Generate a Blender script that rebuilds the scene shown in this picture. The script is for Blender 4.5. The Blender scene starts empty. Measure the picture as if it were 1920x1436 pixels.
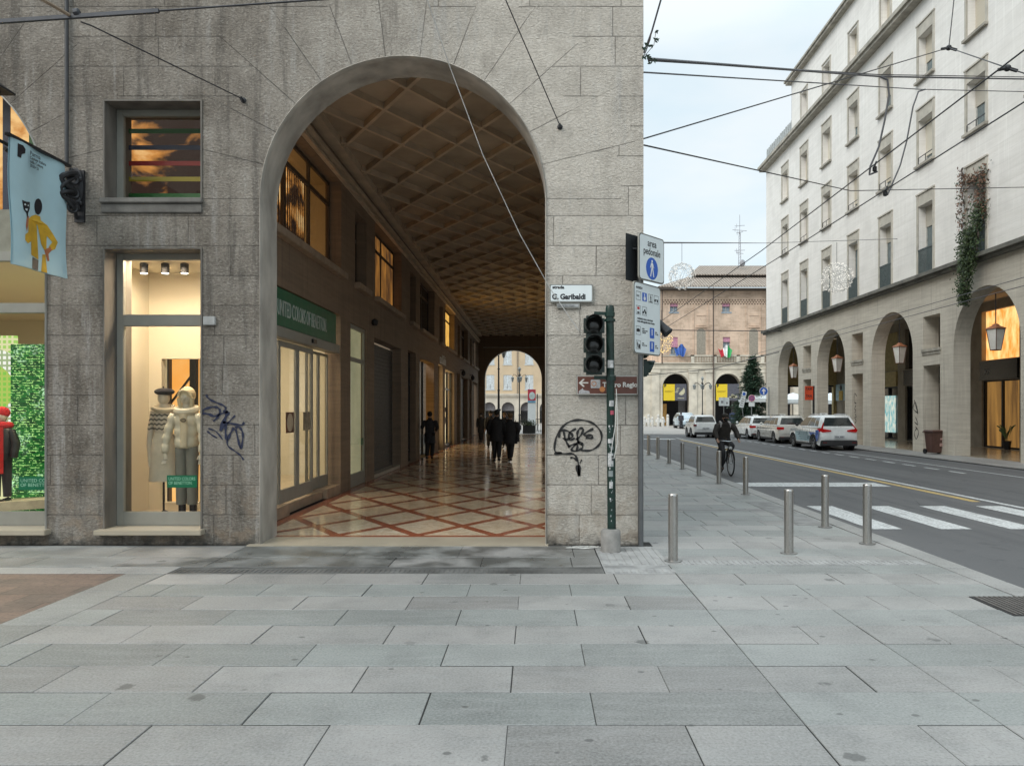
import bpy, bmesh, math, random
from mathutils import Vector, Matrix
from mathutils.geometry import tessellate_polygon
random.seed(7)
SC = bpy.context.scene
COL = SC.collection
R = math.radians
PI = math.pi
# ------------------------------------------------------------------ camera (level, rising-front lens as the phone's crop)
F, CX, CY, H = 1400.0, 1004.0, 768.0, 1.7
cd = bpy.data.cameras.new('camera'); cam = bpy.data.objects.new('camera', cd); COL.objects.link(cam)
cam.location = (0, 0, H); cam.rotation_euler = (R(90), 0, 0)
cd.sensor_width = 36; cd.lens = 36 * F / 1920
cd.shift_x = -(CX - 960) / 1920; cd.shift_y = (CY - 718) / 1920
cd.clip_start = 0.05; cd.clip_end = 1200
SC.camera = cam
# ------------------------------------------------------------------ world, sun, exposure
SUN_EL, SUN_AZ = 40, 226      # soft high sun behind cloud; az measured from +Y clockwise
w = bpy.data.worlds.new('World'); SC.world = w; w.use_nodes = True
nt = w.node_tree; nt.nodes.clear()
o_ = nt.nodes.new('ShaderNodeOutputWorld'); b1 = nt.nodes.new('ShaderNodeBackground'); b2 = nt.nodes.new('ShaderNodeBackground')
mx = nt.nodes.new('ShaderNodeMixShader'); sky = nt.nodes.new('ShaderNodeTexSky'); sky.sky_type = 'NISHITA'; sky.sun_disc = False
sky.sun_elevation = R(SUN_EL); sky.sun_rotation = R(SUN_AZ)
b1.inputs[1].default_value = 0.12
nt.links.new(sky.outputs[0], b1.inputs[0])
tc = nt.nodes.new('ShaderNodeTexCoord'); sx = nt.nodes.new('ShaderNodeSeparateXYZ'); nt.links.new(tc.outputs['Generated'], sx.inputs[0])
mp = nt.nodes.new('ShaderNodeMapping'); mp.inputs['Scale'].default_value = (1.0, 1.0, 2.6); nt.links.new(tc.outputs['Generated'], mp.inputs[0])
nz = nt.nodes.new('ShaderNodeTexNoise'); nz.inputs['Scale'].default_value = 2.2; nz.inputs['Detail'].default_value = 5; nt.links.new(mp.outputs[0], nz.inputs[0])
cr = nt.nodes.new('ShaderNodeValToRGB'); nt.links.new(nz.outputs[0], cr.inputs[0])
cr.color_ramp.elements[0].position = .40; cr.color_ramp.elements[0].color = (.70, .87, .96, 1)
cr.color_ramp.elements[1].position = .60; cr.color_ramp.elements[1].color = (.90, .97, .99, 1)
nt.links.new(cr.outputs[0], b2.inputs[0])
mr = nt.nodes.new('ShaderNodeMapRange'); nt.links.new(sx.outputs[2], mr.inputs[0])
mr.inputs[1].default_value = .42; mr.inputs[2].default_value = .95; mr.inputs[3].default_value = .74; mr.inputs[4].default_value = 1.75
nt.links.new(mr.outputs[0], b2.inputs[1])
mx.inputs[0].default_value = .88
nt.links.new(b1.outputs[0], mx.inputs[1]); nt.links.new(b2.outputs[0], mx.inputs[2]); nt.links.new(mx.outputs[0], o_.inputs[0])
sd = bpy.data.lights.new('sun', 'SUN'); so = bpy.data.objects.new('sun', sd); COL.objects.link(so)
sd.energy = 1.5; sd.angle = R(40); sd.color = (1, .955, .89)
so.rotation_euler = (R(90 - SUN_EL), 0, R(180 - SUN_AZ)); so.location = (0, 0, 30)
SC.view_settings.view_transform = 'Standard'; SC.view_settings.look = 'None'; SC.view_settings.exposure = 0.5; SC.view_settings.gamma = 1
SC.cycles.use_denoising = True
SC.cycles.max_bounces = 7; SC.cycles.diffuse_bounces = 4; SC.cycles.glossy_bounces = 3; SC.cycles.transparent_max_bounces = 16
SC.cycles.sample_clamp_indirect = 6

# ------------------------------------------------------------------ helpers
def P(px, py, Y):
    return Vector(((px - CX) / F * Y, Y, H + (CY - py) / F * Y))
def G(px, py, z=0.0):
    Y = F * (H - z) / (py - CY)
    return Vector(((px - CX) / F * Y, Y, z))
class NT:
    def __init__(s, name):
        s.m = bpy.data.materials.new(name); s.m.use_nodes = True; s.t = s.m.node_tree; s.t.nodes.clear()
        s.out = s.t.nodes.new('ShaderNodeOutputMaterial'); s.co = s.t.nodes.new('ShaderNodeTexCoord').outputs['Object']
    def node(s, typ, **k):
        n = s.t.nodes.new('ShaderNode' + typ)
        for a, v in k.items(): setattr(n, a, v)
        return n
    def put(s, sock, v):
        if v is None: return
        if isinstance(v, bpy.types.NodeSocket): s.t.links.new(v, sock)
        else:
            if hasattr(sock.default_value, '__len__') and len(sock.default_value) == 4 and len(v) == 3: v = (*v, 1)
            sock.default_value = v
    def ma(s, op, a, b=None, c=None):
        n = s.node('Math', operation=op)
        for i, v in enumerate((a, b, c)): s.put(n.inputs[i], v) if v is not None else None
        return n.outputs[0]
    def sep(s, v=None):
        n = s.node('SeparateXYZ'); s.put(n.inputs[0], v or s.co); return n.outputs
    def scaled(s, sc, v=None):
        n = s.node('Mapping'); s.put(n.inputs[0], v or s.co); n.inputs['Scale'].default_value = sc; return n.outputs[0]
    def noise(s, scale, detail=4, v=None, rough=.55, dist=0):
        n = s.node('TexNoise'); s.put(n.inputs['Vector'], v or s.co); n.inputs['Scale'].default_value = scale
        n.inputs['Detail'].default_value = detail; n.inputs['Roughness'].default_value = rough; n.inputs['Distortion'].default_value = dist
        return n.outputs[0]
    def vor(s, scale, v=None, feat='F1', outi=0):
        n = s.node('TexVoronoi', feature=feat); s.put(n.inputs['Vector'], v or s.co); n.inputs['Scale'].default_value = scale; return n.outputs[outi]
    def ramp(s, f, lo, hi, a=0.0, b=1.0):
        n = s.node('MapRange'); s.put(n.inputs[0], f); n.inputs[1].default_value = lo; n.inputs[2].default_value = hi
        n.inputs[3].default_value = a; n.inputs[4].default_value = b; return n.outputs[0]
    def mix(s, f, a, b, mode='MIX'):
        n = s.node('Mix', data_type='RGBA', blend_type=mode); s.put(n.inputs[0], f); s.put(n.inputs[6], a); s.put(n.inputs[7], b); return n.outputs[2]
    def mixc(s, f, a, b):
        return s.mix(f, a, b)
    def bump(s, h, strength, dist=.02, nrm=None):
        n = s.node('Bump'); s.put(n.inputs['Height'], h); n.inputs['Strength'].default_value = strength; n.inputs['Distance'].default_value = dist
        if nrm: s.put(n.inputs['Normal'], nrm)
        return n.outputs[0]
    def bsdf(s, col, rough=.6, metal=0, nrm=None, spec=None, coat=0):
        n = s.node('BsdfPrincipled'); s.put(n.inputs['Base Color'], col); s.put(n.inputs['Roughness'], rough); s.put(n.inputs['Metallic'], metal)
        if nrm: s.put(n.inputs['Normal'], nrm)
        if spec is not None: n.inputs['Specular IOR Level'].default_value = spec
        if coat: n.inputs['Coat Weight'].default_value = coat; n.inputs['Coat Roughness'].default_value = .05
        s.t.links.new(n.outputs[0], s.out.inputs[0]); s.b = n
        return s.m
def mul(c, k): return tuple(min(1, v * k) for v in c)
MC = {}
def M(name, col, rough=.6, metal=0, sc=6, var=.25, bs=40, bst=.15, emit=None, spec=None, coat=0, stretch=(1, 1, 1)):
    if name in MC: return MC[name]
    t = NT(name); v = t.scaled(stretch)
    f = t.ramp(t.noise(sc, 5, v), .3, .7)
    c = t.mix(f, mul(col, 1 - var), mul(col, 1 + var * .6))
    nr = t.bump(t.noise(bs, 3, v), bst, .01) if bst else None
    m = t.bsdf(c, t.ramp(t.noise(sc * 2, 3, v), .3, .7, rough * .85, min(1, rough * 1.12)), metal, nr, spec, coat)
    if emit: t.put(t.b.inputs['Emission Color'], emit[0]); t.b.inputs['Emission Strength'].default_value = emit[1]
    MC[name] = m
    return m
def glass(name, tint=(.9, .95, .93), refl=.0):
    t = NT(name); tr = t.node('BsdfTransparent'); gl = t.node('BsdfGlossy'); gl.inputs['Roughness'].default_value = .02
    t.put(tr.inputs[0], tint); fr = t.node('Fresnel'); fr.inputs[0].default_value = 1.5
    ms = t.node('MixShader'); geo = t.node('NewGeometry'); t.put(ms.inputs[0], t.ma('MULTIPLY', t.ma('ADD', t.ma('MULTIPLY', fr.outputs[0], .85), refl), t.ma('SUBTRACT', 1, geo.outputs['Backfacing']))); t.t.links.new(tr.outputs[0], ms.inputs[1]); t.t.links.new(gl.outputs[0], ms.inputs[2])
    t.t.links.new(ms.outputs[0], t.out.inputs[0]); MC[name] = t.m
    return t.m

class MB:
    def __init__(s, off=(0, 0, 0)):
        s.v = []; s.f = []; s.mi = []; s.off = Vector(off)
    def add(s, vs, fs, mi=0):
        n = len(s.v); s.v += [Vector(p) - s.off for p in vs]
        for f in fs: s.f.append([n + i for i in f]); s.mi.append(mi)
        return s
    def box(s, x0, x1, y0, y1, z0, z1, mi=0, mat=None):
        vs = [Vector(p) for p in ((x0, y0, z0), (x1, y0, z0), (x1, y1, z0), (x0, y1, z0), (x0, y0, z1), (x1, y0, z1), (x1, y1, z1), (x0, y1, z1))]
        if mat: vs = [mat @ p for p in vs]
        return s.add(vs, [(3, 2, 1, 0), (4, 5, 6, 7), (0, 1, 5, 4), (1, 2, 6, 5), (2, 3, 7, 6), (3, 0, 4, 7)], mi)
    def bar(s, a, b, wd, ht, mi=0, up=(0, 0, 1)):
        a, b = Vector(a), Vector(b); d = (b - a); L = d.length; d.normalize(); up = Vector(up)
        sd_ = d.cross(up)
        if sd_.length < 1e-4: sd_ = d.cross(Vector((1, 0, 0)))
        sd_.normalize(); u = sd_.cross(d)
        m = Matrix((sd_, d, u)).transposed().to_4x4(); m.translation = a
        return s.box(-wd / 2, wd / 2, 0, L, -ht / 2, ht / 2, mi, m)
    def tube(s, pts, r, seg=8, mi=0, cap=True, closed=False):
        pts = [Vector(p) for p in pts]; n = len(pts); rr = r if hasattr(r, '__len__') else [r] * n
        vs = []; fs = []; pn = None
        for i, p in enumerate(pts):
            if closed: d = pts[(i + 1) % n] - pts[i - 1]
            else: d = pts[min(i + 1, n - 1)] - pts[max(i - 1, 0)]
            if d.length < 1e-9: d = Vector((0, 0, 1))
            d.normalize()
            if pn is None:
                pn = d.cross(Vector((0, 0, 1)))
                if pn.length < .05: pn = d.cross(Vector((1, 0, 0)))
            pn = pn - d * pn.dot(d); pn.normalize(); q = d.cross(pn)
            for k in range(seg):
                a = 2 * PI * k / seg; vs.append(p + (pn * math.cos(a) + q * math.sin(a)) * rr[i])
        m = n if closed else n - 1
        for i in range(m):
            for k in range(seg):
                j = (i + 1) % n
                fs.append((i * seg + k, i * seg + (k + 1) % seg, j * seg + (k + 1) % seg, j * seg + k))
        if cap and not closed: fs.append(tuple(range(seg))[::-1]); fs.append(tuple((n - 1) * seg + k for k in range(seg)))
        return s.add(vs, fs, mi)
    def lathe(s, c, prof, seg=16, mi=0, mat=None, sx=1, sy=1):
        vs = []; fs = []; c = Vector(c)
        for r, z in prof:
            for k in range(seg):
                a = 2 * PI * k / seg; p = Vector((r * sx * math.cos(a), r * sy * math.sin(a), z)); vs.append(c + (mat @ p if mat else p))
        for i in range(len(prof) - 1):
            for k in range(seg): fs.append((i * seg + k, i * seg + (k + 1) % seg, (i + 1) * seg + (k + 1) % seg, (i + 1) * seg + k))
        fs.append(tuple(range(seg))[::-1]); fs.append(tuple((len(prof) - 1) * seg + k for k in range(seg)))
        return s.add(vs, fs, mi)
    def loft(s, secs, mi=0, cap=True):
        n = len(secs[0]); vs = [p for q in secs for p in q]; fs = []
        for i in range(len(secs) - 1):
            for k in range(n): fs.append((i * n + k, i * n + (k + 1) % n, (i + 1) * n + (k + 1) % n, (i + 1) * n + k))
        if cap: fs.append(tuple(range(n))[::-1]); fs.append(tuple((len(secs) - 1) * n + k for k in range(n)))
        return s.add(vs, fs, mi)
    def sphere(s, c, r, seg=14, rings=9, mi=0, sc=(1, 1, 1)):
        prof = [(r * math.sin(PI * (i + .02) / (rings + .04)), -r * math.cos(PI * (i + .02) / (rings + .04)) * sc[2]) for i in range(rings + 1)]
        return s.lathe(c, prof, seg, mi, None, sc[0], sc[1])
    def plate(s, loops, fn, t, mi=0, mih=None, back=True):
        """flat plate with holes: loops of (u,v); fn(u,v,d)->xyz; t thickness"""
        mih = mi if mih is None else mih
        flat = [p for l in loops for p in l]
        tris = tessellate_polygon([[Vector((p[0], p[1], 0)) for p in l] for l in loops])
        n = len(flat); vs = [fn(p[0], p[1], 0) for p in flat] + [fn(p[0], p[1], t) for p in flat]
        s.add(vs, [tuple(tr) for tr in tris] + ([tuple(n + i for i in reversed(tr)) for tr in tris] if back else []), mi)
        k = 0
        for li, l in enumerate(loops):
            m = len(l); vv = [fn(p[0], p[1], 0) for p in l] + [fn(p[0], p[1], t) for p in l]
            s.add(vv, [(i, (i + 1) % m, m + (i + 1) % m, m + i) for i in range(m)], mi if li == 0 else mih)
        return s
    def mark(s):
        if not hasattr(s, 'marks'): s.marks = []
        s.marks.append(len(s.f)); return s
    def build_each(s, name, mats, parent=None, **k):
        ms_ = sorted(set([0] + s.marks + [len(s.f)])); out = []
        for a, b in zip(ms_, ms_[1:]):
            used = sorted({i for f in s.f[a:b] for i in f}); ix = {v: i for i, v in enumerate(used)}; q = MB(); q.v = [s.v[i] for i in used]; q.f = [[ix[i] for i in f] for f in s.f[a:b]]; q.mi = s.mi[a:b]
            out.append(q.build(name, mats, parent, **k))
        return out
    def build(s, name, mats, parent=None, smooth=False, bevel=0, label=None, cat=None, group=None, kind=None, loc=None, merge=True, seg=2, autos=None):
        me = bpy.data.meshes.new(name); me.from_pydata([tuple(p) for p in s.v], [], s.f)
        if not isinstance(mats, (list, tuple)): mats = [mats]
        for m in mats: me.materials.append(m)
        for i, p in enumerate(me.polygons): p.material_index = s.mi[i]
        bm = bmesh.new(); bm.from_mesh(me)
        if merge: bmesh.ops.remove_doubles(bm, verts=bm.verts, dist=1e-5)
        bmesh.ops.recalc_face_normals(bm, faces=bm.faces)
        if bevel:
            es = [e for e in bm.edges if len(e.link_faces) == 2 and e.calc_face_angle(0) > R(28)]
            bmesh.ops.bevel(bm, geom=es, offset=bevel, segments=seg, affect='EDGES', clamp_overlap=True)
        if smooth:
            for f in bm.faces: f.smooth = True
        bm.to_mesh(me); bm.free()
        if smooth:
            me.set_sharp_from_angle(angle=R(autos or 40))
        o = bpy.data.objects.new(name, me); COL.objects.link(o)
        if parent: o.parent = parent
        if loc is not None: o.location = loc
        tag(o, label, cat, group, kind)
        return o
def tag(o, label=None, cat=None, group=None, kind=None):
    if label: o['label'] = label
    if cat: o['category'] = cat
    if group: o['group'] = group
    if kind: o['kind'] = kind
    return o
def thing(name, label, cat, loc=(0, 0, 0), rotz=0, group=None, kind=None):
    o = bpy.data.objects.new(name, None); o.empty_display_size = .2; COL.objects.link(o); o.location = loc; o.rotation_euler = (0, 0, rotz)
    return tag(o, label, cat, group, kind)
def copy_tree(o, parent=None, label=None, loc=None, rotz=None):
    c = o.copy(); COL.objects.link(c); c.parent = parent
    if label: c['label'] = label
    if loc is not None: c.location = loc
    if rotz is not None: c.rotation_euler = (0, 0, rotz)
    for ch in list(o.children): copy_tree(ch, c)
    return c
def arch(xc, wd, z0, spring, n=28):
    r = wd / 2; return [(xc - r, z0), (xc + r, z0)] + [(xc + r * math.cos(PI * i / n), spring + r * math.sin(PI * i / n)) for i in range(n + 1)]
def rect(x0, x1, z0, z1): return [(x0, z0), (x1, z0), (x1, z1), (x0, z1)]
def text(s, size, mw, mat, parent=None, name='lettering', ext=.002, xs=1.0, align='LEFT', bold=0.0, spacing=1.0):
    """mw: 4x4 placing the text plane (x right, y up)"""
    cu = bpy.data.curves.new(name, 'FONT'); cu.body = s; cu.size = size; cu.extrude = ext; cu.align_x = align; cu.offset = bold; cu.resolution_u = 3
    cu.space_character = spacing; cu.space_line = .95
    o = bpy.data.objects.new('tmp', cu); COL.objects.link(o); bpy.context.view_layer.update()
    me = bpy.data.meshes.new_from_object(o.evaluated_get(bpy.context.evaluated_depsgraph_get())); bpy.data.objects.remove(o)
    me.transform(mw @ Matrix.Diagonal((xs, 1, 1, 1))); me.materials.clear(); me.materials.append(mat); me.name = name
    q = bpy.data.objects.new(name, me); COL.objects.link(q); q.parent = parent
    return q
def frame(o, x, y):
    """4x4 with origin o, local x dir, local y dir"""
    x = Vector(x).normalized(); y = Vector(y); y = (y - x * y.dot(x)).normalized(); z = x.cross(y)
    m = Matrix((x, y, z)).transposed().to_4x4(); m.translation = Vector(o); return m
def ribbon(mb, pts, wd, fn, mi=0, t=.003):
    """painted stroke: pts (u,v[,w]) smoothed, on plane fn(u,v,d)"""
    q = []
    n = len(pts)
    for i in range(n - 1):
        p0 = pts[max(i - 1, 0)]; p1 = pts[i]; p2 = pts[i + 1]; p3 = pts[min(i + 2, n - 1)]
        for k in range(6):
            a = k / 6.0
            q.append(tuple(.5 * ((2 * p1[j]) + (-p0[j] + p2[j]) * a + (2 * p0[j] - 5 * p1[j] + 4 * p2[j] - p3[j]) * a * a + (-p0[j] + 3 * p1[j] - 3 * p2[j] + p3[j]) * a ** 3) for j in range(2)))
    q.append(tuple(pts[-1][:2]))
    wd = wd * 1.2
    L = []; Rr = []
    for i, p in enumerate(q):
        a = q[max(i - 1, 0)]; b = q[min(i + 1, len(q) - 1)]; dx, dy = b[0] - a[0], b[1] - a[1]; l = math.hypot(dx, dy) or 1
        ww = wd / 2 * (.85 + .3 * math.sin(i * .9)); L.append((p[0] - dy / l * ww, p[1] + dx / l * ww)); Rr.append((p[0] + dy / l * ww, p[1] - dx / l * ww))
    vs = []; fs = []
    for a, b in zip(L, Rr): vs += [fn(a[0], a[1], t), fn(b[0], b[1], t)]
    for i in range(len(q) - 1): fs.append((2 * i, 2 * i + 1, 2 * i + 3, 2 * i + 2))
    mb.add(vs, fs, mi)
def wire(name, label, pts, r, mat, cat='wire', sag=0, group=None):
    pts = [Vector(p) for p in pts]; q = []
    for i in range(len(pts) - 1):
        n = 10 if sag else 4
        for k in range(n): a = k / n; q.append(pts[i].lerp(pts[i + 1], a) - Vector((0, 0, sag * 4 * a * (1 - a))))
    q.append(pts[-1]); L = Vector(pts[0]); m = MB(L); m.tube(q, r, 6)
    o = m.build(name, mat, None, smooth=True, label=label, cat=cat, group=group); o.location = L
    return o
# ------------------------------------------------------------------ materials
def facade_mat():
    t = NT('rusticated_limestone'); x, y, z = t.sep(); x = t.ma('SUBTRACT', x, 1.67)
    xm = t.ma('SUBTRACT', t.ma('FLOORED_MODULO', t.ma('ADD', x, 1.67 + 3.145), 6.29), 3.145)
    zz = t.ma('SUBTRACT', z, 4.35); r = t.ma('SQRT', t.ma('ADD', t.ma('MULTIPLY', xm, xm), t.ma('MULTIPLY', zz, zz)))
    ang = t.ma('ARCTAN2', zz, xm); n = 13
    fa = t.ma('FRACT', t.ma('ADD', t.ma('DIVIDE', ang, PI / n), 20))
    da = t.ma('MULTIPLY', t.ma('MINIMUM', fa, t.ma('SUBTRACT', 1, fa)), t.ma('MULTIPLY', r, PI / n))
    inz = t.ma('MULTIPLY', t.ma('GREATER_THAN', zz, 0.0), t.ma('LESS_THAN', r, t.ma('ADD', 2.75, t.ma('MULTIPLY', .35, t.ma('SINE', t.ma('MULTIPLY', t.ma('FLOOR', t.ma('DIVIDE', ang, PI / n)), 2.3))))))
    row = t.ma('FLOOR', t.ma('DIVIDE', z, .376)); fz = t.ma('FRACT', t.ma('DIVIDE', z, .376))
    dz = t.ma('MULTIPLY', t.ma('MINIMUM', fz, t.ma('SUBTRACT', 1, fz)), .376)
    wn = t.node('TexWhiteNoise', noise_dimensions='1D'); t.put(wn.inputs['W'], row)
    xr = t.ma('DIVIDE', t.ma('ADD', t.ma('ADD', x, y), t.ma('MULTIPLY', wn.outputs[0], 3)), 1.15)
    fx = t.ma('FRACT', xr); dx = t.ma('MULTIPLY', t.ma('MINIMUM', fx, t.ma('SUBTRACT', 1, fx)), 1.15)
    dj = t.ma('MINIMUM', dz, dx); d = t.ma('ADD', t.ma('MULTIPLY', inz, da), t.ma('MULTIPLY', t.ma('SUBTRACT', 1, inz), dj))
    wob = t.noise(9, 3); joint = t.ramp(t.ma('ADD', d, t.ma('MULTIPLY', wob, -.004)), .0005, .0045, 1, 0)
    cell = t.node('TexWhiteNoise', noise_dimensions='2D'); cb = t.node('CombineXYZ'); t.put(cb.inputs[0], t.ma('FLOOR', xr)); t.put(cb.inputs[1], row); t.put(cell.inputs[0], cb.outputs[0])
    v = t.scaled((1, 1, 1.6)); n1 = t.noise(27, 6, v, .68, .7); n2 = t.noise(1.3, 6); n3 = t.noise(2.6, 6, t.scaled((2.0, 2.0, .16)), .65); n4 = t.noise(110, 3)
    soot_shade = t.ma('ADD', t.ma('MULTIPLY', t.ramp(n2, .3, .7), .45), t.ramp(t.ma('ADD', x, t.ma('MULTIPLY', n2, 2.0)), -2.8, 1.2, .6, -.25))  # blotchy soot plus the dimmer light at left, both put into the colour
    soot_shade = t.ma('MINIMUM', t.ma('MAXIMUM', soot_shade, 0), 1); c = t.mix(soot_shade, (.66, .605, .53), (.16, .135, .107))
    c = t.mix(t.ramp(cell.outputs[0], 0, 1, 0, .5), c, t.mix(soot_shade, (.47, .43, .375), (.27, .235, .195))); blo = t.noise(4.2, 5, rough=.6); c = t.mix(t.ramp(blo, .5, .68, 0, .5), c, t.mix(soot_shade, (.40, .36, .31), (.10, .085, .07))); c = t.mix(t.ramp(blo, .46, .3, 0, .35), c, t.mix(soot_shade, (.72, .68, .62), (.34, .31, .27)))
    c = t.mix(t.ma('MULTIPLY', t.ramp(n3, .55, .66), t.ramp(n2, .4, .6, .25, .75)), c, (.46, .44, .41))
    c = t.mix(t.ma('MULTIPLY', t.ma('MULTIPLY', t.ramp(n3, .46, .36), t.ramp(soot_shade, 0, .6, .15, .6)), 1), c, (.085, .075, .064))
    c = t.mix(t.ma('MULTIPLY', t.ramp(n1, .54, .34), t.ramp(soot_shade, 0, 1, .38, .62)), c, t.mix(soot_shade, (.22, .195, .165), (.055, .045, .036)))
    c = t.mix(t.ma('MULTIPLY', t.ramp(n1, .54, .70), .6), c, t.mix(soot_shade, (.68, .65, .60), (.42, .39, .34)))
    low = t.ma('MULTIPLY', t.ramp(z, 1.3, .1), t.ramp(t.noise(4.5, 4), .48, .62)); c = t.mix(t.ma('MULTIPLY', low, .45), c, (.33, .24, .16))
    base = t.ma('MULTIPLY', t.ramp(z, .16, .0), t.ramp(t.noise(7, 4), .35, .6)); c = t.mix(base, c, (.05, .05, .045))
    c = t.mix(t.ma('MULTIPLY', joint, t.ramp(t.noise(2.3, 4), .35, .6, .1, .6)), c, (.07, .062, .053))
    h = t.ma('ADD', t.ma('MULTIPLY', n1, 1.0), t.ma('ADD', t.ma('MULTIPLY', n4, .25), t.ma('MULTIPLY', joint, -1.2)))
    m = t.bsdf(c, .85, 0, t.bump(h, .9, .04)); return m
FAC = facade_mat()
SMOOTH = M('smooth_limestone', (.42, .39, .345), .75, sc=3, var=.4, bs=60, bst=.25, stretch=(1, 1, .5))
def trav(name, c1, c2, c3, sc=1.0, joints=None):
    t = NT(name); x, y, z = t.sep(); v = t.scaled((.6, .6, 9)); a = t.noise(1.2 * sc, 5, v, .6, .4); b = t.noise(14 * sc, 4, t.scaled((.5, .5, 5))); e = t.noise(.7, 4)
    c = t.mix(t.ramp(a, .35, .65), c1, c2); c = t.mix(t.ma('MULTIPLY', t.ramp(b, .55, .75), .5), c, c3); c = t.mix(t.ma('MULTIPLY', t.ramp(e, .45, .7), .35), c, mul(c1, .72))
    st = t.noise(2.2, 4, t.scaled((3, 3, .15))); c = t.mix(t.ma('MULTIPLY', t.ramp(st, .55, .75), .35), c, mul(c2, 1.3)); st2 = t.noise(3.4, 5, t.scaled((2.5, 2.5, .12))); c = t.mix(t.ma('MULTIPLY', t.ramp(st2, .56, .70), .12 if joints else .4), c, mul(c3, .78))
    if joints:
        fz = t.ma('FRACT', t.ma('DIVIDE', z, joints)); d = t.ma('MINIMUM', fz, t.ma('SUBTRACT', 1, fz)); j = t.ramp(d, .0, .03, 1, 0); c = t.mix(t.ma('MULTIPLY', j, .25), c, mul(c3, .6))
    return t.bsdf(c, .75, 0, t.bump(b, .2, .01))
TRAV = trav('travertine', (.47, .43, .365), (.58, .54, .46), (.31, .275, .225))
PLAS = trav('pale_stone_cladding', (.72, .695, .655), (.79, .765, .73), (.60, .58, .545), .6, joints=.34)
TRIM = M('weathered_stone_trim', (.36, .335, .285), .8, sc=3, var=.35, bs=30, bst=.3)
LEDGE = M('mossy_ledge_stone', (.16, .155, .135), .9, sc=2.5, var=.45, bs=30, bst=.5)
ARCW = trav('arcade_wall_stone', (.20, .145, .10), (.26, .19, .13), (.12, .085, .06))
CEIL = M('coffered_plaster', (.56, .45, .33), .85, sc=2.2, var=.22, bs=50, bst=.1)
METAL = M('grey_anodised_metal', (.29, .285, .25), .45, .15, var=.08, bst=0)
DARKM = M('dark_iron', (.03, .03, .033), .5, .4, var=.3, bst=.1)
BLACK = M('black_shopfront', (.012, .012, .014), .25, 0, var=.2, bst=0)
STEEL = M('brushed_steel', (.50, .48, .455), .3, 1, sc=30, var=.15, bs=200, bst=.05, stretch=(6, 6, .3))
GREEN = M('green_shop_sign', (.005, .13, .06), .35, var=.1, bst=0)
WHITE = M('white_paint', (.8, .8, .78), .5, var=.06, bst=0)
SIGNW = M('white_sign_face', (.72, .77, .78), .35, var=.04, bst=0)
INK = M('black_ink', (.015, .015, .02), .5, var=.1, bst=0)
BLUE = M('blue_sign_face', (.03, .12, .5), .35, var=.05, bst=0)
RED = M('red_sign_face', (.55, .03, .03), .4, var=.05, bst=0)
CREAM = M('cream_shop_wall', (.66, .61, .49), .8, sc=1, var=.06, bst=0)
GL = glass('shop_glass', (.97, .965, .94), .02)
DGL = M('dark_window_glass', (.02, .025, .03), .06, 0, var=.2, bst=0, spec=.8)
def lit(name, c1, c2, strength, sc=3, stretch=(1, 1, 1)):
    t = NT(name); f = t.ramp(t.noise(sc, 4, t.scaled(stretch)), .35, .65); e = t.node('Emission'); t.put(e.inputs[0], t.mix(f, c1, c2)); e.inputs[1].default_value = strength
    t.t.links.new(e.outputs[0], t.out.inputs[0]); MC[name] = t.m; return t.m
# ================================================================== GROUND
def slab_mat():
    t = NT('stone_paving'); at = t.node('Attribute'); at.attribute_name = 'tone'; r, g, b = t.sep(at.outputs['Color'])
    n1 = t.noise(.9, 5); n2 = t.noise(60, 3, rough=.7); n3 = t.noise(5, 5, t.scaled((.35, 2.2, 1)), .6); n5 = t.noise(2.2, 4)
    c = t.mix(g, (.285, .273, .262), (.215, .235, .225))
    c = t.mix(t.ramp(r, .1, 1, .0, .62), c, (.125, .12, .114)); c = t.mix(t.ramp(r, .12, -.3, .0, .6), c, (.40, .395, .38)); n6 = t.noise(1.6, 6, t.scaled((1, 1, 1)), .7); c = t.mix(t.ramp(n6, .48, .70, 0, .5), c, (.105, .108, .105)); c = t.mix(t.ramp(n3, .45, .7, 0, .35), c, (.32, .32, .315))
    c = t.mix(t.ramp(n1, .42, .62, 0, .3), c, (.13, .138, .135)); c = t.mix(t.ramp(n2, .42, .75, 0, .4), c, (.46, .46, .45)); c = t.mix(t.ramp(n2, .45, .25, 0, .4), c, (.07, .07, .07))
    wet = t.ma('MULTIPLY', b, t.ramp(n5, .38, .6)); c = t.mix(t.ma('MULTIPLY', wet, .72), c, (.055, .058, .055))
    x, y, z = t.sep(); vo = t.vor(1.7); sp = t.ma('MULTIPLY', t.ramp(t.ma('ADD', vo, t.ma('MULTIPLY', t.noise(18, 3), .16)), .175, .15, 0, 1), t.ramp(t.noise(.6, 2), .36, .44))
    c = t.mix(t.ma('MULTIPLY', sp, .6), c, (.05, .052, .05))
    vo2 = t.vor(3.1, t.scaled((1, 1.3, 1))); s2 = t.ramp(vo2, .085, .06, 0, 1); vo3 = t.vor(4.3, t.scaled((1.2, 1, 1))); c = t.mix(t.ramp(vo3, .045, .03, 0, .45), c, (.42, .41, .39)); c = t.mix(t.ma('MULTIPLY', s2, .65), c, (.06, .06, .06))
    rg = t.ma('SUBTRACT', t.ramp(n1, .3, .7, .62, .5), t.ma('MULTIPLY', wet, .28))
    return t.bsdf(c, rg, 0, t.bump(t.ma('ADD', n2, t.ma('MULTIPLY', n3, .6)), .3, .008))
SLAB = slab_mat()
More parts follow.
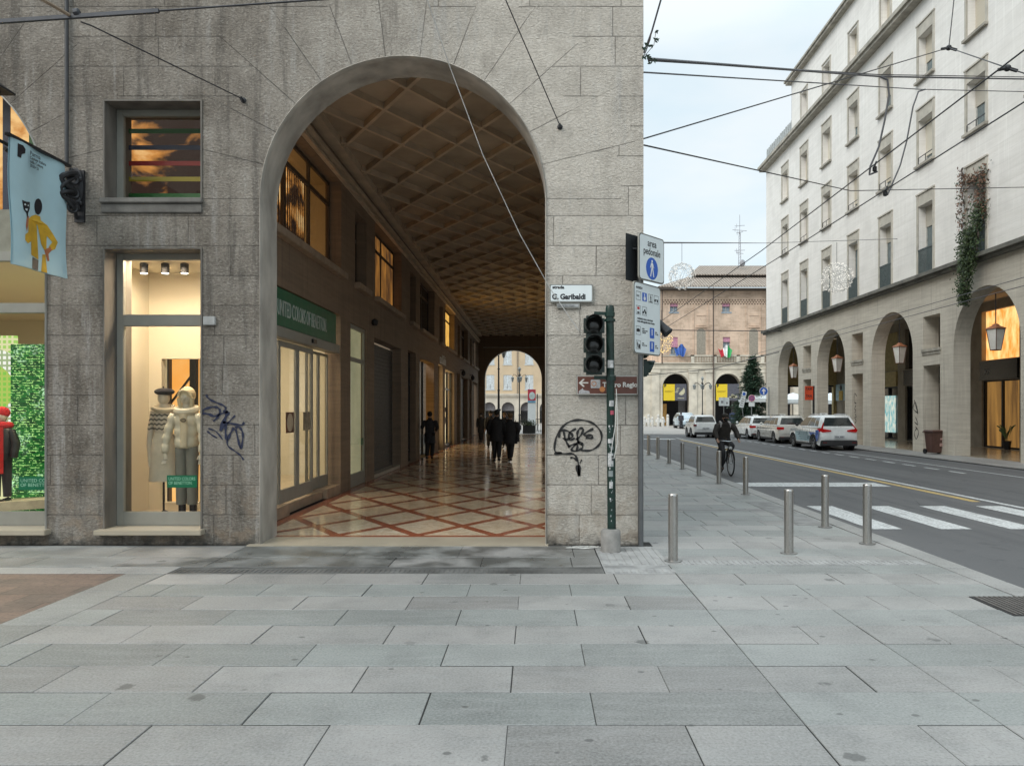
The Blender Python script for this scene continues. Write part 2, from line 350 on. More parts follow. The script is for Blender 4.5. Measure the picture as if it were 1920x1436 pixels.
class Slabs:
    def __init__(s): s.m = MB(); s.tone = []
    def add(s, x0, x1, y0, y1, g=0, b=0, z=0.0, r=None):
        g4 = [random.choice([.0012, .003, .0045]) for _ in range(4)]; x0 += g4[0]; x1 -= g4[1]; g5 = random.choice([.002, .005, .0075]); y0 += g5; y1 -= g5
        if x1 - x0 < .02 or y1 - y0 < .02: return
        dz = random.uniform(-.002, .002); c = .0035; zt = z + dz
        vs = [(x0, y0, zt - .03), (x1, y0, zt - .03), (x1, y1, zt - .03), (x0, y1, zt - .03), (x0, y0, zt - c), (x1, y0, zt - c), (x1, y1, zt - c), (x0, y1, zt - c),
              (x0 + c, y0 + c, zt), (x1 - c, y0 + c, zt), (x1 - c, y1 - c, zt), (x0 + c, y1 - c, zt)]
        fs = [(8, 9, 10, 11)] + [(a, (a + 1) % 4, 4 + (a + 1) % 4, 4 + a) for a in range(4)] + [(4 + a, 4 + (a + 1) % 4, 8 + (a + 1) % 4, 8 + a) for a in range(4)]
        s.m.add(vs, fs); col = (random.random() if r is None else r, g, b, 1); s.tone += [col] * 36
    def build(s, name, mat, **k):
        o = s.m.build(name, mat, merge=False, **k); me = o.data; ca = me.color_attributes.new('tone', 'FLOAT_COLOR', 'CORNER')
        for i in range(len(ca.data)): ca.data[i].color = s.tone[i]
        return o
S = Slabs(); SP = .4645
def wetness(x, y):
    return 1.0 if (8.0 < y < 9.4 and -4.2 < x < .9) else (.5 if 8.0 < y < 9.4 and x < .9 else 0)
# side-street zone: running bond X<1.46
for k in range(-4, 26):
    y1 = 7.75 - SP * k; y0 = y1 - SP
    if k < 0: continue
    odd = (k % 2 == 0); x = (-.15 if odd else .33) - .96 * 4; xs = [-4.25 + .42]
    g = 0.0 if odd else .85
    while x < 1.3: (xs.append(x) if x > xs[0] + .12 else None); x += .96
    if 1.46 - xs[-1] < .3: xs.pop()
    xs.append(1.46)
    for a, b in zip(xs, xs[1:]): S.add(a, b, y0, y1, max(0, min(1, g + random.uniform(-.15, .15))), r=random.choice([-.3, 0, .1, .2, .4, .5, .9]))
y = -4.0
while y < 7.7: y2 = min(y + 1.1, 7.75); S.add(-4.25, -3.83, y, y2, .6); y = y2
# rows between strip and facade
for (ya, yb, off, wd) in ((8.09, 8.62, .2, 1.0), (8.62, 9.33, .75, 1.35)):
    x = -13.8 + off
    while x < 1.46:
        x2 = min(x + wd, 1.46)
        if not (x2 > .72 and x < 1.5 and True): S.add(x, x2, ya, yb, random.choice([.1, .5, .9]), wetness((x + x2) / 2, ya + .2), r=random.random())
        elif x < .72: S.add(x, .72, ya, yb, .3, .6)
        x = x2
# light strip at left
x = -13.8
while x < -3.9: S.add(x, min(x + 1.5, -3.83), 7.76, 8.08, .15, 0, 0.0, r=-.6); x += 1.5
# street pavement X 1.46..4.35
k = 0
yy = 7.75 - SP * 25
while yy < 52.5:
    kk = round((7.75 - (yy + SP)) / SP); odd = (kk % 2 == 0)
    y0, y1 = yy, yy + SP
    xs = [1.46, 2.53, 3.5, 4.38]
    if odd: xs = [1.46, 2.06, 2.53, 3.02, 3.5, 3.94, 4.38]
    if y0 > 9.3: xs = [1.39] + [v + random.uniform(-.12, .12) for v in xs[1:-1]] + [4.38]
    for a, b in zip(xs, xs[1:]):
        if 8.17 < y1 <= 8.7 and 1.6 < a < 4.2: pass
        S.add(a, b, y0, y1, random.choice([.2, .9]) if y0 > 9.3 else (.1 if odd else .8), 0, r=random.uniform(-.5, .55))
    yy += SP
# kerb
y = -4.0
while y < 52: S.add(4.385, 4.65, y, y + 1.2, .2, 0, .004, r=-.4); y += 1.2
pav = S.build('stone_pavement', SLAB, kind='structure')
GROUT = M('dark_grout', (.02, .02, .019), .9, sc=5, var=.4, bst=.3)
MB().box(-60, 4.64, -30, 52.6, -.35, -.0045).build('pavement_bed', GROUT, kind='structure')
# porphyry paving at left
def porph():
    t = NT('porphyry_paving'); v = t.scaled((1, 1, 1)); br = t.node('TexBrick'); t.put(br.inputs[0], v); br.inputs['Scale'].default_value = 1.0
    br.inputs['Brick Width'].default_value = .62; br.inputs['Row Height'].default_value = .3; br.inputs['Mortar Size'].default_value = .012
    t.put(br.inputs['Color1'], (.155, .105, .085)); t.put(br.inputs['Color2'], (.10, .082, .073)); t.put(br.inputs['Mortar'], (.07, .055, .048))
    c = t.mix(t.ramp(t.noise(2.5, 5), .4, .65, 0, .7), br.outputs[0], (.21, .15, .12)); c = t.mix(t.ramp(t.noise(22, 4), .5, .7, 0, .6), c, (.05, .043, .04))
    return t.bsdf(c, .6, 0, t.bump(t.noise(30, 4), .4, .01))
MB().box(-60, -4.26, -30, 7.75, -.2, -.004).build('porphyry_ground', porph(), kind='structure')
# road
def asphalt():
    t = NT('asphalt'); x, y, z = t.sep(); n = t.noise(150, 3); n2 = t.noise(.5, 5, t.scaled((1, .25, 1))); c = t.mix(t.ramp(n, .3, .7), (.062, .064, .068), (.115, .117, .12))
    c = t.mix(t.ramp(n2, .4, .65, 0, .5), c, (.13, .13, .132)); tr = t.ramp(t.noise(1.1, 4, t.scaled((2.4, .05, 1))), .48, .62, 0, .55); c = t.mix(tr, c, (.05, .051, .055)); oil = t.ramp(t.noise(2.6, 5), .6, .72, 0, .5); c = t.mix(oil, c, (.035, .035, .037)); cv = t.vor(.55, t.scaled((1, .5, 1)), 'DISTANCE_TO_EDGE'); c = t.mix(t.ma('MULTIPLY', t.ramp(t.ma('ADD', cv, t.ma('MULTIPLY', t.noise(6, 4), .03)), .022, .017), t.ramp(t.noise(.35, 2), .5, .56, 0, .7)), c, (.03, .03, .03))
    return t.bsdf(c, .72, 0, t.bump(n, .35, .006))
MB().box(4.66, 14.1, -40, 60, -.4, -.05).build('road', asphalt(), kind='structure')
def worn_paint(name, col):
    t = NT(name); n = t.ramp(t.noise(26, 5, rough=.75), .47, .62, 0, .75); n2 = t.ramp(t.noise(3, 4, t.scaled((6, .6, 1))), .5, .66, 0, .65)
    return t.bsdf(t.mix(t.ma('MAXIMUM', n, n2), col, (.16, .16, .165)), .6)
WP = worn_paint('worn_white_road_paint', (.62, .64, .64)); YP = worn_paint('worn_yellow_road_paint', (.58, .40, .11))
mk = MB(); zt = -.046
for i in range(10):
    a = 4.92 + 1.025 * i
    if a + .46 < 14: mk.box(a, a + .46, 10.95, 13.55, zt - .003, zt)
mk.box(4.8, 8.1, 17.0, 17.9, zt - .003, zt); mk.box(8.62, 8.74, 4, 46, zt - .003, zt)
mk.box(4.9, 8.3, 44, 45, zt - .003, zt); mk.box(9, 13.8, 52.5, 53.2, zt - .003, zt)
yk = 20.5
while yk < 50: mk.box(11.74, 11.84, yk, yk + .75, zt - .003, zt); yk += 1.35
mk.box(12.55, 12.61, 15, 33, zt - .003, zt)
mk.build('road_markings', WP, kind='structure', merge=False)
MB().box(8.3, 8.46, 14.2, 43, zt - .003, zt).build('yellow_road_line', YP, kind='structure')
# right pavement + arcade floor
FLOORR = M('polished_beige_floor', (.36, .30, .22), .18, sc=1.5, var=.2, bs=20, bst=.02)
RP = Slabs(); y = 3.0
while y < 52.5:
    for a, b in ((14.1, 14.38), (14.38, 15.02), (15.02, 15.75)): RP.add(a, b, y, y + .9, random.choice([0, .3]), 0, 0, r=random.uniform(.1, .9))
    y += .9
RP.build('far_side_pavement', SLAB, kind='structure')
MB().box(14.12, 60, 2, 52.6, -.35, -.012).build('far_pavement_bed', GROUT, kind='structure')
MB().box(15.76, 20.5, 3, 51.4, -.01, .006).build('portico_floor', FLOORR, kind='structure')
# piazza + surroundings
PIAZ = M('piazza_stone', (.36, .335, .31), .75, sc=1.5, var=.18, bs=30, bst=.2)
MB().box(-70, 110, 52.62, 160, -.3, -.02).build('piazza_ground', PIAZ, kind='structure')
MB().box(-500, 600, -400, 700, -.8, -.36).build('ground', M('town_ground', (.22, .21, .2), .9), kind='structure')
# arcade marble floor
def marble():
    t = NT('polished_marble_lattice'); x, y, z = t.sep(); a = t.ma('DIVIDE', t.ma('ADD', x, 2.67), 1.07); b = t.ma('DIVIDE', t.ma('SUBTRACT', y, 10.03), 1.64)
    def dist(q):
        f = t.ma('FRACT', t.ma('ADD', q, 100)); return t.ma('MINIMUM', f, t.ma('SUBTRACT', 1, f))
    d = t.ma('DIVIDE', t.ma('MINIMUM', dist(t.ma('ADD', a, b)), dist(t.ma('SUBTRACT', a, b))), 1.116)
    edge = t.ma('LESS_THAN', y, 10.04); lw = t.ma('GREATER_THAN', t.ma('MULTIPLY', x, -1), 3.74)
    red = t.ma('MAXIMUM', t.ma('MAXIMUM', t.ma('LESS_THAN', d, .07), edge), lw)
    v1 = t.noise(7, 6, rough=.7, dist=1.2); v2 = t.noise(26, 5, rough=.7, dist=.8)
    cr_ = t.mix(t.ramp(v2, .35, .65), (.26, .06, .028), (.42, .145, .075)); cb = t.mix(t.ramp(v1, .35, .6), (.78, .66, .50), (.58, .45, .31)); cb = t.mix(t.ramp(v2, .56, .70, 0, .7), cb, (.16, .12, .09))
    seam = t.ma('MULTIPLY', t.ramp(t.ma('ABSOLUTE', t.ma('SUBTRACT', d, .07)), .002, .005, 1, 0), .5)
    c = t.mix(red, cb, cr_); c = t.mix(seam, c, (.05, .03, .02))
    return t.bsdf(c, t.ramp(t.noise(1.6, 5), .3, .7, .05, .22), 0, t.bump(t.noise(5, 2, t.scaled((.5, 1.6, 1))), .05, .02), spec=.42)
MB().box(-3.93, .72, 9.93, 51.6, -.02, .012).build('arcade_floor', marble(), kind='structure')
THR = M('pale_marble', (.40, .35, .27), .35, sc=2, var=.12, bst=.05)
MB().box(-3.60, .16, 9.30, 9.925, -.02, .012).build('arcade_threshold', THR, kind='structure')
# drainage and tactile strips
TACT = M('ribbed_stone', (.33, .33, .325), .7, sc=5, var=.3, bst=.2)
DRN = M('dark_ribbed_stone', (.13, .13, .125), .6, sc=2.5, var=.5, bst=.3)
m = MB(); m.box(-3.82, .72, 7.76, 8.08, -.03, -.003); x = -3.8
while x < .7: m.box(x, x + .028, 7.80, 7.96, -.007, .002); x += .052
for yy in (8.0, 8.03, 8.06): m.box(-3.8, .7, yy, yy + .012, -.007, .001)
m.build('drain_strip', DRN, kind='structure', merge=False)
m = MB(); m.box(.73, 1.455, 7.76, 9.30, -.03, -.003); x = .75
while x < 1.44: m.box(x, x + .045, 8.2, 9.25, -.007, .003); m.box(x, x + .045, 7.8, 7.97, -.007, .003); x += .085
for yy in (8.02, 8.07, 8.12): m.box(.75, 1.44, yy, yy + .02, -.007, .002)
m.build('tactile_pad', TACT, kind='structure', merge=False)
m = MB(); m.box(1.62, 4.3, 8.17, 8.42, -.004, .0035); x = 1.65
while x < 4.25: m.box(x, x + .03, 8.19, 8.40, .0035, .009); x += .062
m.build('tactile_strip', TACT, kind='structure', merge=False)
m = MB(); m.box(3.87, 4.31, 11.0, 13.8, -.004, .0035); y = 11.05
while y < 13.75: m.box(3.88, 4.30, y, y + .04, .0035, .009); y += .11
m.build('crossing_tactile_strip', M('mid_ribbed_stone', (.29, .29, .285), .7, sc=5, var=.3, bst=.2), kind='structure', merge=False)
MB().box(1.39, 3.86, 12.55, 12.72, -.004, .0035).build('grey_paving_band', M('grey_band_stone', (.22, .215, .215), .7), kind='structure')
def grate(name, cx_, cy_, a, b, lab):
    t = thing(name, lab, 'drain grate', (cx_, cy_, .004)); m = MB(); m.box(-a, a, -b, b, -.004, .001); m.build('frame', DARKM, t)
    m = MB(); x = -a + .03
    while x < a - .03: m.box(x, x + .02, -b + .02, b - .02, .001, .008); x += .045
    m.build('bars', M('grate_bars', (.15, .14, .13), .7, .2), t, merge=False)
grate('drain_grate', 4.31, 6.47, .37, .32, 'dark rusty drain grate in the near pavement beside the kerb')
# ================================================================== LEFT (CORNER) BUILDING
B = thing('corner_building', 'rough grey limestone corner building with a tall round arch into its arcade', 'building', (-1.67, 9.4, 0))
O = Vector(B.location)
m = MB(O); fn = lambda u, v, d: (u, 9.4 + d, v)
outer = [(-14, -.3), (1.36, -.3), (1.36, 17), (-14, 17)]
win = [rect(-5.42, -4.21, .17, 3.72), rect(-5.42, -4.21, 4.36, 5.58)]
arches = [arch(-1.665, 3.61, -.01, 4.35), arch(-7.96, 3.62, .17, 4.33)]
m.plate([outer] + win + arches, fn, .62, 0, 1)
fwl = m.build('front_wall', [FAC, SMOOTH, M('dark_reveal_stone', (.155, .14, .12), .8, sc=5, var=.45, bs=50, bst=.4, stretch=(1, 1, .3))], B, bevel=0)
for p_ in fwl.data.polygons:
    if p_.material_index == 1 and p_.center.x + O.x < -3.9: p_.material_index = 2  # window reveals take a darker stone than the arch reveal
# arch edge mouldings, impost bead
for xc, z0, nm in ((-1.665, 0, 'arch_moulding'), (-7.96, .17, 'window_arch_moulding')):
    m = MB(O); a = arch(xc, 3.61, z0, 4.345, 36)
    pts = [Vector((p[0], 9.395, p[1])) for p in ([a[0]] + a[:0:-1])]
    secs = []
    a2 = arch(xc, 3.61 - .035, z0, 4.345, 36)
    A = [a[1]] + a[2:] + [a[0]]; Bq = [a2[1]] + a2[2:] + [a2[0]]
    for p, q in zip(A, Bq): secs.append([(p[0], 9.385, p[1]), (q[0] * .5 + p[0] * .5, 9.375, q[1] * .5 + p[1] * .5), (q[0], 9.40, q[1]), (q[0], 9.47, q[1]), (p[0], 9.47, p[1])])
    m.loft(secs); m.build(nm, SMOOTH, B, smooth=True, autos=50)
# inner side lining a bit deeper on the left jamb
m = MB(O)
for (x0, x1, z0, z1) in ((-5.42, -4.21, .17, 3.72), (-5.42, -4.21, 4.36, 5.58)):
    w_ = .018
    m.box(x0 - w_, x0 + .002, 9.385, 9.42, z0, z1 + w_); m.box(x1 - .002, x1 + w_, 9.385, 9.42, z0, z1 + w_); m.box(x0 + .002, x1 - .002, 9.386, 9.42, z1 - .002, z1 + w_); m.mark()
m.build_each('window_surround', MC['dark_reveal_stone'], B, merge=False)
m = MB(O); m.box(-5.47, -4.18, 9.345, 9.66, 4.29, 4.355); m.box(-5.46, -4.19, 9.375, 9.4, 4.17, 4.29); m.build('upper_window_sill', M('sooty_sill_stone', (.17, .16, .145), .85, sc=4, var=.45, bs=40, bst=.5), B, bevel=.01)
m = MB(O); m.box(-5.5, -4.16, 9.28, 9.66, .135, .2); m.build('shop_window_sill', THR, B, bevel=.008)
m = MB(O); m.box(-9.9, -6.1, 9.28, 9.7, .135, .2); m.build('corner_window_sill', THR, B, bevel=.008)
# side (street) wall with arches
fs_ = lambda u, v, d: (1.36 - d, u, v)
m = MB(O); holes = [arch(14.6 + 7.1 * k, 3.9, -.01, 3.85) for k in range(5)]
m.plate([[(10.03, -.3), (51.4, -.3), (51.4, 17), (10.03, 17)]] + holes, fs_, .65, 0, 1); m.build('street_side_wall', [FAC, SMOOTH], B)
# end wall
m = MB(O); m.plate([[(-14, -.3), (1.36, -.3), (1.36, 17), (-14, 17)], arch(-1.53, 3.92, -.01, 3.83)], lambda u, v, d: (u, 51.5 + d, v), .6, 0, 1)
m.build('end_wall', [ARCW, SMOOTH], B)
m = MB(O); m.box(-3.6, .55, 51.36, 51.5, 5.95, 6.02); m.build('end_wall_moulding', TRIM, B)
m = MB(O); m.box(-14, 1.5, 9.3, 52.2, 17, 17.4); m.build('roof', LEDGE, B)
# arcade left wall : openings
def wide(k): return 18.2 + 7.15 * k
def narrow(k): return 15.87 + 7.15 * k
low = [rect(11.05, 15.06, -.01, 3.6)] + [rect(wide(k), wide(k) + 3.6, -.01, 3.47) for k in range(0, 4)] + [rect(wide(4), 50.6, -.01, 3.47)]
nar = [rect(narrow(k), narrow(k) + 1.5, .0, 3.55) for k in range(0, 5)]
up = [rect(11.05, 15.1, 4.47, 6.29)] + [rect(wide(k) + .1, wide(k) + 3.7, 4.47, 6.29) for k in range(0, 4)] + [rect(wide(4), 50.6, 4.47, 6.29)]
upn = [rect(narrow(k) + .4, narrow(k) + 1.5, 4.47, 6.05) for k in range(0, 5)]
m = MB(O); m.plate([[(10.03, -.3), (51.49, -.3), (51.49, 6.9), (10.03, 6.9)]] + low + nar + up + upn, lambda u, v, d: (-3.93 - d, u, v), .32, 0, 0)
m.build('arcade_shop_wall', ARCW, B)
m = MB(O)
for r_ in up + upn: y0, y1, z0 = r_[0][0], r_[1][0], r_[0][1]; m.box(-4.1, -3.80, y0 - .08, y1 + .08, z0 - .13, z0 - .003).mark()
m.build_each('arcade_window_sill', M('brown_sill_stone', (.34, .26, .19), .7, bst=.2), B, merge=False, bevel=.01)
m = MB(O); m.box(-3.929, -3.80, 10.04, 51.49, 6.42, 6.50); m.box(-3.929, -3.70, 10.04, 51.49, 6.72, 6.869); m.box(-3.929, -3.84, 10.04, 51.49, 6.3, 6.36)
m.build('ceiling_cornice', CEIL, B, merge=False)
# ceiling with lattice of ribs
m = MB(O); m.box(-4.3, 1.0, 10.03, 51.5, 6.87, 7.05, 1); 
X0, X1, Y0, Y1 = -3.69, .70, 10.04, 51.45
def clip(a, d):
    t0, t1 = -1e9, 1e9
    for p, dd, lo, hi in ((a[0], d[0], X0, X1), (a[1], d[1], Y0, Y1)):
        ta, tb = (lo - p) / dd, (hi - p) / dd; ta, tb = min(ta, tb), max(ta, tb); t0, t1 = max(t0, ta), min(t1, tb)
    return (t0, t1) if t1 > t0 + .05 else None
zk = 0
for sgn in (1, -1):
    for i in range(-60, 90):
        a = (-3.08 + 1.055 * i, 13.46); d = (.5275 * sgn, .83); c_ = clip(a, d)
        if c_:
            zk = .003 if sgn > 0 else 0
            m.bar((a[0] + d[0] * c_[0], a[1] + d[1] * c_[0], 6.87 - .055 - zk), (a[0] + d[0] * c_[1], a[1] + d[1] * c_[1], 6.87 - .055 - zk), .06, .11 + zk, 0)
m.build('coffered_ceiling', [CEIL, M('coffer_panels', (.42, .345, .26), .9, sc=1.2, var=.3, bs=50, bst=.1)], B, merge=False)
# ---- shop interior (rooms behind the glass)
IF = M('pale_shop_floor', (.5, .42, .3), .35, var=.08, bst=0)
m = MB(O)
m.box(-14, -4.26, 10.04, 17.3, -.05, .19, 1); m.box(-14, -4.26, 10.04, 17.3, 3.76, 4.1); m.box(-14, -4.26, 17.3, 17.5, .19, 6.9); m.box(-14.0, -13.9, 10.04, 17.3, .19, 6.9)
m.box(-14, -4.26, 10.04, 17.3, 6.9, 7.0)
m.build('shop_room', [CREAM, IF], B, merge=False)
# display back wall behind the narrow window, with a doorway
m = MB(O); m.plate([rect(-6.6, -4.75, .19, 3.76), rect(-5.66, -5.02, .3, 2.47)], lambda u, v, d: (u, 11.3 + d, v), .12); m.box(-6.05, -5.85, 10.2, 11.3, .19, 3.76)
m.build('display_wall', CREAM, B, merge=False)
m = MB(O); m.box(-6.0, -5.45, 12.2, 12.25, .19, 2.75); m.build('amber_panel', lit('amber_light', (1.0, .42, .08), (1.0, .60, .22), .75, 1.2), B)
m = MB(O); m.bar((-5.95, 12.1, 1.75), (-5.5, 12.1, 2.35), .03, .03); m.box(-5.56, -5.46, 12.0, 12.1, .2, 2.9); m.box(-5.92, -5.89, 12.0, 12.1, .2, 2.9); m.build('dark_uprights', DARKM, B, merge=False)
m = MB(O); m.box(-5.60, -5.54, 11.27, 11.3, 1.42, 1.62); m.build('thermostat', WHITE, B)
def area(name, loc, sx_, sy_, e, col, rot=(0, 0, 0)):
    l = bpy.data.lights.new(name, 'AREA'); l.shape = 'RECTANGLE'; l.size = sx_; l.size_y = sy_; l.energy = e; l.color = col
    o = bpy.data.objects.new(name, l); COL.objects.link(o); o.location = loc; o.rotation_euler = rot; return o
WARM = (1, .86, .66)
area('shop_ceiling_light', (-5.0, 10.15, 3.7), 1.3, .25, 62, (1, .82, .6)); area('shop_ceiling_light', (-8.0, 11.0, 3.7), 2.6, 1.2, 75, WARM); area('shop_ceiling_light', (-6.5, 14.5, 3.7), 3.5, 3, 110, WARM)
area('mezzanine_light', (-7, 13.5, 6.8), 4, 3, 30, (1, .6, .28))
# spotlights in the narrow window
m = MB(O)
for i, px in enumerate((270, 310, 346)):
    p = P(px, 503, 10.5); m.lathe((p.x, p.y, p.z - .07), [(.05, 0), (.055, .02), (.055, .13), (.03, .14)], 16); m.box(p.x - .01, p.x + .01, p.y - .01, p.y + .01, p.z + .07, 3.76); m.mark()
m.build_each('spotlight', DARKM, B, smooth=True, merge=False)
m = MB(O)
for i, px in enumerate((270, 310, 346)): p = P(px, 503, 10.5); m.lathe((p.x, p.y, p.z - .075), [(.045, 0), (.045, .004)], 16); m.mark()
m.build_each('spotlight_bulb', lit('spot_bulb', (1, .95, .85), (1, .95, .85), 9), B, merge=False)
# window joinery
def joinery(nm, x0, x1, z0, z1, bars, fw=.085, y=9.66, fnc=None):
    m = MB(O)
    m.box(x0, x0 + fw, y, y + .07, z0, z1); m.box(x1 - .03, x1, y, y + .07, z0, z1); m.box(x0 + fw, x1 - .03, y, y + .07, z1 - fw, z1); m.box(x0 + fw, x1 - .03, y, y + .07, z0, z0 + fw * bars[0])
    for (a, b) in bars[1:]: m.box(x0 + fw, x1 - .03, y, y + .07, a, b)
    f = m.build(nm, METAL, B, merge=False, bevel=.006)
    g = MB(O); g.box(x0 + fw * .5, x1 - fw * .5, y + .03, y + .038, z0 + .02, z1 - .02); g.build('pane', GL, f)
    return f
joinery('shop_window_frame', -5.42, -4.21, .2, 3.72, (2.1, (2.78, 2.93)))
joinery('mezzanine_window_frame', -5.42, -4.21, 4.36, 5.58, (1,))
m = MB(O); yy = 9.66
m.box(-9.77, -6.15, yy, yy + .08, 2.95, 3.08); m.box(-9.77, -6.15, yy, yy + .08, .2, .38); m.box(-6.24, -6.155, yy, yy + .08, .38, 3.08); m.box(-9.77, -6.15, yy, yy + .08, 3.62, 3.75)
m.build('corner_window_frame', METAL, B, merge=False, bevel=.006)
m = MB(O); m.box(-9.77, -6.16, yy + .03, yy + .04, .3, 6.1); m.build('corner_window_pane', GL, B)
m = MB(O); m.box(-9.7, -6.15, yy + .05, yy + .09, 3.75, 4.3); m.build('grey_spandrel', M('grey_panel', (.28, .28, .25), .5, bst=0), B)
# mezzanine decoration: ribbons over glowing clouds (seen through upper windows)
RIB = [(.02, .13, .03), (.02, .03, .08), (.30, .01, .01), (.36, .28, .02), (.02, .13, .03), (.02, .03, .10)]
mats = [M('ribbon_%s' % n_, c, .5, bst=0, var=.05) for n_, c in zip(('green', 'navy', 'red', 'yellow', 'moss', 'blue'), RIB)]
m = MB(O)
for i, z in enumerate((5.38, 5.16, 4.95, 4.74, 4.52, 4.40)): m.box(-6.3, -4.22, 9.95, 9.96, z, z + .06, i)
m.build('ribbons', mats, B, merge=False)
m = MB(O)
for i, (a, b) in enumerate(((-6.42, -6.34), (-6.75, -6.6), (-7.1, -7.0), (-7.5, -7.3), (-8, -7.9), (-8.6, -8.4))): m.box(a, b, 9.95, 9.96, 4.35, 6.0, i)
m.build('arch_ribbons', [mats[i] for i in (3, 0, 1, 2, 0, 3)], B, merge=False)
def cloudmat():
    t = NT('glowing_mural'); n = t.noise(1.05, 6, t.scaled((1, 1, 1.5)), .55, .3); c = t.node('ValToRGB'); t.put(c.inputs[0], n); e = c.color_ramp.elements
    e[0].position = .42; e[0].color = (.035, .022, .018, 1); e[1].position = .50; e[1].color = (.62, .27, .07, 1); q = c.color_ramp.elements.new(.58); q.color = (.95, .60, .26, 1)
    em = t.node('Emission'); t.put(em.inputs[0], c.outputs[0]); em.inputs[1].default_value = .75; t.t.links.new(em.outputs[0], t.out.inputs[0]); return t.m
MUR = cloudmat()
m = MB(O); m.box(-9.6, -4.3, 10.75, 10.8, 4.1, 6.85); m.build('backlit_mural', MUR, B)
# green display wall in the corner window
def greenwall():
    t = NT('green_ribbon_screen'); x, y, z = t.sep(); br = t.node('TexBrick'); cb = t.node('CombineXYZ'); t.put(cb.inputs[0], x); t.put(cb.inputs[1], z); t.put(br.inputs[0], cb.outputs[0])
    br.inputs['Scale'].default_value = 1; br.inputs['Brick Width'].default_value = .09; br.inputs['Row Height'].default_value = .034; br.inputs['Mortar Size'].default_value = .005
    wn = t.noise(40, 2); t.put(br.inputs['Color1'], (.0, .035, .006)); t.put(br.inputs['Color2'], (.01, .15, .02)); fl = t.ramp(t.noise(24, 2, t.scaled((1, 1, 1.6))), .5, .56); t.put(br.inputs['Mortar'], t.mix(fl, (.0, .05, .01), (.42, .75, .25)))
    c = t.mix(t.ma('MULTIPLY', t.ramp(t.noise(2.6, 5), .54, .66, 0, .8), t.ramp(t.noise(30, 2), .48, .6)), br.outputs[0], (.6, .95, .65))
    m = t.bsdf(c, .4); t.put(t.b.inputs['Emission Color'], c); t.b.inputs['Emission Strength'].default_value = .6; return m
m = MB(O); m.box(-7.38, -6.05, 10.5, 10.55, .19, 2.62); m.build('green_screen', greenwall(), B)
def dots():
    t = NT('dotted_backlit_wall'); x, y, z = t.sep(); x = t.ma('SUBTRACT', x, 1.67); fx = t.ma('ABSOLUTE', t.ma('SUBTRACT', t.ma('FRACT', t.ma('DIVIDE', x, .075)), .5)); fz = t.ma('ABSOLUTE', t.ma('SUBTRACT', t.ma('FRACT', t.ma('DIVIDE', z, .075)), .5))
    d = t.ma('LESS_THAN', t.ma('MAXIMUM', fx, fz), .3); big = t.ma('LESS_THAN', t.ma('ADD', t.ma('POWER', t.ma('SUBTRACT', x, -7.75), 2), t.ma('POWER', t.ma('SUBTRACT', z, 2.0), 2)), .33)
    inn = t.ma('LESS_THAN', t.ma('ADD', t.ma('POWER', t.ma('SUBTRACT', x, -7.75), 2), t.ma('POWER', t.ma('SUBTRACT', z, 2.0), 2)), .12)
    c = t.mix(d, t.mix(big, (.72, .72, .42), t.mix(inn, (.35, .45, .25), (.42, .55, .12))), t.mix(big, (.36, .62, .14), t.mix(inn, (.9, .92, .88), (.22, .55, .08)))); e = t.node('Emission'); t.put(e.inputs[0], c); e.inputs[1].default_value = .8
    t.t.links.new(e.outputs[0], t.out.inputs[0]); return t.m
m = MB(O); m.box(-9.5, -7.38, 10.6, 10.65, .19, 2.75); m.build('dotted_wall', dots(), B)
m = MB(O); m.loft([[(-7.9, 9.85, .3), (-6.17, 9.85, .42), (-6.17, 9.85, .53), (-7.9, 9.85, .42)], [(-7.9, 10.45, .3), (-6.17, 10.45, .42), (-6.17, 10.45, .53), (-7.9, 10.45, .42)]]); m.build('display_plinth', M('plinth', (.5, .42, .28), .6), B)
for (x0, x1, z0, z1, y_) in ((-4.78, -4.39, .69, .85, 9.655), (-6.70, -6.25, .66, .83, 9.655)):
    m = MB(O); m.box(x0, x1, y_ + .028, y_ + .0295, z0, z1); s_ = m.build('brand_sticker', GREEN, B); h_ = (z1 - z0)
    text('UNITED COLORS\nOF BENETTON.', h_ * .36, Matrix.Translation((x0 + .02 - O.x, y_ + .0275 - O.y, z1 - h_ * .4 - O.z)) @ Matrix.Rotation(R(90), 4, 'X'), M('pale_green_letters', (.3, .55, .4), .5, bst=0), s_, ext=.0003, xs=.78 if x0 > -5 else 1.0)
# ---- arcade shopfront details (plane x=-3.93, recess .25)
def apane(nm, y0, y1, z0, z1, mat, x=-4.2, t=.02, **k):
    m = MB(O); m.box(x - t, x, y0, y1, z0, z1); return m.build(nm, mat, B, **k)
# entrance
t_ = MB(O); t_.box(-4.25, -3.93, 11.05, 11.95, .012, .2); t_.box(-4.25, -3.93, 14.1, 15.06, .012, .2); t_.box(-4.25, -4.02, 11.95, 14.1, .012, .16); t_.build('entrance_step', M('brown_step_stone', (.36, .27, .19), .5), B, merge=False, bevel=.006)
f = apane('entrance_sign', 11.06, 14.78, 3.0, 3.58, GREEN, -3.95, .2)
text('UNITED COLORS OF BENETTON.', .36, frame((-3.946 - O.x, 11.42 - O.y, 3.16), (0, 1, 0), (0, 0, 1)), M('sign_letters', (.5, .56, .52), .5, bst=0), f, ext=.004, xs=.50, bold=-.002)
apane('door_operator', 11.06, 15.0, 2.82, 2.99, METAL, -3.93, .2, bevel=.01)
m = MB(O); m.box(-3.928, -3.89, 13.1, 13.3, 2.87, 2.94); m.build('door_sensor', BLACK, B)
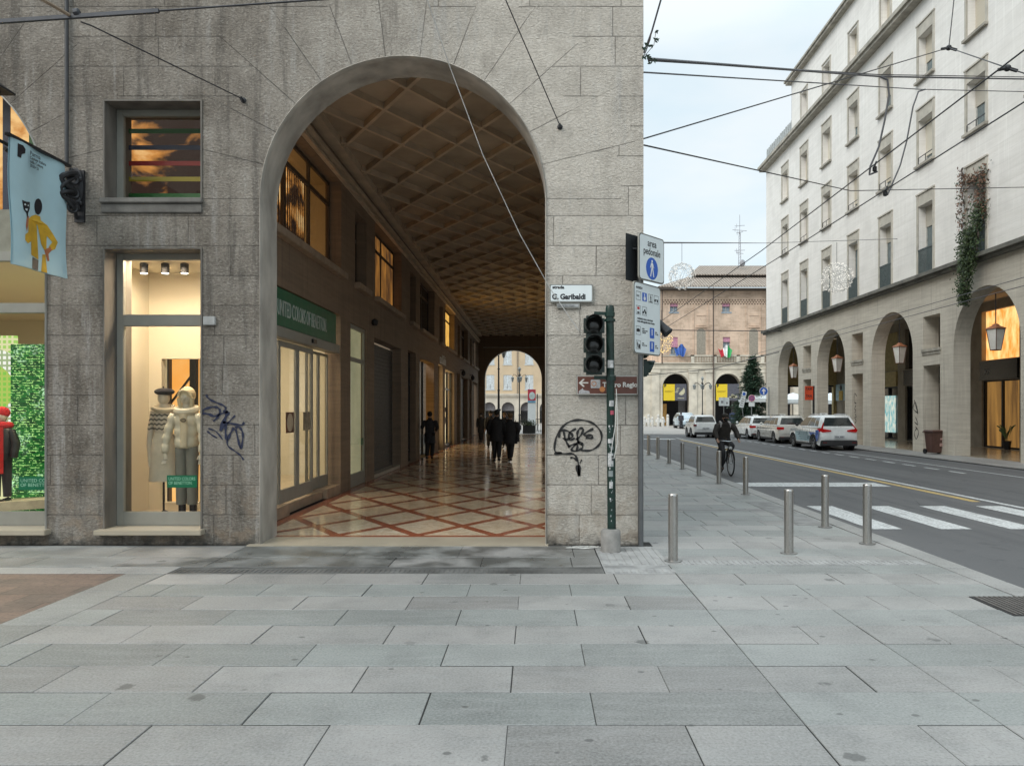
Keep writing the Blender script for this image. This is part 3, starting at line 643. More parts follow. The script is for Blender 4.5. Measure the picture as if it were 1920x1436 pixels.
for (y0, y1, xo, fw) in ((11.07, 11.72, -4.16, .06), (11.78, 12.72, -4.05, .09), (12.72, 13.6, -4.05, .09), (13.6, 14.35, -4.16, .05), (14.35, 14.98, -4.16, .05)):
    m = MB(O); z0 = .2; z1 = 2.8; m.box(xo - .04, xo, y0, y0 + fw, z0, z1); m.box(xo - .04, xo, y1 - fw, y1, z0, z1); m.box(xo - .04, xo, y0 + fw, y1 - fw, z1 - fw, z1); m.box(xo - .04, xo, y0 + fw, y1 - fw, z0, z0 + .22)
    f = m.build('glazed_door', METAL, B, merge=False, bevel=.004); m = MB(O); m.box(xo - .025, xo - .018, y0 + .02, y1 - .02, z0 + .05, z1 - .03); m.build('pane', GL, f)
m = MB(O); m.box(-4.031, -4.028, 12.05, 12.45, 1.32, 1.66); s_ = m.build('door_notice', M('brown_notice', (.16, .07, .04), .6), B); m = MB(O); m.lathe((-4.026, 12.25, 1.49), [(.15, 0), (.15, .002)], 24, mat=Matrix.Rotation(R(90), 4, 'Y')); m.build('notice_disc', M('notice_disc', (.55, .45, .32), .6), s_)
m = MB(O); m.box(-4.031, -4.028, 12.95, 13.35, 1.34, 1.66); m.build('door_notice_pale', M('pale_notice', (.30, .25, .17), .6, sc=12, var=.5), B)
m = MB(O); m.box(-5.4, -5.35, 12.0, 13.3, .19, 2.75)
for i in range(24): m.box(-5.35, -5.33, 12.3, 12.95, .45 + i * .09, .50 + i * .09)
m.build('slatted_partition', M('pale_slats', (.62, .55, .42), .6), B, merge=False)
# narrow window 0
def slot(k, mat, frame_m=METAL, head=True, x=-4.12):
    y0, y1 = narrow(k), narrow(k) + 1.5; m = MB(O); fw = .09
    m.box(x - .05, x, y0, y0 + fw, .02, 3.55); m.box(x - .05, x, y1 - fw, y1, .02, 3.55); m.box(x - .05, x, y0 + fw, y1 - fw, 3.46, 3.55); m.box(x - .05, x, y0 + fw, y1 - fw, .02, .3)
    if head: m.box(x - .05, x, y0 + fw, y1 - fw, 2.75, 2.84)
    f = m.build('side_window_frame', frame_m, B, merge=False); m = MB(O); m.box(x - .035, x - .025, y0 + .03, y1 - .03, .1, 3.5); m.build('pane', mat, f)
    return f
slot(0, GL, METAL, True, -3.97)
LITW = lit('pale_lit_display', (.60, .56, .34), (.40, .40, .24), .42, .8, (1, 1, .5))
LITY = lit('yellow_lit_display', (.85, .50, .12), (.55, .28, .05), .8, 2.5); LITB = lit('bright_lit_display', (1.0, .85, .50), (.75, .5, .2), 1.7, 2.2)
LITD = lit('dim_amber_display', (.32, .14, .03), (.06, .03, .015), .7, 3, (1, 1, .4))
apane('display_back', 15.9, 17.35, .1, 3.5, LITW, -4.06)
m = MB(O); m.box(-3.966, -3.964, 16.95, 17.2, .9, 1.05); m.build('brand_sticker_small', GREEN, B)
slot(1, BLACK, BLACK, False); slot(2, LITB, BLACK, False); slot(3, BLACK, DARKM, False); slot(4, BLACK, DARKM, False)
# shuttered door
m = MB(O); y0, y1 = wide(0), wide(0) + 3.58; z = .1
while z < 3.4: m.box(-4.21, -4.17, y0, y1, z, z + .085); m.box(-4.22, -4.19, y0, y1, z + .085, z + .1); z += .1
m.build('roller_shutter', M('dark_shutter', (.075, .072, .07), .45, .3), B, merge=False); 
m = MB(O); m.box(-4.2, -3.95, y0, y1, .012, .1); m.build('shutter_step', THR, B)
# lit opening wide(1), shop with letters wide(2), others
y0 = wide(1); apane('open_shop_door', y0, y0 + 1.2, .05, 3.4, BLACK, -4.1); apane('warm_interior', y0 + 1.2, y0 + 3.58, .05, 3.45, LITY, -4.6)
m = MB(O); 
for a in (y0 + 1.2, y0 + 1.9): m.box(-4.18, -4.1, a, a + .09, .05, 3.45)
m.build('door_posts', BLACK, B, merge=False)
y0 = wide(2); apane('lit_display_window', y0 + .05, y0 + 3.55, .12, 3.42, LITB, -4.35)
m = MB(O)
for a in (y0, y0 + .9, y0 + 2.2, y0 + 3.5): m.box(-4.16, -4.08, a, a + .07, .03, 3.45)
m.box(-4.16, -4.08, y0, y0 + 3.57, 2.6, 2.68); m.box(-4.16, -4.08, y0, y0 + 3.57, .03, .14)
for a in (y0 + 1.3, y0 + 1.7): m.lathe((-4.28, a, .3), [(.1, 0), (.12, .5), (.17, .95), (.12, 1.2), (.2, 1.45), (.06, 1.6), (.1, 1.75), (.04, 1.9)], 12)
m.build('display_window_frame', BLACK, B, merge=False)
text('casa di Gallerie', .55, frame((-3.926 - O.x, 30.6 - O.y, 3.62), (0, 1, 0), (0, 0, 1)), M('pale_metal_letters', (.6, .6, .56), .4, bst=0), B, 'shop_lettering', ext=.012, xs=.62, bold=.006)
for k in (3, 4):
    y0 = wide(k); apane('dark_shopfront', y0, min(y0 + 3.6, 50.6), .05, 3.45, M('dim_shopfront', (.05, .04, .032), .3, bst=0), -4.15)
# upper windows
def upwin(y0, y1, z0, z1, mat, n=3, fm=None):
    m = MB(O); x = -4.16; fm = fm or M('dark_bronze_frame', (.07, .05, .035), .5)
    for i in range(n + 1): a = y0 + (y1 - y0) * i / n; m.box(x - .05, x, max(y0, a - .04), min(y1, a + .04), z0, z1)
    m.box(x - .045, x - .004, y0, y1, z1 - .5, z1 - .42); m.box(x - .045, x - .004, y0, y1, z0, z0 + .07); m.box(x - .045, x - .004, y0, y1, z1 - .07, z1)
    f = m.build('arcade_upper_window', fm, B, merge=False); m = MB(O); m.box(x - .03, x - .024, y0, y1, z0, z1); m.build('pane', mat, f); return f
upwin(11.06, 15.09, 4.47, 6.29, GL, 3)
m = MB(O)
for i in range(34): m.box(-4.7, -4.69, 11.0 + i * .125, 11.04 + i * .125, 4.3, 6.4)
m.box(-4.85, -4.8, 10.9, 15.5, 4.3, 6.4, 1)
m.build('ribbon_curtain', [M('ribbon_dark', (.05, .03, .012), .4), MUR], B, merge=False)
for k in range(5):
    y0 = wide(k) + .1; y1 = min(y0 + 3.6, 50.6); upwin(y0, y1, 4.47, 6.29, [LITD, DGL, LITY, DGL, DGL][k], 2)
    upwin(narrow(k) + .4, narrow(k) + 1.5, 4.47, 6.05, DGL, 1)
m = MB(O); m.lathe((-3.86, 17.95, 3.72), [(.05, 0), (.08, .05), (.08, .12), (.03, .16)], 12); m.build('security_camera', DARKM, B)
m = MB(O)
for yq in (38.9, 44.6): m.lathe((-3.75, yq, 3.45), [(.04, 0), (.11, .08), (.11, .22), (.04, .3)], 12); m.bar((-3.93, yq, 3.75), (-3.72, yq, 3.78), .03, .03); m.mark()
m.build_each('wall_lamp', DARKM, B, merge=False)
# ---- graffiti on the wall (paint on the facade)
fw_ = lambda u, v, d: (u, 9.4 - d - .004, v)
def gp(zx, zy, ox, oy, k):  # tag traced from pixels of an enlarged image crop, turned into facade metres
    q = P(ox + zx / k, oy + zy / k, 9.4); return (q.x, q.z)
BP = M('blue_black_spray', (.012, .018, .05), .6, bst=0); KP = M('black_spray', (.014, .013, .013), .6, bst=0)
m = MB(O); K = 8.97
for st, wd in (([(150, 180), (200, 250), (320, 310), (440, 360), (480, 410), (440, 470)], .022), ([(60, 490), (130, 420), (260, 385), (350, 400), (385, 460), (340, 560), (270, 625)], .024), ([(60, 490), (180, 500), (290, 540), (400, 500), (520, 460)], .026),
               ([(520, 460), (470, 580), (390, 790)], .045), ([(430, 640), (560, 660), (740, 690), (790, 640)], .024), ([(640, 525), (560, 610), (470, 700)], .018), ([(480, 690), (480, 830), (505, 940), (560, 830), (620, 730)], .028),
               ([(640, 735), (700, 720), (755, 790), (770, 900), (735, 1080), (700, 980), (650, 760)], .024), ([(505, 940), (520, 1040), (640, 1130), (730, 1200), (780, 1275)], .018), ([(190, 745), (320, 800), (430, 935)], .016), ([(170, 790), (240, 850), (335, 905)], .018)):
    ribbon(m, [gp(a, b, 370, 720, K) for a, b in st], wd, fw_)
m.build('blue_graffiti', BP, B, merge=False)
m = MB(O); K = 4.4875
for st, wd in (([(150, 400), (90, 380), (110, 250), (190, 150), (300, 122), (410, 150), (480, 230), (470, 320), (400, 375), (310, 378)], .022), ([(85, 405), (180, 405), (250, 410), (285, 470), (295, 590)], .022), ([(285, 500), (295, 595)], .05), ([(220, 440), (250, 440), (280, 470)], .02), ([(318, 455), (300, 490)], .012),
               ([(125, 270), (140, 215), (200, 215), (240, 260), (180, 290), (165, 270)], .026), ([(165, 220), (185, 300), (215, 350)], .022), ([(270, 195), (215, 230), (215, 290), (260, 275)], .022), ([(200, 350), (240, 330), (280, 330), (270, 380), (230, 370), (290, 310), (320, 320), (320, 360), (270, 385)], .024),
               ([(270, 290), (310, 250), (330, 200), (300, 195), (280, 240), (290, 310), (320, 330)], .024), ([(415, 195), (350, 230), (345, 255), (400, 250), (400, 275), (350, 270)], .026)):
    ribbon(m, [gp(a, b, 1020, 760, K) for a, b in st], wd, fw_)
m.build('black_graffiti', KP, B, merge=False)
# wall conduit
m = MB(O); m.tube([(P(125, 0, 9.36).x, 9.36, 8), (P(125, 0, 9.36).x, 9.36, 4.75)], .024, 10); m.build('wall_conduit', M('grey_conduit', (.05, .05, .052), .6), B, smooth=True)
m = MB(O); m.tube([(1.31, 9.33, 0.0), (1.31, 9.33, 2.2)], .03, 8); m.build('corner_pipe', M('grey_conduit', (.1, .1, .1), .6), B, smooth=True)
m = MB(O); m.box(-4.17, -4.02, 9.36, 9.40, 2.76, 2.87); m.build('wall_box', M('wall_box_grey', (.42, .42, .41), .5, bst=0), B, bevel=.006)
# unseen block added behind the viewer to darken the left facade, reflected in glass
t2 = thing('unseen_shading_block', 'unseen plain stone block added behind the viewer to shade the corner facade', 'building', (-14, -14, 0)); m = MB(t2.location)
m.plate([rect(-32, -4, -.3, 15)] + [rect(-30 + 3.5 * i, -28.6 + 3.5 * i, 1 + 4.2 * j, 3.4 + 4.2 * j) for i in range(7) for j in range(3)], lambda u, v, d: (u, -10 - d, v), .4); m.box(-32, -4, -18, -10.5, 0, 14.9); m.build('wall', TRAV, t2, merge=False)
# ================================================================== RIGHT ARCADED BUILDING (local frame: x into the building, y along the street)
RBm = Matrix.Translation((15.05, 0, 0)) @ Matrix.Rotation(-.0157, 4, 'Z')
D = thing('arcaded_building', 'pale six storey stone building over round street arches with hanging lanterns', 'building', (15.05, 0, 0), -.0157)
fd = lambda u, v, d: (d, u, v)
YA, YB = 4.0, 51.3
def wc(k): return 47.25 - 3.51 * k
NW = 13
m = MB(); holes = []
for k in range(NW):
    c = wc(k)
    for (z0, z1) in ((14.95, 16.75), (11.55, 13.35), (7.12, 9.9)): holes.append(rect(c - .58, c + .58, z0, z1))
m.plate([rect(YA, YB, 7.08, 18.1)] + holes, fd, .45, 0, 0)
m.build('upper_wall', PLAS, D)
m = MB(); m.plate([rect(YA, 46.0, 18.1, 21.75)] + [rect(wc(k) - .5, wc(k) + .5, 18.6, 20.35) for k in range(1, NW)], fd, .45); m.box(.0, 12, 45.9, 46, 18.1, 21.75); m.build('attic_wall', PLAS, D)
m = MB(); 
for a, b, z0, z1, p in ((YA, YB + .4, 18.1, 18.24, .38), (YA, YB + .48, 18.24, 18.42, .48)): m.box(-p, 1.0, a, b, z0, z1)
m.build('cornice', TRIM, D, merge=False)
m = MB(); m.box(-.28, 14, YA, 46.3, 21.75, 21.9); m.box(-.36, 14, YA, 46.4, 21.9, 22.02); m.build('roof_cornice', TRIM, D, merge=False)
m = MB(); m.box(-.2, .6, YA, YB + .15, 6.82, 6.93); m.box(-.32, .6, YA, YB + .25, 6.93, 7.08); m.build('ledge', LEDGE, D, merge=False, bevel=.01)
# corrugated terrace screen
m = MB(); y = 46.05; i = 0
while y < 51.4: m.box(.02 + .04 * (i % 2), .08 + .04 * (i % 2), y, y + .17, 18.42, 19.55 - .02 * (i % 3)); y += .18; i += 1
m.box(.06, 5, 51.2, 51.3, 18.42, 19.4); m.build('terrace_screen', M('corrugated_screen', (.40, .42, .42), .6, sc=8, var=.3), D, merge=False)
m = MB(); m.box(.45, 14, YA, YB, 17.9, 18.1); m.box(.02, 14, 51.15, 51.3, 7.0, 18.1); m.build('end_wall', PLAS, D, merge=False)
# ground storey
m = MB(); arc = [arch(46.7 - 7.0 * k, 3.92, -.01, 4.0) for k in range(6)]
sq = []
for k in range(5):
    c = 43.25 - 7.0 * k + .0; sq += [rect(c - .65, c + .65, 4.1, 5.4), rect(c - .65, c + .65, -.01, 3.45)]
m.plate([rect(YA, YB, -.3, 6.82)] + arc + sq, fd, .62, 0, 0); m.box(.0, 4.6, YB - .6, YB, -.2, .0)
m.build('portico_wall', TRAV, D)
m = MB(); m.plate([rect(.63, 4.95, -.3, 6.49), rect(1.0, 4.4, -.01, 3.25)], lambda u, v, d: (u, YB - .5 + d, v), .3); m.build('portico_end_panel', M('ochre_panel', (.45, .36, .17), .7, bst=0), D)
m = MB(); m.box(1.0, 4.4, YB - .52, YB - .46, 3.25, 3.35); m.box(2.6, 2.68, YB - .5, YB - .42, 0, 3.25); m.build('end_panel_frame', DARKM, D, merge=False)
m = MB()
for k in range(5): c = 43.25 - 7.0 * k; m.box(-.06, .62, c - .72, c + .72, 3.98, 4.098); m.box(-.03, .3, c - .69, c + .69, 3.86, 3.98); m.mark()
m.build_each('opening_sill', TRIM, D, merge=False, bevel=.008)
m = MB(); m.box(.62, 5, YA, YB - .6, 6.5, 6.8); m.build('portico_ceiling', M('portico_plaster', (.40, .37, .31), .8), D)
# back wall of portico with shopfronts
PB = M('portico_back_stone', (.30, .265, .21), .7, sc=2, var=.25)
m = MB(); bh = []
bays = [(wy, ) for wy in range(0)]
for k in range(11):
    c = 10.9 + 3.6 * k
    bh += [rect(c - 1.35, c + 1.35, .02, 3.0), rect(c - 1.35, c + 1.35, 3.9, 6.1)]
m.plate([rect(YA, YB, -.3, 6.5)] + bh, lambda u, v, d: (4.6 + d, u, v), .3); m.build('portico_back_wall', PB, D)
YEL = M('ochre_panel', (.45, .36, .17), .7, bst=0); DG = M('dark_shop_glass', (.02, .02, .022), .1, bst=0, spec=.7)
LB = lit('warm_boutique', (.95, .30, .05), (1.0, .66, .26), .95, 2.2, (1, 1.6, .7)); LS = lit('amber_window', (.42, .22, .06), (.14, .075, .03), .6, 1.0, (1, 2.5, .3)); LP = lit('lit_poster_glow', (.15, .50, .55), (.9, .9, .75), .6, 3, (1, 2, 1))
for k in range(11):
    c = 10.9 + 3.6 * k; a, b = c - 1.35, c + 1.35
    lo = LS if 31 < c < 34 else DG; hi = LB if 31 < c < 34 else (DG if c < 40 else YEL)
    if c > 44: lo = DG
    m = MB(); m.box(4.8, 4.82, a, b, .02, 3.0); m.build('shopfront_glass', lo, D)
    m = MB(); m.box(4.8, 4.82, a, b, 3.9, 6.1); m.build('upper_shop_window', hi, D)
    m = MB(); m.box(4.5, 4.75, a, b, 3.02, 3.85); s_ = m.build('shop_fascia', BLACK if c < 40 else YEL, D)
    m = MB()
    for q in (a, c - .05, b - .1): m.box(4.7, 4.8, q, q + .1, .02, 3.0)
    m.box(4.7, 4.79, a, b, .021, .09); m.box(4.7, 4.79, a, b, 2.94, 3.001); m.build('shopfront_frame', DARKM, D, merge=False)
    if 31 < c < 34:
        text('XF', .42, frame((4.49, b - .35, 3.25), (0, -1, 0), (0, 0, 1)), M('grey_letters', (.2, .2, .2), .5, bst=0), s_, ext=.004)
m = MB(); m.box(4.66, 4.7, 42.4, 43.7, .4, 2.5); m.build('lit_poster', LP, D)
m = MB(); m.box(4.52, 4.56, 48.9, 50.7, 2.3, 3.4, 0); m.build('pale_blue_poster', M('pale_blue', (.42, .60, .68), .6, bst=0), D)
m = MB(); m.box(4.49, 4.52, 49.5, 50.1, 2.32, 2.95, 0); m.sphere((4.5, 49.8, 3.15), .16, 10, 6, 1, (.2, 1, 1.2)); m.build('poster_figure', [M('mustard', (.62, .42, .04), .6, bst=0), INK], D, merge=False)
m = MB(); rnd = random.Random(6)
for i in range(22):
    a_ = rnd.uniform(0, PI); L_ = rnd.uniform(.5, .95); yb_ = 31.9 + rnd.uniform(-.1, .1); pts = [Vector((4.55 - .1 * math.sin(a_) * k / 5, yb_ + L_ * .75 * math.cos(a_) * (k / 5) ** 1.2, .35 + L_ * (1.3 * k / 5 - .55 * (k / 5) ** 2.2))) for k in range(6)]
    for k in range(5):
        w0, w1 = .05 * math.sin(PI * (k + .3) / 5.6), .05 * math.sin(PI * (k + 1.3) / 6.4); m.add([pts[k] + Vector((0, 0, w0)), pts[k + 1] + Vector((0, 0, w1)), pts[k + 1] - Vector((0, 0, w1)), pts[k] - Vector((0, 0, w0))], [(0, 1, 2, 3)])
plt = thing('potted_palm', 'green potted palm beside the amber lit shop window of the arcade', 'plant', (0, 0, 0)); plt.matrix_world = RBm
m.build('fronds', M('palm_green', (.06, .12, .03), .5, bst=0), plt, merge=False); m = MB(); m.lathe((4.55, 31.9, 0.01), [(.12, 0), (.17, .36), (.15, .36), (.14, .3)], 14); m.build('pot', DARKM, plt, smooth=True)
# windows : surround, sill, blind, pane, rail
SUR = M('window_surround_stone', (.46, .43, .37), .8, sc=3, var=.2, bs=30, bst=.2); BLI = M('beige_blind', (.52, .47, .38), .7, sc=1, var=.08, bst=0, stretch=(1, 1, 20))
FRM = M('white_window_frame', (.45, .45, .42), .5, bst=0); RAILM = M('grey_green_rail', (.09, .115, .115), .5, .2, bst=0); WG = M('window_glass_sky', (.10, .14, .15), .05, 0, var=.3, bst=0, spec=1.0)
BLIS = [BLI, M('grey_blind', (.44, .41, .35), .7, sc=1, var=.1, bst=0), M('pale_blind', (.60, .56, .47), .7, sc=1, var=.08, bst=0)]
def rwin(c, z0, z1, kind, so_, nm='window'):
    w2 = .58; t = .115; m = MB(); p = -.035
    hd = .36 if kind != 'attic' else .0
    if kind == 'attic': w2 = .5
    m.box(p, .02, c - w2 - t, c - w2, z0 - .02, z1 + hd + .1); m.box(p, .02, c + w2, c + w2 + t, z0 - .02, z1 + hd + .1); m.box(p - .02, .02, c - w2 - t - .03, c + w2 + t + .03, z1 + hd + .1, z1 + hd + .16)
    if hd: m.box(-.012, .02, c - w2, c + w2, z1, z1 + hd + .1)
    f = m.build(nm, SUR, D, merge=False)
    if kind != 'balcony':
        m = MB(); m.box(-.13, .4, c - w2 - .14, c + w2 + .14, z0 - .10, z0 - .005); m.build('sill', TRIM, f)
    op = {'shut': 0.0, 'low': .10, 'half': .42, 'open': .72, 'balcony': so_}[kind] if kind != 'attic' else 0
    if so_ is not None and kind != 'balcony': op = min(.9, max(0, so_ + random.choice([0, 0, .08, .22, -.1])))
    zb = z0 + (z1 - z0) * op
    if op < .98: m = MB(); m.box(.30, .33, c - w2, c + w2, zb, z1); m.build('blind', BLIS[int(c * 7 + z0 * 3) % 3], f)
    if op > .02:
        m = MB(); m.box(.34, .36, c - w2, c + w2, z0, zb + .02); m.build('pane', WG, f)
        m = MB()
        for q in (c - w2, c - .03, c + w2 - .06): m.box(.28 + .03, .34, q, q + .06, z0, zb)
        m.box(.31, .34, c - w2, c + w2, z0, z0 + .07); m.build('sash', FRM, f, merge=False)
    if kind == 'balcony':
        m = MB(); m.box(-.02, .02, c - w2, c + w2, z0 + .98, z0 + 1.03); m.box(-.015, .015, c - w2, c + w2, z0 + .04, z0 + .08); q = c - w2
        while q < c + w2: m.box(-.01, .012, q, q + .035, z0 + .04, z0 + 1.0); q += .085
        m.build('railing', RAILM, f, merge=False)
    elif kind in ('shut', 'low', 'half') and z0 < 14:
        m = MB(); m.box(-.02, .0, c - w2, c + w2, z0 + .30, z0 + .33)
        for q in (c - w2, c - .02, c + w2 - .03): m.box(-.02, 0, q, q + .03, z0, z0 + .31)
        m.build('guard_rail', DARKM, f, merge=False)
for k in range(0, NW):
    c = wc(k)
    rwin(c, 14.95, 16.75, ['low', 'low', 'low', 'half', 'half', 'half', 'shut'][k % 7], [.05, .18, .12, .35, .38, .42, .0][k % 7])
    rwin(c, 11.55, 13.35, ['shut', 'shut', 'shut', 'shut', 'shut', 'shut', 'half'][k % 7], [.5, .0, .0, .12, .0, .0, .45][k % 7])
    rwin(c, 7.12, 9.9, 'balcony', [.9, .86, .82, .9, .75, .7, .95][k % 7], 'balcony_window')
    if k: rwin(c, 18.6, 20.35, 'attic', [.0, .12, .0, .08, .0, .0][k % 6], 'attic_window')
# graffiti on pillars
m = MB(); fg = lambda u, v, d: (-.004, u, v)
for st in ([(36.3, 2.35), (36.55, 2.5), (36.6, 2.1), (36.35, 2.0)], [(36.4, 1.9), (36.55, 1.75), (36.4, 1.65), (36.55, 1.55)], [(36.5, 1.5), (36.35, 1.35), (36.55, 1.3), (36.35, 1.15), (36.5, 1.05)],
           [(30.6, 2.1), (30.3, 1.5), (30.5, 2.0), (30.7, 1.75), (30.3, 1.55)], [(30.5, 1.4), (30.3, 1.1), (30.6, 1.2)], [(30.5, 1.0), (30.25, .8), (30.45, .5), (30.6, .75), (30.4, .95)], [(23.5, 2.2), (23.3, 1.9), (23.5, 1.8)], [(23.5, 1.6), (23.2, 1.2), (23.5, .9)]):
    ribbon(m, st, .04, fg, 0, 0)
m.build('pillar_graffiti', KP, D, merge=False)
m = MB(); m.box(4.5, 4.58, 28.0, 28.35, 1.7, 2.5); 
m.build('house_sign_rack', BLACK, D); m = MB()
for i in range(3): m.box(4.46, 4.5, 28.02, 28.3, 1.78 + i * .24, 1.94 + i * .24)
m.build('name_plates', M('grey_plate', (.35, .35, .33), .4), D, merge=False)
# lanterns hanging in the arches
def lantern(name, label, loc):
    t = thing(name, label, 'lantern', loc, .3, 'lanterns hanging in the street arches')
    gm = NT('frosted_lantern_glass'); e = gm.bsdf(gm.mix(gm.ramp(gm.noise(4, 3), .3, .7), (.62, .60, .55), (.75, .73, .69)), .35)
    MC['lg'] = MC.get('lg') or e
    m = MB(); q = [(.135, 0), (.24, .72)]
    secs = []
    for r_, z in q: secs.append([(r_ * math.cos(PI / 4 + PI / 2 * i), r_ * math.sin(PI / 4 + PI / 2 * i), z) for i in range(4)])
    secs = [[(x * 1.15, y * 1.15, z) for x, y, z in s] for s in secs]; m.loft(secs); m.build('glass_body', MC['lg'], t)
    m = MB()
    for i in range(4): m.bar(Vector(secs[0][i]) * 1.02, Vector(secs[1][i]) * 1.02, .022, .022)
    for z, r_ in ((0, .16), (.72, .28)):
        c4 = [Vector((r_ * math.cos(PI / 4 + PI / 2 * i), r_ * math.sin(PI / 4 + PI / 2 * i), z)) for i in range(4)]
        for i in range(4): m.bar(c4[i], c4[(i + 1) % 4], .025, .03)
    m.build('frame', M('bronze', (.13, .06, .035), .5, .4), t, merge=False)
    m = MB(); m.lathe((0, 0, .72), [(.32, 0), (.30, .03), (.12, .11), (.10, .15), (.05, .18)], 4, mat=Matrix.Rotation(PI / 4, 4, 'Z')); m.build('copper_cap', M('copper', (.40, .17, .09), .45, .3), t)
    m = MB(); m.tube([(0, 0, .88), (0, 0, 1.95)], .018, 6); m.build('rod', DARKM, t)
    return t
L0 = lantern('hanging_lantern', 'large frosted lantern hanging in the nearest arch, before the orange lit shop window', (15.75, 25.55, 3.74))
for y_, z_, lab in ((32.6, 3.72, 'frosted lantern in the second nearest arch, above the brown waste bin side'), (39.6, 3.70, 'frosted lantern hanging in the arch behind the rear silver car'), (46.6, 3.68, 'smallest frosted lantern, in the farthest arch near the piazza')):
    copy_tree(L0, None, lab, (15.78 + .0157 * (y_ - 25), y_, z_))
# ================================================================== BRICK PALAZZO across the piazza (front plane Y=80)
def brick(name, c1, c2, rw, rh, mort):
    t = NT(name); x, y, z = t.sep(); br = t.node('TexBrick'); cb = t.node('CombineXYZ'); t.put(cb.inputs[0], t.ma('ADD', x, y)); t.put(cb.inputs[1], z); t.put(br.inputs[0], cb.outputs[0])
    br.inputs['Scale'].default_value = 1; br.inputs['Brick Width'].default_value = rw; br.inputs['Row Height'].default_value = rh; br.inputs['Mortar Size'].default_value = .012
    t.put(br.inputs['Color1'], c1); t.put(br.inputs['Color2'], c2); t.put(br.inputs['Mortar'], mort)
    c = t.mix(t.ramp(t.noise(.7, 6), .38, .66, 0, .7), br.outputs[0], mul(c1, 1.35)); c = t.mix(t.ramp(t.noise(2.5, 5), .55, .75, 0, .5), c, mul(c2, .6)); c = t.mix(t.ramp(t.noise(1.1, 4, t.scaled((2, 2, .2))), .55, .72, 0, .4), c, mul(c2, .7))
    return t.bsdf(c, .85)
BRK = brick('old_brick', (.56, .42, .32), (.42, .30, .22), .6, .2, (.56, .46, .35)); PSTO = M('palazzo_stone', (.58, .53, .44), .8, sc=1.2, var=.28)
Q = thing('brick_palazzo', 'long pale brick palazzo with tiled roof, blind niches and two banner hung arches', 'building', (18, 80, 0)); QO = Q.location; YQ = 80.0
def X_(px, Y=80.0): return (px - CX) / F * Y
def Z_(py, Y=80.0): return H + (CY - py) / F * Y
fq = lambda u, v, d: (u, YQ + d, v)
ax = [(1241.8, 1291.4), (1339.8, 1388), (1437, 1485), (1535, 1583), (1143, 1192)]
m = MB(QO); hl = []
for a, b in ax: hl.append(arch((X_(a) + X_(b)) / 2, X_(b) - X_(a), -.01, Z_(701) - (X_(b) - X_(a)) / 2, 16))
wl = []
for i in range(5):
    dx = 98.0 * i
    wl += [rect(X_(1256 + dx), X_(1271 + dx), Z_(585), Z_(568)), rect(X_(1257.5 + dx), X_(1271 + dx), Z_(664), Z_(632))]
    hl.append(arch(X_(1316 + dx), .95, Z_(665), Z_(626), 10)) if False else None
m.plate([rect(X_(1239), 62, 0 + Z_(682), Z_(541))] + wl, fq, .6); m.build('upper_wall', BRK, Q)
m = MB(QO); m.plate([rect(7, 62, -.3, Z_(682))] + hl, lambda u, v, d: (u, YQ - .25 + d, v), .85); m.build('arcade_wall', PSTO, Q)
m = MB(QO); m.box(X_(1239), X_(1239) + .3, YQ + .6, YQ + 18, 0, Z_(541)); m.box(7, X_(1239), YQ + .6, YQ + 18, Z_(684), Z_(681)); m.build('side_wall', BRK, Q, merge=False)
# trims
m = MB(QO)
for z0, z1, p in ((682, 680, .45), (692, 690, .35), (668, 666.5, .08)): m.box(7 if z0 > 670 else X_(1239), 62, YQ - p, YQ + .05, Z_(z0), Z_(z1))
for px in (1228, 1298, 1329, 1396, 1427, 1494):
    m.box(X_(px) - .42, X_(px) + .42, YQ - .38, YQ - .2, 0, Z_(698)); m.box(X_(px) - .5, X_(px) + .5, YQ - .46, YQ - .2, Z_(699), Z_(693))
m.build('stone_courses', PSTO, Q, merge=False)
m = MB(QO)
for a, b in ax:
    xc = (X_(a) + X_(b)) / 2; r_ = (X_(b) - X_(a)) / 2; zs = Z_(701) - r_; pts = [(xc - r_ - .1, YQ - .28, 0)] + [(xc - (r_ + .1) * math.cos(PI * i / 14), YQ - .28, zs + (r_ + .1) * math.sin(PI * i / 14)) for i in range(15)] + [(xc + r_ + .1, YQ - .28, 0)]
    m.tube(pts, .11, 5)
m.build('arch_surrounds', PSTO, Q, merge=False)
m = MB(QO)
for i in range(4):
    dx = 98.5 * i; xa, xb = X_(1306 + dx), X_(1323 + dx)
    for (za, zb) in ((611, 590),): m.box(xa, xb, YQ - .06, YQ, Z_(za), Z_(za) + .12); m.box(xa, xb, YQ - .06, YQ, Z_(zb) - .12, Z_(zb))
    m.box(xa - .1, xb + .1, YQ - .14, YQ, Z_(614.5), Z_(613))
    m.box(X_(1300 + dx), X_(1301.5 + dx), YQ - .07, YQ, Z_(666), Z_(571)); m.box(X_(1327 + dx), X_(1328.5 + dx), YQ - .07, YQ, Z_(666), Z_(571)); m.mark()
m.build_each('brick_niche_frame', BRK, Q, merge=False)
m = MB(QO); SH = M('shadowed_niche_plaster', (.30, .27, .22), .9)
for i in range(4):
    dx = 98.5 * i; xc = X_(1314.5 + dx); m.plate([arch(xc, .95, Z_(665), Z_(624), 10)], lambda u, v, d: (u, YQ - .012 + d, v), .01); m.mark()
m.build_each('blind_niche', SH, Q, merge=False)
m = MB(QO); x = X_(1242)
while x < 50:
    for r_ in range(3):
        xx = x + (.14 if r_ % 2 else 0); m.add([(xx, YQ - .02, Z_(570) + r_ * .2 - .1), (xx + .1, YQ - .02, Z_(570) + r_ * .2), (xx, YQ - .02, Z_(570) + r_ * .2 + .1), (xx - .1, YQ - .02, Z_(570) + r_ * .2)], [(0, 1, 2, 3)])
    x += .3
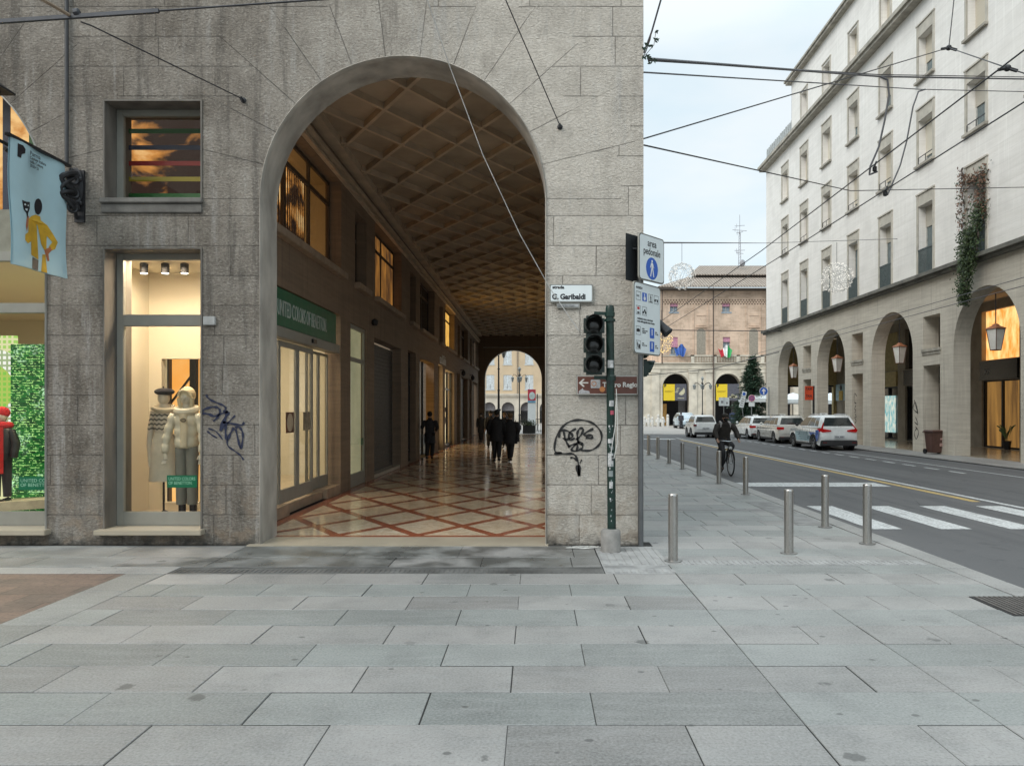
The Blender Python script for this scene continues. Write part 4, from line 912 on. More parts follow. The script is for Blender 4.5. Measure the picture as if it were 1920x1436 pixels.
m.build('diamond_frieze', M('brick_shadow_gaps', (.16, .11, .08), .9), Q, merge=False)
m = MB(QO); x = X_(1294)
while x < 46: m.box(x, x + .07, YQ - .4, YQ - .3, Z_(679), Z_(668)); x += .17
for px in (1294, 1336, 1379, 1424, 1466): m.box(X_(px), X_(px) + .35, YQ - .45, YQ - .25, Z_(680), Z_(666))
m.box(X_(1294), 46, YQ - .45, YQ - .25, Z_(668.5), Z_(666)); m.build('balustrade', PSTO, Q, merge=False)
AWN = M('pink_awning', (.50, .24, .33), .7, bst=0)
for i in range(3):
    dx = 98.5 * i
    for (a, b, z0, z1, zs, nm) in ((1256, 1271, 585, 568, 574.5, 'small_window'), (1257.5, 1271, 664, 632, 651 if i == 0 else 641, 'tall_window')):
        xa, xb = X_(a + dx), X_(b + dx); m = MB(QO); m.box(xa - .12, xb + .12, YQ - .05, YQ, Z_(z0) - .15, Z_(z0)); m.box(xa, xb, YQ + .3, YQ + .32, Z_(z0), Z_(z1)); f = m.build(nm, [M('palazzo_pane', (.30, .36, .42), .2, bst=0)], Q, merge=False)
        m = MB(QO); m.box(xa, xb, YQ + .1, YQ + .13, Z_(zs), Z_(z1)); m.build('awning', AWN, f)
        m = MB(QO)
        for q in (xa, (xa + xb) / 2 - .03, xb - .06): m.box(q, q + .06, YQ + .2, YQ + .26, Z_(z0), Z_(zs))
        m.box(xa, xb, YQ + .2, YQ + .26, Z_(z0), Z_(z0) + .07); m.build('window_frame', FRM, f, merge=False)
m = MB(QO)
for px, z0 in ((1335.6, 0), (1240, Z_(682)), (1434.5, 0)): m.tube([(X_(px), YQ - .5, z0), (X_(px), YQ - .5, Z_(541))], .07, 6); m.mark()
m.build_each('drainpipe', M('rust_pipe', (.10, .07, .055), .6), Q, merge=False)
# roof
def tiles():
    t = NT('clay_roof_tiles'); x, y, z = t.sep(); s_ = t.ma('SINE', t.ma('MULTIPLY', x, 2 * PI / .3)); n = t.noise(3, 5); n2 = t.noise(14, 3)
    c = t.mix(t.ramp(n2, .3, .7), (.36, .29, .23), (.19, .155, .13)); c = t.mix(t.ramp(n, .45, .7, 0, .6), c, (.46, .40, .34)); c = t.mix(t.ramp(s_, -.2, -.9, 0, .8), c, (.07, .055, .045))
    return t.bsdf(c, .85, 0, t.bump(s_, .6, .05))
m = MB(QO); e = Z_(541) ; 
def roofslab(x0, x1, xr0, xr1, y0, y1, z0, z1, mi=0): m.add([(x0, y0, z0), (x1, y0, z0), (xr1, y1, z1), (xr0, y1, z1), (x0, y0, z0 - .12), (x1, y0, z0 - .12)], [(0, 1, 2, 3), (4, 5, 1, 0)], mi)
xl = X_(1232); z_e = e; z_m = e + 1.55
roofslab(xl, 64, X_(1290) + .6, 64, YQ - 1.0, YQ + 3.0, z_e + .1, e + 1.75)
m.add([(xl, YQ - 1, z_e + .1), (X_(1290) + .6, YQ + 3, e + 1.75), (X_(1290) + .6, YQ + 15, e + 1.75), (xl, YQ + 19, z_e + .1)], [(0, 1, 2, 3)])
roofslab(X_(1300) + .3, 64, X_(1344), 64, YQ + 2.6, YQ + 8.6, e + 2.0, e + 4.1)
m.add([(X_(1300) + .3, YQ + 2.6, e + 2.0), (X_(1344), YQ + 8.6, e + 4.1), (X_(1300) + .3, YQ + 15, e + 2.0)], [(0, 1, 2)])
m.build('tiled_roof', tiles(), Q, merge=False)
m = MB(QO); m.box(xl, 64, YQ - 1.0, YQ + .1, e - .25, e - .1); m.box(X_(1300) + .5, 64, YQ + 2.9, YQ + 3.0, e + 1.7, e + 2.0); m.box(7, 64, YQ + .7, YQ + 3.5, -.1, 0); m.build('eaves', M('dark_timber', (.05, .04, .032), .8), Q, merge=False)
# arches' dark inside, ochre jamb
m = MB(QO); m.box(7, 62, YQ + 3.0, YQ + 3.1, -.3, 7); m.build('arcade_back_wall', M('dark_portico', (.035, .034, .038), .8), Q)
m = MB(QO)
for a in (1241.8, 1143): m.box(X_(a) + .02, X_(a) + .62, YQ + .9, YQ + 1.0, 0, Z_(757)).mark()
m.build_each('ochre_door', M('ochre_door', (.55, .30, .08), .6), Q, merge=False)
m = MB(QO); 
for a in (1275, 1376): m.box(X_(a), X_(a) + .75, YQ + 1.0, YQ + 1.05, 0, Z_(740)).mark()
m.build_each('gate_panel', M('grey_gate', (.10, .10, .105), .6), Q, merge=False)
# antenna
an = thing('roof_antenna', 'tall thin lattice antenna mast with dishes on the brick palazzo roof', 'antenna', (X_(1387, 86), 86, Z_(500, 86))); m = MB(an.location)
for dx in (-.15, .15): m.tube([(X_(1387, 86) + dx, 86, Z_(503, 86)), (X_(1387, 86) + dx * .4, 86, Z_(435, 86))], .035, 5)
m.tube([(X_(1387, 86), 86, Z_(440, 86)), (X_(1387, 86), 86, Z_(403, 86))], .03, 5)
for i in range(12): z = Z_(500 - i * 5, 86); m.tube([(X_(1387, 86) - .13, 86, z), (X_(1387, 86) + .13, 86, z + .3)], .018, 4)
m.build('mast', M('mast_steel', (.30, .30, .32), .5), an, merge=False)
m = MB(an.location)
for py, l, a in ((424, .6, .3), (431, .9, -.4), (437, .5, .7), (470, .6, .2), (474, .5, -.6)):
    z = Z_(py, 86); c = X_(1387, 86); m.tube([(c - l * math.cos(a), 86, z), (c + l * math.cos(a), 86, z + l * math.sin(a) * .4)], .03, 4); m.tube([(c - l * .6, 86, z - .25), (c - l * .6, 86, z + .25)], .02, 4)
m.sphere((X_(1391, 86), 85.8, Z_(494, 86)), .42, 12, 7, 0, (.8, .5, 1)); m.build('aerials', M('mast_steel', (.3, .3, .32), .5), an, merge=False)
# far banners
def farbanner(a, lab, deco):
    t = thing('exhibition_banner', lab, 'banner', (X_(a), YQ - .45, Z_(751)), 0, 'yellow and dark banners in the palazzo arches'); o = t.location
    m = MB(o); m.box(X_(a) + .05, X_(a) + 1.25, YQ - .47, YQ - .44, Z_(751), Z_(720.5)); y_ = m.build('yellow_cloth', M('banner_yellow', (.72, .52, .02), .6, bst=0, var=.08), t)
    m = MB(o); m.box(X_(a) + 1.25, X_(a) + 2.5, YQ - .47, YQ - .44, Z_(751), Z_(720)); g_ = m.build('grey_cloth', M('banner_grey', (.09, .09, .11), .6, bst=0), t)
    text('P', .42, Matrix.Translation((.12, -.04, 1.42)) @ Matrix.Rotation(R(90), 4, 'X'), INK, y_, ext=.005, bold=.02)
    m = MB(); 
    for i, l in enumerate((.9, .8)): m.box(.18, .18 + l, -.035, -.028, 1.0 - i * .1, 1.035 - i * .1)
    m.build('printed_lines', M('banner_ink', (.35, .24, .02), .6, bst=0), y_, merge=False)
    m = MB()
    if deco:
        pts = [(2.25, 1.35)] + [(1.95 + .38 * math.cos(a_), 1.0 + .42 * math.sin(a_)) for a_ in [R(60 - 18 * i) for i in range(12)]]
        m.plate([pts], lambda u, v, d: (u, -.035 + d, v), .005)
        for i in range(4): m.box(1.5 - .08 * i, 1.75 - .06 * i, -.035, -.03, 1.3 - i * .15, 1.36 - i * .15)
    else:
        for i in range(9):
            a_ = random.uniform(-.9, .4); cx_, cz_ = random.uniform(1.6, 2.2), random.uniform(.3, .85); m.bar((cx_ - .2 * math.cos(a_), -.035, cz_ - .2 * math.sin(a_)), (cx_ + .2 * math.cos(a_), -.035, cz_ + .2 * math.sin(a_)), .01, .09)
    m.box(1.55, 2.25, -.035, -.03, .22, .28) if deco else None
    m.build('printed_picture', M('banner_picture', (.55, .52, .36), .6, bst=0), g_, merge=False)
farbanner(1241.8, 'left of the two far banners, dark half with a pale half moon', True)
farbanner(1339.8, 'right of the two far banners, dark half with scattered pale strokes beside the fir', False)
# flags
def flag(name, lab, px, py, cols, wd=1.5):
    t = thing(name, lab, 'flag', (X_(px), YQ - .55, Z_(py + 22)), 0, 'flags on the palazzo front'); m = MB(); n = 12; vs = []; fs = []; cid = []
    for i in range(n + 1):
        for j in range(5):
            u = i / n; x = wd * (u - .5) ; dr = .25 * math.sin(u * PI * 2.3) + abs(u - .5) * .3; z = 1.3 - dr - j / 4 * (1.0 - .35 * math.sin(u * 7)); vs.append((x * (1 - .1 * j), -.12 * math.sin(i * 1.7) - .06 * j, z))
    for i in range(n):
        for j in range(4): fs.append((i * 5 + j, (i + 1) * 5 + j, (i + 1) * 5 + j + 1, i * 5 + j + 1)); cid.append(int(i / n * len(cols)))
    for f_, c_ in zip(fs, cid): m.add([vs[i] for i in f_], [(0, 1, 2, 3)], c_)
    ms = [M('flag_%d%d%d' % tuple(int(v * 99) for v in c), c, .7, bst=0) for c in cols]; m.build('cloth', ms, t, smooth=True)
    m = MB(); m.tube([(-.1, .5, .3), (0, -.1, 1.4)], .03, 6); m.build('pole', DARKM, t)
flag('hanging_flag', 'drooping dark blue flag on the brick palazzo front', 1273, 650, [(.05, .13, .42)], 1.3)
flag('hanging_flag', 'green, white and red flag on the palazzo front', 1357, 652, [(.5, .03, .05), (.75, .75, .75), (.03, .35, .10)], 1.5)
# ================================================================== BUILDING SEEN THROUGH THE END ARCH
E = thing('ochre_house', 'ochre house with white shutters and round shop arches beyond the arcade end', 'building', (-3, 95, 0)); EO = E.location; YE = 95.0
fe = lambda u, v, d: (u, YE + d, v)
XE = lambda px: X_(px, YE); ZE = lambda py: Z_(py, YE)
OCH = M('ochre_plaster', (.56, .44, .30), .85, sc=.6, var=.12); m = MB(EO); cs = [888, 919, 951.5, 984.5, 1016, 1048]; hl = []
m.plate([rect(-40, 6, ZE(741), ZE(560))] + [rect(XE(c - 7.5) if c < 960 else XE(c), XE(c + 8) if c < 960 else XE(c + 15.5), z0, z1) for c in cs for (z0, z1) in ((ZE(730), ZE(703)), (ZE(683), ZE(656)), (ZE(636), ZE(609)))], fe, .4); m.build('upper_wall', OCH, E)
m = MB(EO); m.plate([rect(-40, 6, -.3, ZE(741))] + [arch(XE(c), XE(24 + 1004), -.01, ZE(766), 14) for c in (917, 952.5, 988, 1024, 882)], fe, .5); m.build('arcade_wall', M('pale_render', (.55, .50, .42), .85, sc=1), E)
m = MB(EO); m.box(-40, 6, YE - .25, YE, ZE(741), ZE(738)); m.box(-40, 6, YE - .15, YE, ZE(744), ZE(741)); m.build('string_course', M('pale_render', (.55, .5, .42), .85), E, merge=False)
m = MB(EO)
for c in cs:
    xa, xb = (XE(c - 7.5), XE(c + 8)) if c < 960 else (XE(c), XE(c + 15.5))
    for (z0, z1) in ((ZE(730), ZE(703)), (ZE(683), ZE(656)), (ZE(636), ZE(609))):
        m.box(xa - .08, xb + .08, YE - .06, YE + .02, z0 - .12, z0); mid = (xa + xb) / 2; m.box(xa, mid - .02, YE + .05, YE + .1, z0, z1); m.box(mid + .02, xb, YE + .05, YE + .1, z0, z1)
        for q in (z0, (z0 + z1) / 2, z1 - .06): m.box(xa, xb, YE + .03, YE + .05, q, q + .06)
        m.mark()
m.build_each('shuttered_window', M('grey_white_shutter', (.52, .55, .56), .7), E, merge=False)
m = MB(EO); m.box(-40, 6, YE + 1.2, YE + 1.3, -.3, 4); m.box(-40, 6, YE + .6, YE + .9, ZE(770), 5.0, 1); m.build('shop_interior', [DG, M('grey_awning', (.18, .17, .18), .7)], E, merge=False)
m = MB(EO); m.tube([(XE(970), YE - .1, ZE(741)), (XE(970), YE - .1, 14)], .07, 6); m.build('drainpipe', M('brown_pipe', (.3, .24, .18), .6), E)
# ================================================================== STREET FURNITURE
def bollard():
    t = thing('bollard', 'x', 'bollard', (0, 0, 0), 0, 'stainless steel bollards along the kerb')
    m = MB(); m.lathe((0, 0, .0), [(.053, .01), (.053, .715), (.053, .72)], 24); m.build('post', STEEL, t, smooth=True)
    m = MB(); m.lathe((0, 0, .72), [(.046, 0), (.046, .008), (.053, .01), (.053, .03), (.048, .036), (.0, .037)], 24); m.build('cap', STEEL, t, smooth=True)
    m = MB(); m.lathe((0, 0, 0), [(.098, .001), (.098, .01), (.09, .014), (.05, .014)], 24); m.build('base_plate', M('dull_steel', (.28, .275, .265), .5, .8), t, smooth=True)
    return t
bl = [(1262, 1053, 'nearest steel bollard, beside the ribbed paving at the building corner'), (1479, 1038, 'steel bollard second nearest, between the corner one and the crossing'), (1626, 1020, 'rightmost steel bollard, in front of the first crossing stripe'),
      (1547, 989, 'steel bollard just behind and left of the rightmost one'), (1398, 928, 'steel bollard just right of the cyclist at the white stop line'), (1348, 907.5, 'steel bollard directly in front of the cyclist'),
      (1310, 892.6, 'rust streaked bollard just left of the cyclist'), (1279.5, 880.5, 'bollard second to the left of the cyclist'), (1254.5, 870, 'third farthest bollard of the row along the kerb'), (1233.7, 861.5, 'second farthest bollard of the row along the kerb'), (1216.5, 854, 'farthest bollard, beside the building edge')]
b0 = bollard()
for i, (px, py, lab) in enumerate(bl):
    g = G(px, py - 1.0)
    if i == 0: b0.location = g; b0['label'] = lab
    else: copy_tree(b0, None, lab, g, i * .7)
# ---- traffic light
TG = M('dark_green_paint', (.006, .028, .021), .4, sc=14, var=.5, bst=.1); TL = thing('traffic_light', 'dark green traffic light post covered in stickers, set in a concrete block at the corner', 'traffic light', (.905, 8.98, 0)); o = TL.location
def W(px, py, Y): return P(px, py, Y)
m = MB(o); top = W(1143.5, 572, 8.98); bot = W(1147, 992, 8.98); m.tube([bot, bot.lerp(top, .5), top - Vector((0, 0, .14))], [.052, .05, .048], 20); m.build('post', TG, TL, smooth=True)
m = MB(o); m.lathe(top - Vector((0, 0, .14)), [(.049, 0), (.06, 0), (.06, .05), (.053, .055), (.053, .10), (.045, .13), (.02, .14)], 20); m.lathe(top - Vector((0, 0, .20)), [(.05, 0), (.066, .0), (.066, .03), (.05, .03)], 20); m.build('cap', TG, TL, smooth=True, merge=False)
m = MB(o); m.lathe((.905, 8.98, 0), [(.125, 0), (.12, .02), (.118, .24), (.10, .265), (.05, .27)], 28); m.build('concrete_block', M('concrete', (.26, .25, .235), .9, sc=9, var=.3, bs=60, bst=.5), TL, smooth=True)
m = MB(o); hz = 8.96; zc = [W(1112, y_, hz).z for y_ in (610, 647, 684)]; hx = W(1112, 640, hz).x + .015
for z in zc: m.box(hx - .125, hx + .125, hz - .02, hz + .13, z - .117, z + .117)
hd = m.build('signal_head', M('signal_dark_green', (.02, .035, .03), .45), TL, merge=False, bevel=.03)
m = MB(o)
for z in zc:
    secs = []; n = 20
    for yy, s_ in ((hz - .02, 1.0), (hz - .12, 1.0), (hz - .24, .98)):
        pass
    for k in range(n):
        a0 = R(-50 + 280 * k / n); a1 = R(-50 + 280 * (k + 1) / n); l0 = .23 * (.55 + .45 * max(0, math.sin(a0))); l1 = .23 * (.55 + .45 * max(0, math.sin(a1))); r_ = .106
        q = lambda a, yy, rr=r_: (hx - .012 + rr * math.cos(a), yy, z + rr * math.sin(a))
        m.add([q(a0, hz - .02), q(a1, hz - .02), q(a1, hz - .02 - l1), q(a0, hz - .02 - l0), q(a0, hz - .02, .1), q(a1, hz - .02, .1), q(a1, hz - .02 - l1, .1), q(a0, hz - .02 - l0, .1)], [(0, 1, 2, 3), (7, 6, 5, 4), (3, 2, 6, 7), (0, 3, 7, 4), (1, 5, 6, 2)])
m.build('visors', M('signal_black', (.012, .013, .012), .5, bst=0), hd, merge=False)
m = MB(o)
for z in zc: m.lathe((hx, hz - .02, z), [(.0, .014), (.05, .012), (.085, .006), (.098, 0)], 20, mat=Matrix.Rotation(R(90), 4, 'X'))
m.build('lenses', M('unlit_lens', (.02, .02, .018), .15, bst=0), hd, smooth=True, merge=False)
m = MB(o); m.bar((hx, hz + .04, zc[0] + .15), (.905, 8.98, zc[0] + .14), .03, .04); m.bar((hx, hz + .04, zc[2] - .15), (.905, 8.98, zc[2] - .155), .03, .04); m.lathe((.905, 8.98, zc[2] - .19), [(.05, 0), (.062, 0), (.062, .06), (.05, .06)], 16); m.build('brackets', TG, TL, merge=False)
def sticker(z, dz, ang, dw, mi_, x0=0):
    pts = []
    for i in range(5):
        a = R(ang - dw / 2 + dw * i / 4); pts.append((o.x + .0535 * math.cos(a), o.y + .0535 * math.sin(a)))
    vs = [(x, y, z) for x, y in pts] + [(x, y, z + dz) for x, y in pts]; return vs, [(i, i + 1, 6 + i, 5 + i) for i in range(4)]
m = MB(o); rnd = random.Random(3)
for (z, dz, ang, dw, mi_) in [(1.7 + (768 - 690) / 155.9, .09, 262, 80, 0), (2.05, .06, 280, 60, 0), (2.02, .04, 240, 40, 1), (1.74, .07, 275, 60, 0), (1.64, .05, 285, 50, 2), (1.3, .05, 260, 70, 0), (1.22, .04, 280, 40, 3), (1.02, .16, 262, 75, 0), (1.09, .06, 290, 30, 1), (.9, .07, 265, 60, 3), (.76, .08, 270, 50, 0)] + [(rnd.uniform(.35, 1.5), rnd.uniform(.008, .03), rnd.uniform(235, 300), rnd.uniform(8, 22), rnd.choice([0, 3])) for _ in range(26)]:
    v_, f_ = sticker(z, dz, ang, dw, 0); m.add(v_, f_, mi_)
m.build('stickers', [M('sticker_white', (.5, .5, .5), .6, sc=30, var=.5, bst=0), INK, M('sticker_red', (.45, .08, .12), .6, bst=0), M('sticker_grey', (.22, .25, .25), .6, bst=0)], TL, merge=False)
m = MB(o); c = Vector((.905, 8.92, 0)); m.tube([c + Vector((.06, 0, 1.95)), c + Vector((.075, -.01, 1.6)), c + Vector((.07, -.02, 1.3)), c + Vector((.03, -.03, 1.12)), c + Vector((-.01, -.03, 1.12)), c + Vector((.0, -.03, 1.22)), c + Vector((.045, -.02, 1.5)), c + Vector((.06, -.0, 1.8))], .005, 5)
m.build('hanging_cord', M('white_cord', (.6, .6, .57), .6), TL, smooth=True)
m = MB((.6, 9.15, 0)); pts = []
for i in range(60): a = i * .55; pts.append((.6 + (.14 + .05 * math.sin(i * .37)) * math.cos(a) + .05 * math.sin(i * .11), 9.15 + .06 * math.sin(a + .5), .008 + .012 * abs(math.sin(i * .8))))
m.tube(pts, .004, 5); oo = m.build('loose_cord', M('white_cord', (.6, .6, .57), .6), None, smooth=True, label='tangle of thin white cord lying at the foot of the corner pier', cat='cord'); oo.location = (.6, 9.15, 0)
# second signal round the corner
T2 = thing('traffic_signal', 'green traffic signal seen side on behind the sign post, facing the street', 'traffic light', (1.40, 9.72, 1.9)); o = T2.location; m = MB(o)
for z in (2.72, 2.48, 2.24): m.box(1.37, 1.46, 9.60, 9.84, z - .11, z + .11)
m.build('signal_head', TG, T2, merge=False, bevel=.02); m = MB(o)
for z in (2.48, 2.24):
    for k in range(16):
        a0, a1 = R(-40 + 260 * k / 16), R(-40 + 260 * (k + 1) / 16); q = lambda a, x: (x, 9.72 + .1 * math.cos(a), z + .1 * math.sin(a)); m.add([q(a0, 1.46), q(a1, 1.46), q(a1, 1.51 + .045 * math.sin(a1)), q(a0, 1.51 + .045 * math.sin(a0))], [(0, 1, 2, 3)])
m.build('visors', TG, T2, merge=False)
m = MB((1.62, 9.7, 2.75)); d_ = Vector((.6, -.3, -.75)).normalized(); c = P(1243, 614, 9.7); mat = d_.to_track_quat('Z', 'Y').to_matrix().to_4x4(); m.lathe(c, [(.02, -.11), (.05, -.09), (.055, 0), (.075, .10), (.07, .11), (.0, .09)], 16, mat=mat); m.bar(c + Vector((-.05, 0, .08)), (1.37, 9.7, 2.72), .03, .03)
oo = m.build('floodlight', DARKM, None, label='small black floodlight pointing down beside the rules sign', cat='floodlight', merge=False); oo.location = (1.62, 9.7, 2.75)
# ---- sign post
SPst = thing('sign_post', 'grey tubular sign post standing against the building corner', 'sign post', (1.31, 9.31, 0)); m = MB(SPst.location); m.tube([(1.315, 9.31, 0), (1.305, 9.31, 3.9)], .032, 14); m.build('post', M('galvanised_post', (.15, .155, .16), .45, .5, sc=4), SPst, smooth=True)
m = MB(SPst.location)
for z in (2.5, 3.1, 3.4, 3.8): m.lathe((1.31, 9.31, z), [(.033, 0), (.04, 0), (.04, .03), (.033, .03)], 12)
m.build('clamps', DARKM, SPst, merge=False)
def rrect(w_, h_, r_, n=5):
    pts = []
    for cx_, cy_, a in ((w_ - r_, r_, -90), (w_ - r_, h_ - r_, 0), (r_, h_ - r_, 90), (r_, r_, 180)):
        for i in range(n + 1): b = R(a + 90 * i / n); pts.append((cx_ + r_ * math.cos(b), cy_ + r_ * math.sin(b)))
    return pts
class Sign:
    """flat sign with its own little drawing plane (u right, v up, metres)"""
    def __init__(s, t, fr, w_, h_, r_, face, rim, back=None, name='sign_plate'):
        s.t = t; s.fr = fr; s.w = w_; s.h = h_
        m = MB(); m.plate([rrect(w_, h_, r_)], lambda u, v, d: fr @ Vector((u, v, -d)), .02); s.plate = m.build(name, back or METAL, t)
        m = MB(); m.plate([[(u + .008 * (1 if u < w_ / 2 else -1), v + .008 * (1 if v < h_ / 2 else -1)) for u, v in rrect(w_, h_, r_)]], lambda u, v, d: fr @ Vector((u, v, .001 - d)), .001); m.build('rim_band', rim, s.plate)
        i_ = .015; m = MB(); m.plate([[(u + i_ * (1 if u < w_ / 2 else -1), v + i_ * (1 if v < h_ / 2 else -1)) for u, v in rrect(w_, h_, r_)]], lambda u, v, d: fr @ Vector((u, v, .002 - d)), .001); m.build('face', face, s.plate)
    def poly(s, name, pts, mat, lift=.0035): m = MB(); m.plate([pts], lambda u, v, d: s.fr @ Vector((u, v, lift - d)), .001); return m.build(name, mat, s.plate)
    def polys(s, name, pl, mat, lift=.0035):
        m = MB()
        for pts in pl: m.plate([pts], lambda u, v, d: s.fr @ Vector((u, v, lift - d)), .001)
        return m.build(name, mat, s.plate, merge=False)
    def text(s, tx, size, u, v, mat=INK, xs=1, align='LEFT', bold=0, lift=.0035, sp=1): return text(tx, size, s.fr @ Matrix.Translation((u, v, lift)), mat, s.plate, ext=.0005, xs=xs, align=align, bold=bold, spacing=sp)
def circ(cx_, cy_, r_, n=28): return [(cx_ + r_ * math.cos(2 * PI * i / n), cy_ + r_ * math.sin(2 * PI * i / n)) for i in range(n)]
def walker(cx_, cy_, h_):
    k = h_
    return [circ(cx_, cy_ + .42 * k, .07 * k, 14), [(cx_ - .09 * k, cy_ + .33 * k), (cx_ + .07 * k, cy_ + .33 * k), (cx_ + .09 * k, cy_ + .02 * k), (cx_ - .07 * k, cy_ + .02 * k)],
            [(cx_ - .07 * k, cy_ + .05 * k), (cx_ + .02 * k, cy_ + .05 * k), (cx_ - .12 * k, cy_ - .48 * k), (cx_ - .2 * k, cy_ - .45 * k)], [(cx_ - .0 * k, cy_ + .05 * k), (cx_ + .09 * k, cy_ + .05 * k), (cx_ + .22 * k, cy_ - .46 * k), (cx_ + .13 * k, cy_ - .48 * k)],
            [(cx_ - .09 * k, cy_ + .33 * k), (cx_ - .06 * k, cy_ + .27 * k), (cx_ - .17 * k, cy_ + .02 * k), (cx_ - .22 * k, cy_ + .05 * k)], [(cx_ + .07 * k, cy_ + .33 * k), (cx_ + .21 * k, cy_ + .05 * k), (cx_ + .17 * k, cy_ + .02 * k), (cx_ + .05 * k, cy_ + .27 * k)]]
t = thing('pedestrian_area_sign', 'white sign reading area pedonale with a blue walking figure disc', 'road sign', (1.268, 9.17, 3.29)); inv = Matrix.Translation(-t.location)
A0 = Vector((1.268, 9.14, 3.30)); Xd = Vector((1.65 - 1.268, 9.58 - 9.14, 0)); Wd = Xd.length; fr = inv @ frame(A0, Xd, (0, 0, 1))
s_ = Sign(t, fr, Wd, .575, .045, SIGNW, INK)
s_.text('area', .125, Wd / 2, .435, INK, .95, 'CENTER', .0012); s_.text('pedonale', .125, Wd / 2, .33, INK, .86, 'CENTER', .0012)
s_.poly('blue_disc', circ(Wd / 2, .165, .138), BLUE); s_.polys('walking_figure', walker(Wd / 2, .165, .22), WHITE, .005)
t = thing('rules_sign', 'tall white sign of small pictograms and parking rules under the pedestrian sign', 'road sign', (1.2, 9.1, 2.38)); inv = Matrix.Translation(-t.location)
A0 = Vector((1.195, 9.07, 2.385)); Xd = Vector((1.61 - 1.195, 9.62 - 9.07, 0)); Wd = Xd.length; fr = inv @ frame(A0, Xd, (0, 0, 1)); s_ = Sign(t, fr, Wd, .885, .045, SIGNW, INK)
u0 = .05; s_.text('eccetto:', .055, u0, .80, INK, .9, bold=.001)
cells = [(u0, .66, 0), (u0 + .155, .66, 1), (u0 + .315, .66, 0), (u0 + .465, .66, 0), (u0, .485, 0), (u0 + .155, .485, 0), (u0, .235, 0), (u0, .06, 0), (u0 + .35, .215, 2), (u0 + .35, .045, 2)]
bx = []; bb = []
for (u, v, k) in cells:
    w_, h_ = .115, .105 if k < 2 else .13
    if k == 0:
        for q in (rect(u, u + w_, v, v + .004), rect(u, u + w_, v + h_ - .004, v + h_), rect(u, u + .004, v + .004, v + h_ - .004), rect(u + w_ - .004, u + w_, v + .004, v + h_ - .004)): bx.append(q)
    else: bb.append(rrect(w_, h_, .01)); bb[-1] = [(a + u, b + v) for a, b in bb[-1]]
s_.polys('box_outlines', bx, INK); s_.polys('blue_boxes', bb, BLUE)
s_.text('taxi', .05, u0 + .012, .70, INK, .9)
ic = walker(u0 + .375, .715, .085) + [rect(u0 + .34, u0 + .41, .668, .675)]
ic += [circ(u0 + .49, .70, .018, 12), circ(u0 + .55, .70, .018, 12), rect(u0 + .49, u0 + .55, .71, .716)]
ic += [circ(u0 + .18, .52, .018, 12), circ(u0 + .24, .52, .018, 12), rect(u0 + .2, u0 + .235, .53, .56), [(u0 + .02, .27), (u0 + .09, .27), (u0 + .1, .29), (u0 + .08, .31), (u0 + .03, .31), (u0 + .01, .29)]]
ic += walker(u0 + .035, .11, .08) + [rect(u0 + .06, u0 + .1, .07, .12), rect(u0 + .03, u0 + .085, .495, .515)]
s_.polys('pictograms', ic, INK, .004); s_.polys('red_pictogram', [rect(u0 + .03, u0 + .085, .545, .575)], RED, .004)
s_.polys('white_pictograms', [circ(u0 + .21, .742, .011, 10), rect(u0 + .203, u0 + .217, .705, .735), circ(u0 + .213, .695, .026, 14), rect(u0 + .395, u0 + .415, .25, .33), rect(u0 + .395, u0 + .415, .08, .16)], WHITE, .005)
s_.text('residenti in zona e autorizzati\nsosta nelle apposite aree di sosta', .036, u0 + .03, .425, INK, .92, bold=.0008)
s_.text('carico\nscarico merci\n7.30-9.30', .026, u0 + .15, .31, INK, 1, bold=.0005); s_.text('sosta\nmax 15 min', .026, u0 + .15, .13, INK, 1, bold=.0005); s_.text('max\n15 min', .028, u0 + .49, .29, INK, 1, bold=.0005); s_.text('max\n15 min', .028, u0 + .49, .12, INK, 1, bold=.0005)
t = thing('street_facing_sign', 'dark back of a street facing sign on the corner post', 'road sign', (1.2, 9.2, 3.28)); inv = Matrix.Translation(-t.location); m = MB(t.location)
m.loft([[(1.10, 9.12, 3.285), (1.12, 9.14, 3.285), (1.12, 9.14, 3.86), (1.10, 9.12, 3.86)], [(1.27, 9.33, 3.28), (1.29, 9.32, 3.28), (1.29, 9.32, 3.86), (1.27, 9.33, 3.86)]]); m.build('plate', M('sign_back_dark', (.02, .024, .028), .5, .3), t, bevel=.004); m = MB(t.location); m.box(1.2, 1.3, 9.22, 9.25, 3.68, 3.7); m.build('fixing', DARKM, t)
# street name plate
t = thing('street_name_plate', 'white plate reading strada G.Garibaldi on the corner pier', 'street sign', (.175, 9.37, 3.04)); inv = Matrix.Translation(-t.location); fr = inv @ frame((.177, 9.365, 3.045), (1, 0, 0), (0, 0, 1))
s_ = Sign(t, fr, .545, .228, .014, SIGNW, M('plate_grey_rim', (.2, .2, .2), .5, bst=0)); s_.text('strada', .052, .035, .172, INK, 1.15, bold=.0022); s_.text('G.', .092, .03, .04, INK, .95, bold=.004); s_.text('Garibaldi', .092, .132, .04, INK, .95, bold=.004)
t = thing('small_name_plate', 'small grey plate fixed below the street name plate', 'plaque', (.26, 9.37, 2.97)); inv = Matrix.Translation(-t.location); fr = inv @ frame((.265, 9.37, 2.975), (1, 0, 0), (0, 0, 1)); s_ = Sign(t, fr, .29, .06, .004, M('plate_grey', (.33, .34, .34), .6, bst=0), M('plate_grey_rim', (.2, .2, .2), .5, bst=0)); s_.text('Borgo San Vitale', .038, .02, .017, M('faded_ink', (.17, .17, .17), .6, bst=0), .8)
